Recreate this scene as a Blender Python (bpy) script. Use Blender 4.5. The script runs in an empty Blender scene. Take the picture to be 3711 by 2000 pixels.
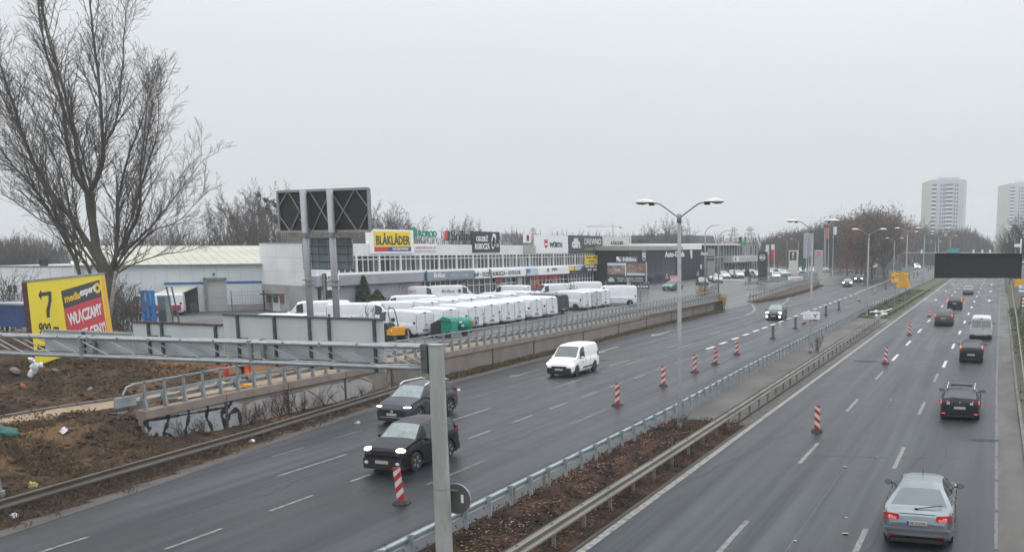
import bpy, math, random
from mathutils import Vector, Matrix, noise
random.seed(7)
R=math.radians
S=bpy.context.scene
COL=S.collection
# ---------------------------------------------------------------- camera
FPX,PX,PY,HOR,H=3490.0,2500.0,1446.0,892.0,8.0      # lens in photograph pixels (3711 wide)
TH=math.atan((PY-HOR)/FPX)
PHI=math.atan((3613-2500)/FPX*math.cos(TH))
cam=bpy.data.cameras.new('camera'); camo=bpy.data.objects.new('camera',cam); COL.objects.link(camo)
cam.sensor_fit='HORIZONTAL'; cam.sensor_width=36
cam.lens=36*FPX/3711; cam.shift_x=-(PX-3711/2)/3711; cam.shift_y=(PY-1000)/3711
cam.clip_start=.1; cam.clip_end=5000
camo.location=(0,0,H); camo.rotation_euler=(math.pi/2-TH,0,PHI)
S.camera=camo
# ---------------------------------------------------------------- light
S.view_settings.view_transform='Standard'; S.view_settings.look='None'; S.view_settings.gamma=1; S.view_settings.exposure=.42
S.view_settings.use_curve_mapping=False
w=bpy.data.worlds.new('World'); S.world=w; w.use_nodes=True
nt=w.node_tree; N=nt.nodes; Lk=nt.links
bg=N['Background']; out=N['World Output']
geo=N.new('ShaderNodeTexCoord'); sep=N.new('ShaderNodeSeparateXYZ'); Lk.new(geo.outputs['Generated'],sep.inputs[0])
# overcast dome: three times brighter overhead than at the horizon
cl=N.new('ShaderNodeMath'); cl.operation='MAXIMUM'; Lk.new(sep.outputs['Z'],cl.inputs[0]); cl.inputs[1].default_value=0
q1=N.new('ShaderNodeMath'); q1.operation='MULTIPLY_ADD'; Lk.new(cl.outputs[0],q1.inputs[0]); q1.inputs[1].default_value=1.30; q1.inputs[2].default_value=.40
mr=N.new('ShaderNodeMath'); mr.operation='MULTIPLY_ADD'; Lk.new(cl.outputs[0],mr.inputs[0]); Lk.new(q1.outputs[0],mr.inputs[1]); mr.inputs[2].default_value=.47
cr=N.new('ShaderNodeMix'); cr.data_type='RGBA'
Lk.new(cl.outputs[0],cr.inputs['Factor']); cr.inputs['A'].default_value=(.975,1.0,1.03,1); cr.inputs['B'].default_value=(.97,1.0,1.03,1)
cn=N.new('ShaderNodeTexNoise'); cn.inputs['Scale'].default_value=1.6; cn.inputs['Detail'].default_value=4
cm=N.new('ShaderNodeMapRange'); Lk.new(cn.outputs['Fac'],cm.inputs['Value']); cm.inputs['To Min'].default_value=.93; cm.inputs['To Max'].default_value=1.07
mp=N.new('ShaderNodeMapping'); mp.inputs['Scale'].default_value=(1,1,3); Lk.new(geo.outputs['Generated'],mp.inputs[0]); Lk.new(mp.outputs[0],cn.inputs['Vector'])
ml=N.new('ShaderNodeMath'); ml.operation='MULTIPLY'; Lk.new(mr.outputs[0],ml.inputs[0]); Lk.new(cm.outputs[0],ml.inputs[1])
vm=N.new('ShaderNodeVectorMath'); vm.operation='SCALE'; Lk.new(cr.outputs['Result'],vm.inputs[0]); Lk.new(ml.outputs[0],vm.inputs['Scale'])
sky=N.new('ShaderNodeTexSky'); sky.sky_type='NISHITA'; sky.sun_disc=False; sky.sun_elevation=R(35); sky.sun_rotation=R(150)
bg2=N.new('ShaderNodeBackground'); Lk.new(sky.outputs[0],bg2.inputs[0]); bg2.inputs[1].default_value=.005
Lk.new(vm.outputs[0],bg.inputs[0]); bg.inputs[1].default_value=1.0
ad=N.new('ShaderNodeAddShader'); Lk.new(bg.outputs[0],ad.inputs[0]); Lk.new(bg2.outputs[0],ad.inputs[1]); Lk.new(ad.outputs[0],out.inputs[0])
sl=bpy.data.lights.new('sun','SUN'); sl.energy=.5; sl.angle=R(40); sl.color=(1,.98,.95)
so=bpy.data.objects.new('sun',sl); COL.objects.link(so); so.rotation_euler=(R(55),0,R(-30+180))
# ---------------------------------------------------------------- place from the photograph's pixels
_f=Vector((-math.sin(PHI)*math.cos(TH),math.cos(PHI)*math.cos(TH),-math.sin(TH)))
_r=Vector((math.cos(PHI),math.sin(PHI),0)); _u=_r.cross(_f)
def ray(u,v): return _f+_r*((u-PX)/FPX)+_u*((PY-v)/FPX)
def gp(u,v,z=0.):
    r=ray(u,v); t=(z-H)/r.z; return Vector((r.x*t,r.y*t,z))
def atX(u,v,X):
    r=ray(u,v); t=X/r.x; return Vector((X,r.y*t,H+r.z*t))
def atc(u,v,c):
    r=ray(u,v); return Vector((0,0,H))+r*c
# ---------------------------------------------------------------- mesh helpers
class MB:
    def __init__(s): s.v=[]; s.f=[]
    def add(s,vs,fs):
        n=len(s.v); s.v+= [tuple(v) for v in vs]; s.f+=[tuple(i+n for i in f) for f in fs]; return s
    def box(s,x0,x1,y0,y1,z0,z1):
        return s.add([(x0,y0,z0),(x1,y0,z0),(x1,y1,z0),(x0,y1,z0),(x0,y0,z1),(x1,y0,z1),(x1,y1,z1),(x0,y1,z1)],
          [(3,2,1,0),(4,5,6,7),(0,1,5,4),(1,2,6,5),(2,3,7,6),(3,0,4,7)])
    def cbox(s,c,d): return s.box(c[0]-d[0]/2,c[0]+d[0]/2,c[1]-d[1]/2,c[1]+d[1]/2,c[2]-d[2]/2,c[2]+d[2]/2)
    def bar(s,p,q,w=.1,h=None,up=(0,0,1)):
        h=w if h is None else h
        p=Vector(p); q=Vector(q); d=(q-p).normalized(); up=Vector(up)
        a=d.cross(up)
        if a.length<1e-4: a=d.cross(Vector((0,1,0)))
        a.normalize(); b=a.cross(d).normalized(); a*=w/2; b*=h/2
        return s.add([p-a-b,p+a-b,p+a+b,p-a+b,q-a-b,q+a-b,q+a+b,q-a+b],[(0,1,2,3),(7,6,5,4),(0,4,5,1),(1,5,6,2),(2,6,7,3),(3,7,4,0)])
    def tube(s,pts,rad,n=6,cap=True):
        pts=[Vector(p) for p in pts]; m=len(pts)
        if not hasattr(rad,'__len__'): rad=[rad]*m
        ref=Vector((0,0,1)); vs=[]; fs=[]
        for i,p in enumerate(pts):
            d=(pts[min(i+1,m-1)]-pts[max(i-1,0)]).normalized()
            a=d.cross(ref)
            if a.length<.15: a=d.cross(Vector((.3,1,0)))
            a.normalize(); b=a.cross(d)
            for k in range(n):
                t=2*math.pi*k/n; vs.append(p+(a*math.cos(t)+b*math.sin(t))*rad[i])
        for i in range(m-1):
            for k in range(n):
                k2=(k+1)%n; fs.append((i*n+k,i*n+k2,(i+1)*n+k2,(i+1)*n+k))
        if cap: fs.append(tuple(range(n-1,-1,-1))); fs.append(tuple((m-1)*n+k for k in range(n)))
        return s.add(vs,fs)
    def poly(s,pts): return s.add(pts,[tuple(range(len(pts)))])
    def prism(s,pts,ex):
        n=len(pts); ex=Vector(ex); a=[Vector(p) for p in pts]; b=[p+ex for p in a]
        fs=[tuple(range(n-1,-1,-1)),tuple(range(n,2*n))]+[(i,(i+1)%n,n+(i+1)%n,n+i) for i in range(n)]
        return s.add(a+b,fs)
    def lathe(s,prof,c=(0,0,0),axis='z',n=16,cap=True):
        vs=[];fs=[]
        for (r,h) in prof:
            for k in range(n):
                t=2*math.pi*k/n; x,y=r*math.cos(t),r*math.sin(t)
                p={'z':(x,y,h),'x':(h,x,y),'y':(x,h,y)}[axis]
                vs.append((p[0]+c[0],p[1]+c[1],p[2]+c[2]))
        m=len(prof)
        for i in range(m-1):
            for k in range(n):
                k2=(k+1)%n; fs.append((i*n+k,i*n+k2,(i+1)*n+k2,(i+1)*n+k))
        if cap: fs.append(tuple(range(n-1,-1,-1))); fs.append(tuple((m-1)*n+k for k in range(n)))
        return s.add(vs,fs)
    def ell(s,c,r,n=10,m=6):
        vs=[];fs=[]
        for i in range(m+1):
            a=math.pi*i/m
            for k in range(n):
                t=2*math.pi*k/n; vs.append((c[0]+r[0]*math.sin(a)*math.cos(t),c[1]+r[1]*math.sin(a)*math.sin(t),c[2]+r[2]*math.cos(a)))
        for i in range(m):
            for k in range(n):
                k2=(k+1)%n; fs.append((i*n+k,(i+1)*n+k,(i+1)*n+k2,i*n+k2))
        return s.add(vs,fs)
    def mesh(s,name,mat,smooth=False):
        me=bpy.data.meshes.new(name); me.from_pydata(s.v,[],s.f); me.update()
        if mat: me.materials.append(mat)
        if smooth:
            for p in me.polygons: p.use_smooth=True
        return me
    def build(s,name,mat,parent=None,smooth=False,**pr):
        return obj(name,s.mesh(name,mat,smooth),parent,**pr)
def obj(name,me,parent=None,loc=None,**pr):
    o=bpy.data.objects.new(name,me); COL.objects.link(o)
    if parent is not None:
        o.parent=parent
        if parent.get('_w') : o.location=-Vector(parent.location)
    if loc is not None: o.location=loc
    for k,v in pr.items(): o[k]=v
    return o
def thing(name,label,cat,loc=(0,0,0),rot=0,group=None,world=False,tilt=None):
    o=bpy.data.objects.new(name,None); COL.objects.link(o); o.location=loc
    o.rotation_euler=(tilt[0],tilt[1],rot) if tilt else (0,0,rot); o['label']=label; o['category']=cat; o.empty_display_size=.3
    if group: o['group']=group
    if world: o['_w']=1
    return o
def struct(mb,name,mat,smooth=False):
    o=mb.build(name,mat,None,smooth); o['kind']='structure'; return o
KIDS={}
def copy_tree(o,parent=None,**pr):
    c=o.copy(); COL.objects.link(c)
    if parent: c.parent=parent
    for ch in [k for k in o.children]: copy_tree(ch,c)
    for k,v in pr.items():
        c[k]=v
    return c
# ---------------------------------------------------------------- materials
_M={}
def mat(name,col,rough=.6,metal=0.,var=.12,scale=3.,stretch=(1,1,1),emit=0,ecol=None,spec=None,world=False,bump=0,col2=None,fac=(.35,.65),rvar=0,alpha=None,trans=0,coat=0,detail=5,bscale=None):
    if name in _M: return _M[name]
    m=bpy.data.materials.new(name); m.use_nodes=True; _M[name]=m
    t=m.node_tree; n=t.nodes; l=t.links; b=n['Principled BSDF']
    c=tuple(col)+(1,)
    b.inputs['Roughness'].default_value=rough; b.inputs['Metallic'].default_value=metal
    if spec is not None: b.inputs['Specular IOR Level'].default_value=spec
    if coat: b.inputs['Coat Weight'].default_value=coat; b.inputs['Coat Roughness'].default_value=.15
    if trans: b.inputs['Transmission Weight'].default_value=trans
    if alpha is not None: b.inputs['Alpha'].default_value=alpha
    if var or col2:
        if world:
            g=n.new('ShaderNodeNewGeometry'); src=g.outputs['Position']
        else:
            g=n.new('ShaderNodeTexCoord'); src=g.outputs['Object']
        mp=n.new('ShaderNodeMapping'); mp.inputs['Scale'].default_value=stretch; l.new(src,mp.inputs[0])
        nz=n.new('ShaderNodeTexNoise'); nz.inputs['Scale'].default_value=scale; nz.inputs['Detail'].default_value=detail; nz.inputs['Roughness'].default_value=.62; l.new(mp.outputs[0],nz.inputs['Vector'])
        r=n.new('ShaderNodeMapRange'); r.inputs['From Min'].default_value=fac[0]; r.inputs['From Max'].default_value=fac[1]; l.new(nz.outputs['Fac'],r.inputs['Value'])
        mx=n.new('ShaderNodeMix'); mx.data_type='RGBA'; l.new(r.outputs[0],mx.inputs['Factor'])
        if col2: A,B=c,tuple(col2)+(1,)
        else: A=tuple(x*(1-var) for x in col)+(1,); B=tuple(min(1,x*(1+var)) for x in col)+(1,)
        mx.inputs['A'].default_value=A; mx.inputs['B'].default_value=B; l.new(mx.outputs['Result'],b.inputs['Base Color'])
        if rvar:
            r2=n.new('ShaderNodeMapRange'); r2.inputs['To Min'].default_value=rough-rvar; r2.inputs['To Max'].default_value=rough+rvar
            nz2=n.new('ShaderNodeTexNoise'); nz2.inputs['Scale'].default_value=scale*.4; nz2.inputs['Detail'].default_value=4; l.new(mp.outputs[0],nz2.inputs['Vector'])
            l.new(nz2.outputs['Fac'],r2.inputs['Value']); r2.inputs['From Min'].default_value=.35; r2.inputs['From Max'].default_value=.65; l.new(r2.outputs[0],b.inputs['Roughness'])
        if bump:
            bp=n.new('ShaderNodeBump'); bp.inputs['Strength'].default_value=bump; bp.inputs['Distance'].default_value=.05
            nz3=n.new('ShaderNodeTexNoise'); nz3.inputs['Scale'].default_value=bscale or scale*4; nz3.inputs['Detail'].default_value=4; l.new(mp.outputs[0],nz3.inputs['Vector'])
            l.new(nz3.outputs['Fac'],bp.inputs['Height']); l.new(bp.outputs[0],b.inputs['Normal'])
    else: b.inputs['Base Color'].default_value=c
    if emit: b.inputs['Emission Strength'].default_value=emit; b.inputs['Emission Color'].default_value=tuple(ecol or col)+(1,)
    return m
def asphalt(name,a,b,wet,xs):
    """wet asphalt: wheel tracks and stains drawn out along the road, fine grain, damp patches that change the gloss"""
    m=bpy.data.materials.new(name); m.use_nodes=True; t=m.node_tree; n=t.nodes; l=t.links; p=n['Principled BSDF']
    g=n.new('ShaderNodeNewGeometry')
    def nz(sc,st,lo,hi,det=5):
        mp=n.new('ShaderNodeMapping'); mp.inputs['Scale'].default_value=st; l.new(g.outputs['Position'],mp.inputs[0])
        z=n.new('ShaderNodeTexNoise'); z.inputs['Scale'].default_value=sc; z.inputs['Detail'].default_value=det; z.inputs['Roughness'].default_value=.6; l.new(mp.outputs[0],z.inputs['Vector'])
        r=n.new('ShaderNodeMapRange'); r.inputs['From Min'].default_value=lo; r.inputs['From Max'].default_value=hi; l.new(z.outputs['Fac'],r.inputs['Value']); return r.outputs[0]
    tracks=nz(1.1,(1,.02,1),.36,.64,3); patch=nz(.16,(1,.35,1),.42,.60); grain=nz(28,(1,1,1),.25,.75,2); fine=nz(4,(1,.25,1),.3,.7)
    def mix(fac,A,B,blend='MIX',f=None):
        x=n.new('ShaderNodeMix'); x.data_type='RGBA'; x.blend_type=blend
        if hasattr(fac,'links') or not isinstance(fac,float): l.new(fac,x.inputs['Factor'])
        else: x.inputs['Factor'].default_value=fac
        for k,v in (('A',A),('B',B)):
            if isinstance(v,tuple): x.inputs[k].default_value=v+(1,)
            else: l.new(v,x.inputs[k])
        return x.outputs['Result']
    c=mix(tracks,a,b)
    c=mix(patch,c,tuple(x*.62 for x in a))
    k=mix(grain,(.78,.78,.78),(1.2,1.2,1.2)); c=mix(1.0,c,k,'MULTIPLY')
    k=mix(fine,(.9,.9,.9),(1.1,1.1,1.1)); c=mix(1.0,c,k,'MULTIPLY')
    l.new(c,p.inputs['Base Color'])
    r=n.new('ShaderNodeMapRange'); l.new(patch,r.inputs['Value']); r.inputs['To Min'].default_value=wet+.08; r.inputs['To Max'].default_value=wet-.06
    r2=n.new('ShaderNodeMath'); r2.operation='MULTIPLY_ADD'; l.new(tracks,r2.inputs[0]); r2.inputs[1].default_value=-.08; l.new(r.outputs[0],r2.inputs[2])
    l.new(r2.outputs[0],p.inputs['Roughness'])
    bp=n.new('ShaderNodeBump'); bp.inputs['Strength'].default_value=.35; bp.inputs['Distance'].default_value=.01; l.new(grain,bp.inputs['Height']); l.new(bp.outputs[0],p.inputs['Normal'])
    p.inputs['Specular IOR Level'].default_value=.34
    return m
def paintmat(name,col,wear=.5,road=(.06,.063,.068)):
    m=bpy.data.materials.new(name); m.use_nodes=True; t=m.node_tree; n=t.nodes; l=t.links; p=n['Principled BSDF']
    g=n.new('ShaderNodeNewGeometry'); z=n.new('ShaderNodeTexNoise'); z.inputs['Scale'].default_value=5; z.inputs['Detail'].default_value=6; l.new(g.outputs['Position'],z.inputs['Vector'])
    r=n.new('ShaderNodeMapRange'); r.inputs['From Min'].default_value=wear-.15; r.inputs['From Max'].default_value=wear+.15; l.new(z.outputs['Fac'],r.inputs['Value'])
    x=n.new('ShaderNodeMix'); x.data_type='RGBA'; l.new(r.outputs[0],x.inputs['Factor']); x.inputs['A'].default_value=tuple(road)+(1,); x.inputs['B'].default_value=tuple(col)+(1,)
    l.new(x.outputs['Result'],p.inputs['Base Color']); p.inputs['Roughness'].default_value=.45; return m
GALV=mat('galvanised steel',(.38,.41,.42),.45,.25,.2,3,col2=(.27,.29,.30))
GALVD=mat('old galvanised steel',(.22,.23,.23),.55,.2,.28,3)
PANEL=mat('sign back sheet',(.40,.44,.45),.6,.0,.1,1.3,(1,1,.35),col2=(.50,.53,.52),fac=(.35,.7),world=True)
PANELD=mat('sign back rib',(.10,.115,.12),.55,.4,.3,6)
RUST=mat('rust',(.09,.04,.022),.8,0,.4,8)
BLACK=mat('black plastic',(.012,.013,.015),.5,0,.2,5)
DARKP=mat('dark display face',(.011,.012,.016),.6,0,.3,30)
TYRE=mat('tyre rubber',(.018,.018,.019),.75,0,.2,8)
RIM=mat('alloy rim',(.35,.36,.37),.35,.7,.1,5)
RIMD=mat('dark steel rim',(.06,.06,.063),.5,.5,.1,5)
GLASS=mat('tinted car glass',(.035,.045,.048),.08,0,.15,2,spec=.7)
GLASSL=mat('light car windscreen',(.16,.20,.20),.07,0,.25,3,spec=.9)
GLASSB=mat('building glass',(.05,.062,.066),.12,0,.5,.35,spec=.7)
HEAD=mat('lit headlamp',(1,1,.97),.2,emit=2.2,ecol=(1,.99,.95),var=0)
HEADW=mat('lit halogen headlamp',(1,.9,.7),.2,emit=1.0,ecol=(1,.84,.6),var=0)
HEADO=mat('headlamp glass',(.55,.57,.58),.12,0,.1,8)
TAIL=mat('red tail lamp',(.25,.012,.015),.2,0,.2,20)
TAILON=mat('lit red tail lamp',(.9,.05,.05),.25,emit=.7,ecol=(1,.10,.09),var=0)
PLATE=mat('number plate',(.40,.40,.39),.5,0,.1,40)
WHITE=mat('white paint',(.80,.81,.82),.4,0,.04,2)
VANW=mat('white van paint',(.66,.68,.71),.3,0,.05,1.5,coat=.3)
VANS=mat('silver white van paint',(.50,.55,.56),.3,.2,.05,1.5,coat=.3)
VAND=mat('dark slate van paint',(.045,.065,.075),.28,.2,.1,1.5,coat=.4)
REDP=mat('red sign sheet',(.42,.022,.03),.5,0,.2,6)
WHP=mat('white sign sheet',(.60,.56,.54),.5,0,.14,6)
# ---------------------------------------------------------------- lettering
def text(s,parent,m,o,xd,h=None,w=None,up=(0,0,1),ex=.02,name='lettering',align='c',shear=0,bold=0,valign='c'):
    cu=bpy.data.curves.new('t','FONT'); cu.body=s; cu.size=1; cu.extrude=0; cu.offset=bold; cu.shear=shear; cu.resolution_u=2
    to=bpy.data.objects.new('t',cu); COL.objects.link(to)
    bpy.context.view_layer.update()
    me=bpy.data.meshes.new_from_object(to.evaluated_get(bpy.context.evaluated_depsgraph_get()))
    bpy.data.objects.remove(to); bpy.data.curves.remove(cu)
    xs=[v.co.x for v in me.vertices]; ys=[v.co.y for v in me.vertices]
    x0,x1,y0,y1=min(xs),max(xs),min(ys),max(ys)
    sy=h/(y1-y0) if h else None; sx=w/(x1-x0) if w else sy
    if sy is None: sy=sx
    ox={'c':(x0+x1)/2,'l':x0,'r':x1}[align]; oy=(y0+y1)/2
    xd=Vector(xd).normalized(); up=Vector(up).normalized(); o=Vector(o); nn=xd.cross(up)
    vs=[o+xd*((v.co.x-ox)*sx)+up*((v.co.y-oy)*sy) for v in me.vertices]
    n=len(vs); fs=[tuple(p.vertices) for p in me.polygons]
    mb=MB(); mb.v=[tuple(v+nn*ex) for v in vs]+[tuple(v) for v in vs]
    mb.f=list(fs)
    ec={}
    for f in fs:
        for i in range(len(f)):
            e=(f[i],f[(i+1)%len(f)]); ec[e]=1
    for (a,b) in ec:
        if (b,a) not in ec: mb.f.append((b,a,a+n,b+n))
    bpy.data.meshes.remove(me)
    return mb.build(name,m,parent)
def smooth01(t): t=max(0,min(1,t)); return t*t*(3-2*t)
def lerp(a,b,t): return a+(b-a)*t
def interp(pts,x):
    if x<=pts[0][0]: return pts[0][1]
    for (a,b),(c,d) in zip(pts,pts[1:]):
        if x<=c: return b+(d-b)*(x-a)/(c-a) if c>a else d
    return pts[-1][1]
# ================================================================ GROUND
RAMP=[(116,-33.0),(121,-35.2),(128,-37.6),(136,-39.4),(146,-41.4),(160,-60),(400,-60)]
def hgt(x,y):
    """ground height left of the road"""
    if x>-29.8: return 0.0
    top=1.3 if y>=34 else 0.95+.35*smooth01((y-20)/14)
    bank=top*smooth01((-29.9-x)/4.0)
    wall=top if x<-32.1 else .04
    if y<116:
        t=smooth01((y-28.5)/2.5)
        if x>-32.1: return lerp(bank,.04+max(0,.3*(1-(y-29)/4))*smooth01((-31-x)/1.2) if y>29 else bank,t)
        return lerp(bank,wall,t)
    if x>-32.9: return .02
    if x<=interp(RAMP,y): return 1.3
    return 1.3*smooth01((-33.0-x)/9)*smooth01((y-116)/6) if y<150 else 1.3*smooth01((-33.0-x)/4)
def grid(xs,ys,fz):
    mb=MB(); nx=len(xs)
    for y in ys:
        for x in xs: mb.v.append((x,y,fz(x,y)))
    for j in range(len(ys)-1):
        for i in range(nx-1):
            a=j*nx+i; mb.f.append((a,a+1,a+nx+1,a+nx))
    return mb
def frange(a,b,s):
    n=max(1,round((b-a)/s)); return [a+(b-a)*i/n for i in range(n+1)]
FIELD=mat('far ground',(.055,.06,.035),.95,0,.3,.05,world=True)
def soilmat(name,cols,sc=1.0):
    m=bpy.data.materials.new(name); m.use_nodes=True; t=m.node_tree; n=t.nodes; l=t.links; p=n['Principled BSDF']; p.inputs['Roughness'].default_value=.97; p.inputs['Specular IOR Level'].default_value=.15
    g=n.new('ShaderNodeNewGeometry'); prev=tuple(cols[0])+(1,)
    for i,(c,s_,lo,hi) in enumerate(cols[1:]):
        z=n.new('ShaderNodeTexNoise'); z.inputs['Scale'].default_value=s_*sc; z.inputs['Detail'].default_value=8; z.inputs['Roughness'].default_value=.68
        mp=n.new('ShaderNodeMapping'); mp.inputs['Location'].default_value=(i*13.1,i*7.7,i*3); l.new(g.outputs['Position'],mp.inputs[0]); l.new(mp.outputs[0],z.inputs['Vector'])
        r=n.new('ShaderNodeMapRange'); r.inputs['From Min'].default_value=lo; r.inputs['From Max'].default_value=hi; l.new(z.outputs['Fac'],r.inputs['Value'])
        x=n.new('ShaderNodeMix'); x.data_type='RGBA'; l.new(r.outputs[0],x.inputs['Factor'])
        if isinstance(prev,tuple): x.inputs['A'].default_value=prev
        else: l.new(prev,x.inputs['A'])
        x.inputs['B'].default_value=tuple(c)+(1,); prev=x.outputs['Result']
    l.new(prev,p.inputs['Base Color'])
    z=n.new('ShaderNodeTexNoise'); z.inputs['Scale'].default_value=5; z.inputs['Detail'].default_value=8; z.inputs['Roughness'].default_value=.75; l.new(g.outputs['Position'],z.inputs['Vector'])
    b=n.new('ShaderNodeBump'); b.inputs['Strength'].default_value=1; b.inputs['Distance'].default_value=.16; l.new(z.outputs['Fac'],b.inputs['Height']); l.new(b.outputs[0],p.inputs['Normal']); return m
SOIL=soilmat('brown soil',[(.046,.032,.023),((.095,.061,.039),.9,.40,.58),((.027,.020,.016),1.7,.50,.62),((.175,.105,.055),.38,.53,.64),((.16,.135,.10),6,.60,.70)])
SAND=soilmat('orange sand',[(.17,.078,.035),((.24,.12,.055),1.2,.42,.6),((.085,.05,.03),.7,.56,.66)])
GRASS=mat('winter grass verge',(.038,.05,.018),.95,0,.3,1.2,world=True,col2=(.09,.085,.04),bump=.7,bscale=12)
CONC=mat('weathered concrete',(.17,.145,.125),.8,0,.18,1.2,(1,1,.6),world=True,bump=.2)
CONCG=mat('grey concrete slab',(.125,.112,.103),.6,0,.22,.8,world=True,rvar=.15)
GRAVEL=mat('sandy path',(.24,.175,.11),.9,0,.25,2,world=True,bump=.4)
DIRTY=mat('muddy gutter',(.06,.052,.045),.6,0,.3,1.6,(1,.2,1),world=True,rvar=.15)
YARD=asphalt('yard asphalt',(.085,.085,.085),(.12,.118,.115),.5,0)
ROADR=asphalt('right carriageway asphalt',(.015,.020,.026),(.042,.049,.057),.47,0)
ROADL=asphalt('left carriageway asphalt',(.012,.015,.020),(.040,.044,.050),.45,0)
xs=[-1100,-600,-300,-160,-64,-60,60,200,900]; ys=[-140,0,200,500,1000,1600]
struct(grid(xs,ys,lambda x,y:(1.1 if x<-62 and y<1e9 else -.12)),'ground',FIELD)
# carriageways
def strip(lefts,rights,z,name,m):
    mb=MB(); n=len(lefts)
    for (a,b) in zip(lefts,rights): mb.v+=[(a[0],a[1],z),(b[0],b[1],z)]
    for i in range(n-1): mb.f.append((2*i,2*i+1,2*i+3,2*i+2))
    return struct(mb,name,m)
ys=frange(4,100,4)+frange(112,604,12)
strip([(-11.2,y) for y in ys],[(1.32+max(0,(y-60))*.0045,y) for y in ys],0,'right_carriageway',ROADR)
Lx=lambda y: interp([(4,-25.6),(12,-26.2),(19,-26.75),(25,-27.5),(32,-28.7),(42,-30.1),(50,-31.0),(73,-31.6),(116,-33.2),(120,-34),(134,-33.5),(152,-31.9),(200,-34.0),(235,-36),(262,-25.6),(330,-25.6),(600,-25)],y)
strip([(Lx(y),y) for y in ys],[(-14.0-min(.9,max(0,(y-40)*.014)),y) for y in ys],0,'left_carriageway',ROADL)
strip([(-33.5,196),(-36.5,238),(-41,264),(-50,300),(-66,345),(-90,390)],[(-24,200),(-24.6,240),(-28,275),(-37,312),(-52,350),(-76,395)],.004,'slip_road',ROADL)
# yard, driveway
xs=[-32.35,-33.2]+frange(-33.6,-46,.5)+frange(-50,-150,12)
struct(grid(xs[::-1],frange(30,114,4)+frange(115.9,150,.9)+frange(156,300,12),lambda x,y:hgt(x,y)),'yard',YARD)
# left bank and building site
def bankz(x,y):
    z=hgt(x,y)
    n=noise.noise(Vector((x*.35,y*.35,0)))*.42+noise.noise(Vector((x*1.1,y*1.1,5)))*.26+noise.noise(Vector((x*2.7,y*2.7,8)))*.12
    on=smooth01((-31.2-x)/2.0)
    dpath=abs((x+36.1)+(y-30)*-.28)
    flat=smooth01((dpath-1.3)/.9) if y<36 else smooth01((-37.2-x)/1.5)
    m=.9*math.exp(-(((x+55)/6)**2+((y-46)/6)**2))+.9*math.exp(-(((x+58)/8)**2+((y-36)/8)**2))+.5*math.exp(-(((x+44)/3)**2+((y-35)/3)**2))
    e=1.0
    if y>50: e=1-smooth01((y-50)/3)
    if x>-38 and y>44: e*=1-smooth01((y-44)/3)
    up=smooth01((-38.5-x)/5)*.25
    return z+ (.03+(n+.12)*on*flat+m+up*1)*e -(1-e)*.25 - (.12 if y>29.5 and x>-37.2 and x<-32.2 else 0)
xs=frange(-82,-46,1.2)+frange(-45.7,-32.3,.3)
struct(grid(xs,frange(6,54,.3),bankz),'building_site_soil',SOIL,True)
xs2=frange(-32.3,-30.95,.27)
struct(grid(frange(-32.3,-26,.27),frange(6,50,.4),lambda x,y: -.04 if x>Lx(y)+.1 else max(.012,(bankz(x,y) if y<29.6 and x<-30.2 else hgt(x,y)+.02+.07*(noise.noise(Vector((x*3,y*2,0)))+.4)))),'verge',SOIL,True)
strip([(Lx(y)-.05,y) for y in frange(6,116,2)],[(Lx(y)+.7,y) for y in frange(6,116,2)],.005,'verge_edge',DIRTY)
def sandz(x,y):
    return 1.25+1.35*math.exp(-(((x+44.5)/4.2)**2+((y-43)/2.4)**2))+.8*math.exp(-(((x+40)/3.2)**2+((y-43.5)/1.8)**2))+.10*noise.noise(Vector((x,y,0)))+.05*noise.noise(Vector((x*3,y*3,0)))-.5*smooth01((math.hypot((x+43)/7.4,(y-43)/4.6)-.8)/.25)
struct(grid(frange(-51,-36.4,.25),frange(37.5,48.5,.25),sandz),'sand_heap',SAND,True)
strip([(-39.5,20),(-38.2,25),(-37.1,30),(-36.0,33.5),(-35.9,46),(-35.9,60)],[(-37.1,20),(-35.9,25),(-34.9,29.5),(-33.8,33.5),(-33.5,46),(-33.5,60)],1.36,'sandy_footpath',GRAVEL)
for o in [bpy.data.objects['sandy_footpath']]:
    for v in o.data.vertices: v.co.z=hgt(-36,v.co.y)+(.08 if v.co.y<34 else .05)
# kerb stones along the footpath
for side,pts in enumerate([[(-39.6,20),(-38.3,25),(-37.2,30),(-36.1,33.5)],[(-37.0,20),(-35.8,25),(-34.8,29.5),(-33.9,33)]]):
    for a,b in zip(pts,pts[1:]):
        for i in range(5):
            p=[lerp(a[0],b[0],i/5+.005),lerp(a[1],b[1],i/5+.005)]; q=[lerp(a[0],b[0],(i+1)/5-.01),lerp(a[1],b[1],(i+1)/5-.01)]
            mb=MB().bar((p[0],p[1],hgt(-36,p[1])+.1),(q[0],q[1],hgt(-36,q[1])+.1),.16,.14); o=mb.build('kerb_stone',CONCG,bpy.data.objects['sandy_footpath'])
# median
def medz(x,y):
    e=smooth01((x+14.2)/.6)*smooth01((-10.6-x)/.5)
    n=noise.noise(Vector((x*1.1,y*.8,2)))*.14+noise.noise(Vector((x*3.2,y*2.6,4)))*.07+noise.noise(Vector((x*8,y*7,4)))*.03
    m=.45*math.exp(-(((x+12.5)/.8)**2+((y-30)/4.0)**2))+.42*math.exp(-(((x+12.0)/.6)**2+((y-34.0)/1.2)**2))+.3*math.exp(-(((x+12.8)/.7)**2+((y-26)/1.6)**2))
    return .03+e*(.10+n+m)
struct(grid(frange(-14.25,-10.45,.14),frange(10,41.5,.2),medz),'median_soil',soilmat('median soil',[(.036,.023,.017),((.080,.046,.030),1.1,.42,.58),((.018,.014,.012),.8,.50,.60),((.125,.085,.06),4.5,.59,.69)]),True)
MEDC=mat('median concrete',(.048,.042,.038),.6,0,.25,.6,(1,.5,1),world=True,rvar=.15)
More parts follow.
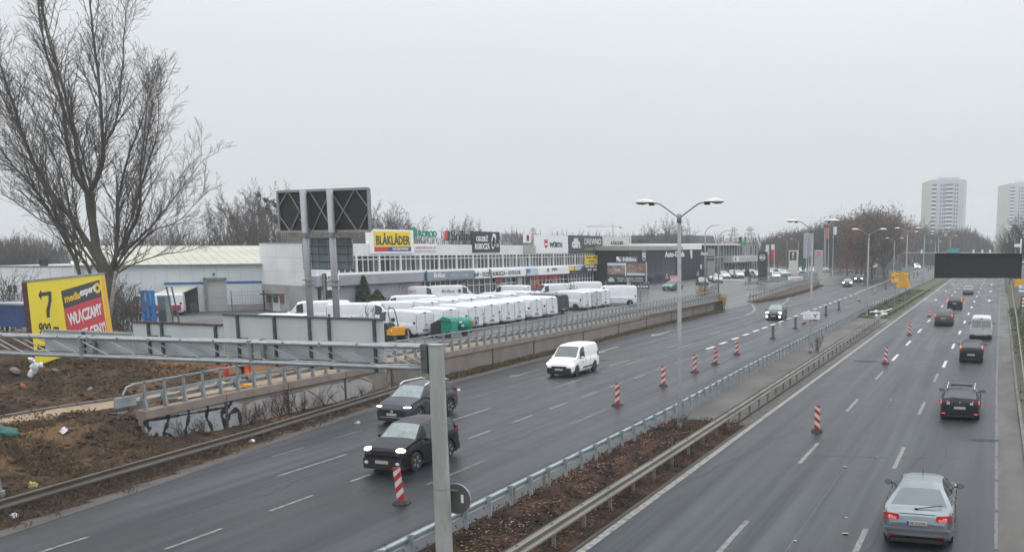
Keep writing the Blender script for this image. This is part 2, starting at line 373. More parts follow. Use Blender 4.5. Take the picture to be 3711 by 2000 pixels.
strip([(-14.1-.01*(y-40),y) for y in frange(40.5,118,5)],[(-10.9,y) for y in frange(40.5,118,5)],.07,'median_paving',MEDC)
def medg(x,y): return .05+.12*smooth01((x+14.9)/.8)*smooth01((-10.8-x)/.6)+.05*noise.noise(Vector((x,y*.6,2)))
struct(grid(frange(-14.9,-10.7,.5),frange(109,560,2),medg),'median_grass',GRASS,True)
strip([(-11.1,y) for y in frange(6,300,8)],[(-10.35,y) for y in frange(6,300,8)],.008,'median_gutter',DIRTY)
# right-hand side
kx=lambda y:1.36+max(0,(y-60))*.0045
strip([(kx(y)-.95,y) for y in frange(12,300,6)],[(kx(y),y) for y in frange(12,300,6)],.008,'right_gutter',mat('brown wet gutter',(.040,.034,.029),.5,0,.3,1.2,(1,.25,1),world=True,rvar=.15))
def rz(x,y):
    return .10+.12*smooth01((x-kx(y)-.4)/3)*2+.09*noise.noise(Vector((x*.8,y*.5,0)))+.05*noise.noise(Vector((x*3,y*2,0)))+.02
mb=MB(); yy=frange(12,420,1.2); nn=9
for y in yy:
    for i in range(nn): x=kx(y)+.16+[0,.3,.7,1.3,2,3,5,9,30][i]; mb.v.append((x,y,rz(x,y) if i else .13))
for j in range(len(yy)-1):
    for i in range(nn-1): a=j*nn+i; mb.f.append((a,a+1,a+nn+1,a+nn))
struct(mb,'right_verge',mat('right verge soil and grass',(.05,.042,.034),.95,0,.3,.7,world=True,col2=(.05,.06,.022),bump=.7,bscale=9),True)
kb=thing('kerb','grey concrete kerb along the right edge of the carriageway','kerb',(kx(40),40,0),world=True); kb['kind']='structure'
y=20
KC=mat('dirty kerb concrete',(.11,.10,.09),.8,0,.25,3,world=True)
n=0
while y<170:
    mb=MB().bar((kx(y)+.08,y,.06),(kx(y+1.98)+.08,y+1.97,.06),.15,.13); mb.build('kerb_stone',KC,kb); y+=2; n+=1
# ---------------------------------------------------------------- markings (sheets 4 mm proud)
PW=paintmat('worn white marking',(.20,.20,.185),.46,(.04,.045,.05)); PB=paintmat('fresh white marking',(.52,.53,.52),.36); PF=paintmat('faded marking',(.115,.115,.11),.48,(.035,.04,.045))
PLn=paintmat('edge line',(.25,.24,.215),.42,(.05,.05,.05))
def dashes(name,m,segs,wd=.14,z=.006):
    mb=MB()
    for (x,a,b) in segs:
        x2=x
        mb.add([(x-wd/2,a,z),(x+wd/2,a,z),(x2+wd/2,b,z),(x2-wd/2,b,z)],[(0,1,2,3)])
    return struct(mb,name,m)
dashes('lane_marking',PW,[(-6.65,34.73+12*k,38.77+12*k) for k in range(-2,3)]+[(-3.2,34.9+11.9*k,38.9+11.9*k) for k in range(-2,3)],.16)
dashes('bright_lane_marking',PB,[(-6.68,y,y+4.2) for y in (68.9,80,92.4,105.6,118.6,132.6,147.5,162.6,175.4,191.4,206.4,222,238,255)]+[(-3.0+.0035*(y-78),y,y+4) for y in (66,78.6,91.8,105,118.4,131.4,145.2,160.6,176.2,192.4,207.5,223,240)],.2)
dashes('edge_line',PLn,[(-10.15,y,y+5.9) for y in frange(8,300,6)],.24)
dashes('worn_edge_line',PF,[(.42+max(0,y-60)*.0045,y,y+3.8) for y in frange(14,200,4)],.22)
dashes('left_lane_marking',PF,[(-18.1,27.7+11.85*k,31.7+11.85*k) for k in range(0,12)]+[(-26.25,29.8+3.75*k,31.6+3.75*k) for k in range(0,14)],.13)
dashes('left_lane_marking',PW,[(-23.8,15.9+11.3*k,19.7+11.3*k) for k in range(0,10)]+[(-20.85,7.7+3.92*k,9.7+3.92*k) for k in range(0,17)],.14)
dashes('bright_left_marking',PB,[(-21.5-.012*(y-80),y-1.1,y+1.1) for y in [73.5,77.5,81.6,85.7,89.6,93.6,97.5,101.8,106.2,110.4,114.8,119.4,123.6,128,132.2,136.8,141.5,146.3,152.5,159,165.3]],.34)
dashes('bright_left_marking',PB,[(-22.95-.02*(y-170),y,y+4) for y in frange(170,246,4)],.22)
dashes('slip_marking',PW,[(-26.8-.011*(y-120),y,y+1.2) for y in frange(122,188,4)]+[(-19,128+12*k,132+12*k) for k in range(12)]+[(-24.6,y,y+4) for y in (60,72,84,96.5,108.5,122,134,146,160)],.16)
# give-way curve at the driveway mouth
cv=[gp(2700+a/5,1050+b/5) for a,b in [(0,470),(100,420),(150,395),(180,370),(170,330),(140,280),(100,240)]]
mb=MB()
for a,b in zip(cv,cv[1:]): mb.bar((a.x,a.y,.006),(b.x,b.y,.006),.3,.004)
struct(mb,'give_way_curve',PW)
cv=[gp(2700+a/5,1050+b/5) for a,b in [(610,275),(700,245),(750,215),(775,180),(790,140)]]
mb=MB()
for a,b in zip(cv,cv[1:]): mb.bar((a.x,a.y,.006),(b.x,b.y,.006),.35,.004)
struct(mb,'give_way_curve',PW)
mb=MB(); a=gp(2290,1395); 
mb.add([(-28.4,60,.006),(-28.2,60,.006),(-31.6,116,.006),(-31.8,116,.006)],[(0,1,2,3)])
# lane arrows
def arrow(name,m,x,y,dirn,kind,sc=1.0):
    """flat painted arrow; dirn +1 points along +Y"""
    mb=MB(); z=.008
    def q(pts): mb.poly([(x+px*sc,y+py*dirn*sc,z) for px,py in pts])
    if kind=='left':
        q([(-.12,-2),(.12,-2),(.12,1.2),(-.12,1.2)]); q([(-1.3,.9),(-.12,.9),(-.12,1.2),(-1.3,1.2)]); q([(-1.3,.4),(-1.3,1.7),(-2.1,1.05)])
    elif kind=='up':
        q([(-.1,-2),(.1,-2),(.1,1),(-.1,1)]); q([(-.5,1),(.5,1),(0,2.4)])
    else:
        q([(-.1,-2),(.1,-2),(.1,1),(-.1,1)]); q([(-.5,1),(.5,1),(0,2.4)]); q([(.1,-.6),(.7,.2),(.5,.4),(.1,-.2)])
    return struct(mb,name,m)
for y in (150.5,181,213): arrow('turn_arrow',PB,-8.4,y,1,'left',1.1)
for y in (150,181,213): arrow('straight_arrow',PB,-.7,y,1,'up',1.2)
for y in (182,214): arrow('straight_arrow',PW,-5.0,y,1,'up',1.0)
TAN=paintmat('worn tan arrow',(.27,.23,.19),.42)
for (x,y,s) in ((-28.7,69.5,1.0),(-28.3,55,.8),(-29.3,84.5,1.0)): arrow('worn_arrow',TAN if s==1 else PF,x,y,-1,'up',s*1.25)
arrow('worn_arrow',PW,-31.4,188,-1,'up',1.3)
# sealed longitudinal joint of the right carriageway
mb=MB(); y=12.0; pa=None
while y<150:
    x=-4.95+.012*(y-30)*.2+.035*noise.noise(Vector((0,y*1.7,0))); wq=.010+.022*abs(noise.noise(Vector((3,y*.9,0))))
    p=((x-wq,y,.005),(x+wq,y,.005))
    if pa: mb.poly([pa[0],pa[1],p[1],p[0]])
    pa=p; y+=.35
struct(mb,'road_joint',mat('pale joint filler',(.085,.088,.086),.7,0,.3,6,world=True))
# hairline cracks, cross joints and resurfaced rectangles
mb=MB(); rgc=random.Random(31)
def crack(x,y,dx,dy,n,w0):
    pa=None
    for i in range(n):
        x+=dx+rgc.gauss(0,.05); y+=dy+rgc.gauss(0,.05); nx_,ny_=-dy,dx; k=w0*(.5+rgc.random())/max(1e-6,math.hypot(dx,dy)); p_=((x-nx_*k,y-ny_*k,.0055),(x+nx_*k,y+ny_*k,.0055))
        if pa: mb.poly([pa[0],pa[1],p_[1],p_[0]])
        pa=p_
for (x,y,dx,dy,n_) in ((-9.9,30,.05,.3,40),(-3.0,24,.02,.3,50),(-10,61.5,.3,.02,34),(-1.9,33,.02,.3,60),(-8.2,36,.3,.05,24),(-19.3,26,.01,.3,60),(-22.4,24,.0,.3,80),(-28,41,.3,.0,42),(-24.9,33,.02,.3,60),(-30,58,.3,.02,50),(-17,48,.02,.3,40),(-27.6,44,.03,.3,70),(-16,33,-.3,.05,20)): crack(x,y,dx,dy,n_,.012)
struct(mb,'road_crack',mat('dark crack',(.012,.012,.013),.6,0,.2,4,world=True))
# damp and oil patches
mb=MB()
for (cx,cy,a,b) in ((-.0,41.3,.6,.3),(-8.3,68,1.0,.45),(-27,63,1.2,.2)):
    n=34; pts=[]
    for i in range(n):
        t=2*math.pi*i/n; k=1+.9*noise.noise(Vector((math.cos(t)*2.1+cx,math.sin(t)*2.1,cy)))
        pts.append((cx+a*k*math.cos(t),cy+b*k*math.sin(t),.010))
    mb.poly(pts)
struct(mb,'oil_stain',mat('oily patch',(.018,.022,.026),.6,0,.4,2,world=True,spec=.2))
# ================================================================ RETAINING WALLS
WX=[(29.4,-32.0),(46,-32.0),(73,-31.95),(87.5,-32.5),(116,-32.85)]
WZ=[(29.4,1.55),(34,1.62),(58,1.56),(90,1.42),(105,1.42),(116,1.5)]
wx=lambda y:interp(WX,y); wz=lambda y:interp(WZ,y)
wall=thing('retaining_wall','long stained concrete retaining wall with graffiti below the van yard','wall',(-32,60,0),world=True)
ys=[29.4,33.7,37.6,41.9,46,50.6,57.4,63.5,72.4,81,89,97,105,110.5,116]
CW=mat('stained wall concrete',(.20,.175,.155),.8,0,.15,.9,(1,1,.45),world=True,col2=(.13,.11,.095),fac=(.45,.75),bump=.2)
CC=mat('coping concrete',(.235,.195,.165),.8,0,.2,1.1,(1,1,.6),world=True,col2=(.15,.12,.10),fac=(.42,.75),bump=.2)
def wallseg(par,pts,zt,name='wall_panel',th=.32,cop=True,zb=-.1):
    for (x0,y0),(x1,y1) in zip(pts,pts[1:]):
        d=Vector((x1-x0,y1-y0,0)); L=d.length; d.normalize(); g=.02
        a=Vector((x0,y0,0))+d*g; b=Vector((x1,y1,0))-d*g; n=Vector((d.y,-d.x,0))   # towards the road
        if n.x<0: n=-n
        za,zc=zt(y0)-.34,zt(y1)-.34
        MB().add([a,b,b-n*th,a-n*th,a+Vector((0,0,za)),b+Vector((0,0,zc)),b-n*th+Vector((0,0,zc)),a-n*th+Vector((0,0,za))],
          [(0,1,5,4),(1,2,6,5),(2,3,7,6),(3,0,4,7),(4,5,6,7)]).build(name,CW,par)
        if cop:
            e=n*.09
            MB().add([a+e+Vector((0,0,za+.003)),b+e+Vector((0,0,zc+.003)),b-n*(th+.1)+Vector((0,0,zc+.003)),a-n*(th+.1)+Vector((0,0,za+.003)),
                 a+e+Vector((0,0,za+.33)),b+e+Vector((0,0,zc+.33)),b-n*(th+.1)+Vector((0,0,zc+.33)),a-n*(th+.1)+Vector((0,0,za+.33))],
              [(0,3,2,1),(0,1,5,4),(1,2,6,5),(2,3,7,6),(3,0,4,7),(4,5,6,7)]).build('coping_stone',CC,par)
wallseg(wall,[(wx(y),y) for y in ys],wz)
# joint channels and drain strips on the face
for y in ys[1:-1]:
    MB().box(wx(y)-.02,wx(y)+.03,y-.07,y+.07,.02,wz(y)-.36).build('joint_strip',mat('dark joint',(.055,.05,.045),.8,0,.3,6),wall)
# graffiti: flat paint on the wall face, traced 4 mm proud
def wpt(u,v,e=.0):
    p=atX(u,v,-31.9); X=wx(p.y)+.006+e; p=atX(u,v,X); return Vector((X,p.y,p.z))
def ribbon(pts,wd,m,e=.004,name='graffiti'):
    mb=MB(); P=[wpt(u,v,e) for u,v in pts]
    Q=[]
    for a,b,c,d in zip([P[0]]+P[:-2],P[:-1],P[1:],P[2:]+[P[-1]]):
        for k in range(4):
            t=k/4; Q.append(.5*((2*b)+(c-a)*t+(2*a-5*b+4*c-d)*t*t+(3*b-a-3*c+d)*t**3))
    Q.append(P[-1])
    for i,(a,b) in enumerate(zip(Q,Q[1:])):
        d=(b-a); n=Vector((0,-d.z,d.y)).normalized(); w0=wd*(.6+.4*math.sin(i*1.3))/2+wd*.2
        a2=a-d*.1; b2=b+d*.1
        mb.add([a2-n*w0,b2-n*w0,b2+n*w0,a2+n*w0],[(0,1,2,3)])
    return mb.build(name,m,wall)
GS=mat('silver graffiti paint',(.30,.325,.35),.5,0,.15,2,world=True); GB=mat('black graffiti paint',(.016,.017,.02),.6,0,.2,4)
GR=mat('dull red graffiti paint',(.15,.075,.07),.7,0,.2,3); GW=mat('pale graffiti paint',(.33,.325,.32),.6,0,.2,2)
f5=lambda a,b:(500+a/1.6333,1150+b/1.6333)
def patch(pts,m,e=.002):
    MB().poly([wpt(*f5(a,b),e) for a,b in pts]).build('graffiti',m,wall)
patch([(40,590),(60,575),(560,500),(620,510),(600,640),(610,690),(200,748),(90,745),(40,660)],GS,.001)
patch([(640,520),(700,488),(760,476),(860,462),(980,440),(960,560),(860,600),(740,640),(650,640)],GW,.001)
patch([(980,432),(1080,405),(1160,395),(1260,375),(1350,350),(1390,380),(1380,440),(1300,485),(1180,530),(1080,560),(975,580)],GW,.001)
for pts,wd in [([(45,600),(90,565),(150,555),(180,590),(170,640),(150,690),(185,690),(210,740)],.1),([(40,610),(60,650),(75,665)],.12),([(200,545),(260,525),(300,550),(295,620),(280,680),(310,720)],.10),
   ([(400,490),(415,540),(405,590),(435,650),(440,710)],.10),([(545,470),(550,510),(495,570),(520,640),(500,680)],.14),([(530,610),(545,570),(590,545),(605,600),(608,680)],.12),([(320,545),(350,515),(390,510)],.05),([(60,610),(300,570),(500,535)],.06),([(420,515),(450,490),(480,492)],.05)]:
    ribbon([f5(*p) for p in pts],wd*1.5,GB)
for pts in [[(690,500),(700,560),(690,630)],[(740,490),(760,560),(745,620)],[(800,480),(790,560),(820,600)],[(870,470),(860,530),(890,590)],[(930,455),(925,520),(950,560)]]:
    ribbon([f5(*p) for p in pts],.05,mat('brown graffiti paint',(.08,.07,.065),.7,0,.2,3))
for pts in [[(985,440),(990,500),(970,575)],[(1000,430),(1060,470),(1040,520),(1100,540)],[(1150,400),(1120,450),(1170,500),(1190,520)],[(1240,385),(1300,360),(1385,385),(1395,440),(1330,470)],[(1200,400),(1230,450),(1220,500)]]:
    ribbon([f5(*p) for p in pts],.05,GR)
f3=lambda a,b:(1280+a/4.627,1150+b/4.627)
for pts in [[(600,930),(560,960),(560,1060),(590,1090)],[(640,930),(630,1040),(610,1120)],[(680,940),(680,1050),(720,1080)],[(750,940),(730,1010),(770,1085)],[(570,1140),(650,1100),(770,1130)]]:
    ribbon([f3(*p) for p in pts],.035,mat('thin black tag paint',(.04,.035,.035),.7,0,.2,3))
wallseg(wall,[(-32.9,116.15),(-35.05,120.9),(-37.4,127.8),(-39.2,135.8)],lambda y:interp([(116,1.5),(121,1.42),(136,1.40)],y))
# wall between the driveway and the slip road
W2=[(133,-33.3),(143,-32.2),(152.6,-32.0),(165,-32.3),(180,-33.1),(200,-34.6)]
wall2=thing('retaining_wall','low stained concrete wall curving beyond the driveway mouth','wall',(-33,150,0),world=True)
wz2=lambda y:interp([(133,.35),(140,.75),(150,1.25),(160,1.5),(185,1.35),(200,.8)],y)
wallseg(wall2,[(interp(W2,y),y) for y in frange(134,198,6.4)],wz2)
wall3=thing('retaining_wall','farthest low pale wall along the outside of the slip road bend','wall',(-36,230,0),world=True)
wallseg(wall3,[(-36.2,203),(-38,222),(-41,245),(-45,265),(-51,285),(-61,310)],lambda y:.95,cop=False)
wall4=thing('slip_road_barrier','low concrete parapet on the far side of the slip road bend','barrier',(-50,300,0),world=True)
for a,b in zip([(-62,318),(-58,308),(-50,296),(-43,285),(-36,274),(-29.5,262)],[(-58,308),(-50,296),(-43,285),(-36,274),(-29.5,262),(-26.5,250)]):
    if False: pass
pts=[gp(3050,992,0.5),gp(3110,990,.5),gp(3170,988,.5),gp(3220,992,.5)]
for a,b in zip(pts,pts[1:]): MB().bar((a.x,a.y,.55),(b.x,b.y,.55),.4,1.3).build('parapet_segment',CC,wall4)
# ================================================================ RAILINGS
RG=mat('galvanised railing',(.27,.30,.31),.5,.35,.2,2)
def bridge_rail(label,path,zf,n0=1.0,leaf=True,end=False):
    t=thing('bridge_railing',label,'railing',(path[0][0],path[0][1],0),world=True)
    P=[Vector((x,y,0)) for x,y in path]
    top=MB();mid=MB();beam=MB(); post=None
    L=0; segs=[]
    for a,b in zip(P,P[1:]): segs.append((L,a,b,(b-a).length)); L+=(b-a).length
    def pt(s):
        for (l,a,b,d) in segs:
            if s<=l+d+1e-6: return a+(b-a)*((s-l)/d),(b-a).normalized()
        return P[-1],(P[-1]-P[-2]).normalized()
    S_=frange(0,L,2)
    T=[pt(s) for s in S_]
    for (a,da),(b,db) in zip(T,T[1:]):
        na=Vector((-da.y,da.x,0)); nb=Vector((-db.y,db.x,0))
        za,zb=zf(a.y),zf(b.y); Z=Vector((0,0,1))
        top.bar(a+Z*(za+1.1),b+Z*(zb+1.1),.07)
        beam.bar(a+Z*(za+.62)+na*.02,b+Z*(zb+.62)+nb*.02,.06,.12)
        mid.bar(a+Z*(za+.30)+na*.22,b+Z*(zb+.30)+nb*.22,.06,.16)
    top.build('top_rail',RG,t); beam.build('guide_beam',RG,t); mid.build('lower_beam',GALVD,t)
    pm=MB()
    # post: upright that widens into a leaning double foot
    pm.prism([(.035,0,1.12),(-.045,0,1.12),(-.05,0,.66),(-.13,0,.60),(-.26,0,.34),(-.24,0,.25),(-.08,0,.3),(-.12,0,0),(.1,0,0),(.035,0,.45)],(0,.09,0))
    me=pm.mesh('post',RG); c=0; s=.4
    while s<L and c<300:
        a,d=pt(s); o=bpy.data.objects.new('post',me); COL.objects.link(o); o.parent=t
        o.location=Vector((a.x,a.y,zf(a.y)))-Vector(t.location); o.rotation_euler=(0,0,math.atan2(d.y,d.x)-math.pi/2); s+=n0; c+=1
    if end:
        a=P[0]; z=zf(a.y)
        MB().tube([a+Vector((0,.4,z+1.1)),a+Vector((0,0,z+1.1)),a+Vector((0,-.35,z+1.02)),a+Vector((0,-.55,z+.75)),a+Vector((0,-.55,z+.45))],.04,8).build('end_bend',RG,t)
        MB().box(a.x-.05,a.x+.05,a.y-.95,a.y-.0,z+.28,z+.66).build('end_plate',RG,t)
    return t
bridge_rail('long galvanised railing on the retaining wall in front of the white vans',[(wx(y)-.12,y) for y in (29.2,46,73,87.5,104,116)],wz,1.0,end=True)
hz=lambda y:interp([(116,1.5),(125,1.25),(160,1.3)],y)
bridge_rail('short railing turning back from the wall end beside dry grass',[(-33.1,116.3),(-35.2,121),(-37.6,128),(-39.4,136),(-41.2,146)],hz,1.2)
bridge_rail('railing on the low wall beyond the driveway, under the black pylon',[(interp(W2,y)-.1,y) for y in (134,143,152.6,165,180,196)],wz2,1.2)
bridge_rail('grey railing along the edge of the car dealers lot',[(-40.6,160),(-39.3,172),(-38.2,186),(-38,200),(-40,225),(-43,240)],lambda y:1.3,1.4)
# ================================================================ GUARDRAILS
W_PROF=[(.0,.155),(.028,.135),(.028,.085),(-.03,.03),(-.03,-.03),(.028,-.085),(.028,-.135),(.0,-.155)]
def guardrail(label,path,zt,step,side,m,posts='post',dbl=False,pm=None,blk=0.0,lim=300,zp=0):
    """side +1: corrugated beam bulges towards +X"""
    t=thing('guardrail',label,'guardrail',(path[0][0],path[0][1],0),world=True)
    def build(sd,off):
        P=[Vector((x,y,z)) for x,y,z in path]
        L=sum((b-a).length for a,b in zip(P,P[1:]))
        s=0
        for a,b in zip(P,P[1:]):
            n_=max(1,round((b-a).length/4))
            for k in range(n_):
                p=a.lerp(b,k/n_); q=a.lerp(b,(k+1.012)/n_)
                mb=MB(); d=(q-p).normalized(); nx=Vector((d.y,-d.x,0)).normalized()*sd
                for (e,h) in W_PROF: mb.v.append(tuple(p+nx*(e+off)+Vector((0,0,zt+h))))
                for (e,h) in W_PROF: mb.v.append(tuple(q+nx*(e+off)+Vector((0,0,zt+h))))
                n=len(W_PROF)
                for (e,h) in W_PROF: mb.v.append(tuple(p+nx*(e+off-.006)+Vector((0,0,zt+h))))
                for (e,h) in W_PROF: mb.v.append(tuple(q+nx*(e+off-.006)+Vector((0,0,zt+h))))
                for i in range(n-1): mb.f.append((i,i+1,n+i+1,n+i)); mb.f.append((2*n+i,3*n+i,3*n+i+1,2*n+i+1))
                mb.build('rail_beam',m,t)
    build(side,.10)
    if dbl: build(-side,.10)
    post=MB().add([(-.05,-.03,-.4),(.05,-.03,-.4),(.05,.03,-.4),(-.05,.03,-.4),(-.05,-.03,0),(.05,-.03,0),(.05,.03,0),(-.05,.03,0)],[(3,2,1,0),(4,5,6,7),(0,1,5,4),(1,2,6,5),(2,3,7,6),(3,0,4,7)])
    for v in range(len(post.v)):
        x,y_,z_=post.v[v]; post.v[v]=(x,y_,zt+.12 if z_==0 else -.3)
    if blk: post.box(.02*side,.09*side,-.05,.05,zt-.1,zt+.1)
    me=post.mesh('post',pm or m); c=0
    P=[Vector((x,y,z)) for x,y,z in path]; carry=.5
    for a,b in zip(P,P[1:]):
        L=(b-a).length; s=carry
        while s<L and c<lim:
            p=a.lerp(b,s/L); o=bpy.data.objects.new('post',me); COL.objects.link(o); o.parent=t
            o.location=p-Vector(t.location); c+=1; s+=step
        carry=s-L
    return t
GNEW=mat('new galvanised rail',(.30,.345,.365),.42,.25,.15,1.5,world=True)
GOLD=mat('dirty old rail',(.21,.195,.17),.55,.3,.25,1.2,(1,.3,1),world=True,col2=(.12,.105,.085),fac=(.45,.75))
guardrail('bluish new guardrail on the left edge of the central strip',[(-13.88,12,0.02),(-13.88,42,.02),(-14.3,57,.02),(-14.55,80,.02),(-14.85,124,.02)],.62,1.33,-1,GNEW,blk=1)
guardrail('old dirty double-sided guardrail on the right edge of the central strip',[(-10.85,10,0.02),(-10.92,34,.02),(-11.1,60,.02),(-11.5,104,.02)],.62,2.0,1,GOLD,dbl=True)
guardrail('rusty thin guardrail along grass beyond the dismantled central section',[(-11.45,112,0.02),(-11.3,160,.02),(-11.0,260,.02)],.6,4.0,1,mat('brown weathered rail',(.12,.105,.08),.6,.2,.3,1,world=True),lim=60)
guardrail('white far guardrail along the left side of the grassy strip',[(-14.9,124.5,0.02),(-14.4,170,.02),(-13.4,260,.02)],.55,2.6,-1,mat('pale rail',(.33,.35,.33),.6,.1,.25,.7,world=True),lim=60,pm=GALVD)
guardrail('brown stained guardrail in front of the graffiti wall',[(-27.7,8,0.02),(-27.9,20.3,.02),(-28.4,25.7,.02),(-28.9,31.7,.02),(-29.75,38.5,.02),(-30.6,45,.02),(-31.0,49.5,.02)],.42,2.0,1,mat('mud stained rail',(.13,.115,.10),.6,.2,.3,1.4,(1,.3,1),world=True,col2=(.07,.06,.05),fac=(.4,.7)))
guardrail('thin pale guardrail on the right verge',[(1.85,52,0.1),(2.35,104,.12),(2.75,159,.15),(3.5,250,.2),(4.5,330,.2)],.62,3.0,-1,mat('pale green rail',(.25,.26,.22),.6,.2,.2,1,world=True),lim=80)
# loose dismantled rails lying in the middle
dm=thing('dismantled_guardrail','heap of pale dismantled guardrail beams lying on the central strip','scrap',(-12.9,112,0),world=True)
random.seed(3)
for i in range(11):
    a=random.uniform(-.5,.5); x=-12.6+random.uniform(-1.1,.9); y=109+random.uniform(-3,9); L=random.uniform(1.5,3.6)
    MB().bar((x-a,y-L/2,.25+i*.03),(x+a,y+L/2,.25+i*.03+random.uniform(-.05,.1)),.3,.05).build('rail_beam',mat('pale scrap rail',(.42,.44,.42),.5,.1,.2,2),dm)
# ================================================================ GANTRY
pole=thing('sign_gantry','tall octagonal grey gantry post with a lattice beam reaching left','gantry',(-12.88,20.3,0),world=True)
PC=(-12.85,20.32)
GP=mat('gantry post steel',(.30,.315,.30),.5,.1,.14,2.2,(1,1,.22),col2=(.43,.44,.42),fac=(.40,.62))
mb=MB()
def octo(mb,c,r0,r1,z0,z1,n=8,off=math.pi/8):
    vs=[];
    for r,z in ((r0,z0),(r1,z1)):
        for k in range(n): t=2*math.pi*k/n+off; vs.append((c[0]+r*math.cos(t),c[1]+r*math.sin(t),z))
    mb.add(vs,[(k,(k+1)%n,n+(k+1)%n,n+k) for k in range(n)]+[tuple(range(n-1,-1,-1)),tuple(range(n,2*n))]); return mb
octo(mb,PC,.215,.185,-.1,5.62).build('post',GP,pole)
octo(MB(),PC,.20,.20,5.62,5.66).build('cap',GALV,pole)
octo(MB(),PC,.207,.206,1.48,1.50).build('weld_seam',GALVD,pole); octo(MB(),PC,.2055,.2045,2.06,2.08).build('weld_seam',GALVD,pole)
octo(MB(),PC,.30,.30,.02,.14).build('base_plate',GALVD,pole)
T0=Vector((-13.05,20.42,0)); T1=Vector((-31.5,21.35,0)); dd=(T1-T0).normalized(); nn=Vector((-dd.y,dd.x,0)); 
if nn.y<0: nn=-nn
def zt_top(s): return lerp(5.56,5.36,(s)/15.0)
def zt_bot(s): return zt_top(s)-.52
LT=(T1-T0).length
for off in (0,.42):
    for zf in (zt_top,zt_bot):
        a=T0+nn*off; b=T1+nn*off
        MB().tube([a+Vector((0,0,zf(0))),b+Vector((0,0,zf(LT)))],.05,8).build('chord',GALV,pole,True)
    s=.5; up=True
    mb=MB()
    while s<LT-1:
        a=T0+dd*s+nn*off; b=T0+dd*(s+1.15)+nn*off
        mb.bar(a+Vector((0,0,zt_bot(s)+.04)),b+Vector((0,0,zt_top(s+1.15)-.04)),.028)
        s+=1.15
    mb.build('lattice',GALV,pole)
mb=MB(); s=.5
while s<LT-1:
    for zf in (zt_top,zt_bot):
        a=T0+dd*s; mb.bar(a+Vector((0,0,zf(s))),a+nn*.42+dd*.6+Vector((0,0,zf(s+.6))),.025)
    s+=1.15
mb.build('bracing',GALV,pole)
MB().tube([T0+dd*q_+nn*.06+Vector((0,0,zt_bot(q_)+.09+.02*math.sin(q_*2.1))) for q_ in frange(.2,LT-1,.8)],.012,5).build('cable',BLACK,pole)
for q_ in frange(1,LT-1,1.15): MB().bar(T0+dd*q_+Vector((0,-.055,zt_top(q_)-.05)),T0+dd*q_+Vector((0,-.055,zt_top(q_)+.05)),.05,.02).build('clamp_bolt',GALVD,pole)
for s in (3.6+2.05,3.6+8.3):   # flanged joints
    for off in (0,.42):
        a=T0+dd*s+nn*off
        MB().bar(a+Vector((0,0,zt_bot(s)-.06)),a+Vector((0,0,zt_top(s)+.06)),.09).build('joint_plate',GALVD,pole)
MB().box(-13.22,-13.05,20.22,20.95,4.94,5.66).build('flange',PANELD,pole)
# bolts of the flange
bm_=MB()
for z in (5.0,5.2,5.4,5.6): bm_.box(-13.27,-13.22,20.24,20.29,z-.02,z+.02); 
bm_.build('flange_bolts',GALVD,pole)
# sign panels seen from behind, hung on the far side of the beam
def sgn(label,u0,u1,vt,vb,ribs,capm):
    c0=27.7+(0-u0)*0; 
    def onp(u,v):   # intersect ray with plane through T0+nn*.5
        r=ray(u,v); P=T0+nn*.52; t=(P.x*nn.x+P.y*nn.y)/(r.x*nn.x+r.y*nn.y); return Vector((r.x*t,r.y*t,H+r.z*t))
    a=onp(u0,vt); b=onp(u1,vt); lo=onp((u0+u1)/2,vb).z; zt=(a.z+b.z)/2
    t=thing('road_sign_panel',label,'sign',((a.x+b.x)/2,(a.y+b.y)/2,0),world=True,group='direction signs seen from behind on the gantry')
    d=(b-a); d.z=0; L=d.length; d.normalize(); m=nn*.03
    A=Vector((a.x,a.y,0)); 
    def P(s,z,e): return A+d*s+nn*e+Vector((0,0,z))
    # sheet split in extruded planks
    nb=len(ribs)+1; edges=[0]+[r*L for r in ribs]+[L]
    for s0,s1 in zip(edges,edges[1:]):
        MB().add([P(s0+.006,lo,0),P(s1-.006,lo,0),P(s1-.006,zt,0),P(s0+.006,zt,0),P(s0+.006,lo,.03),P(s1-.006,lo,.03),P(s1-.006,zt,.03),P(s0+.006,zt,.03)],[(0,1,2,3),(7,6,5,4),(0,4,5,1),(1,5,6,2),(2,6,7,3),(3,7,4,0)]).build('sheet',PANEL,t)
    MB().bar(P(0,zt+.025,-.01),P(L,zt+.025,-.01),.07,.045).build('cap_rail',capm,t)
    for r in ribs:
        MB().bar(P(r*L,lo,-.035),P(r*L,zt+.03,-.035),.07,.06,up=d).build('rib',PANELD,t)
        MB().bar(P(r*L-.01,lo+.72 if zt-lo>.8 else lo+.4,-.05),P(r*L+.33,lo+.72 if zt-lo>.8 else lo+.4,-.05),.05,.03).build('clamp',PANELD,t)
    return t
sgn('low galvanised sign back behind the gantry beam, in front of the billboard',158,478,1205,1294,[.47],GALV)
sgn('middle galvanised sign back with rust along its top edge',480,806,1175,1312,[.19,.34,.93],RUST)
sgn('tallest galvanised sign back, nearest to the gantry post',808,1388,1151,1332,[.10,.34,.56,.68,.95],PANELD)
# round sign seen from behind on the post
rs=thing('round_sign','round grey back of a traffic sign clamped behind the gantry post','sign',(-12.62,20.62,1.75),0)
MB().lathe([(.385,0),(.385,.02)],(0,0,0),'y',28).build('disc',mat('dark sign back',(.10,.098,.095),.6,.2,.15,3),rs)
MB().lathe([(.395,-.012),(.395,.02),(.386,.02),(.386,-.012),(.395,-.012)],(0,0,0),'y',28,False).build('rim',GALV,rs)
MB().box(.12,.19,-.006,-.001,-.09,.12).build('sticker',WHITE,rs); MB().box(-.25,.05,-.05,-.002,.2,.24).build('clamp',GALVD,rs)
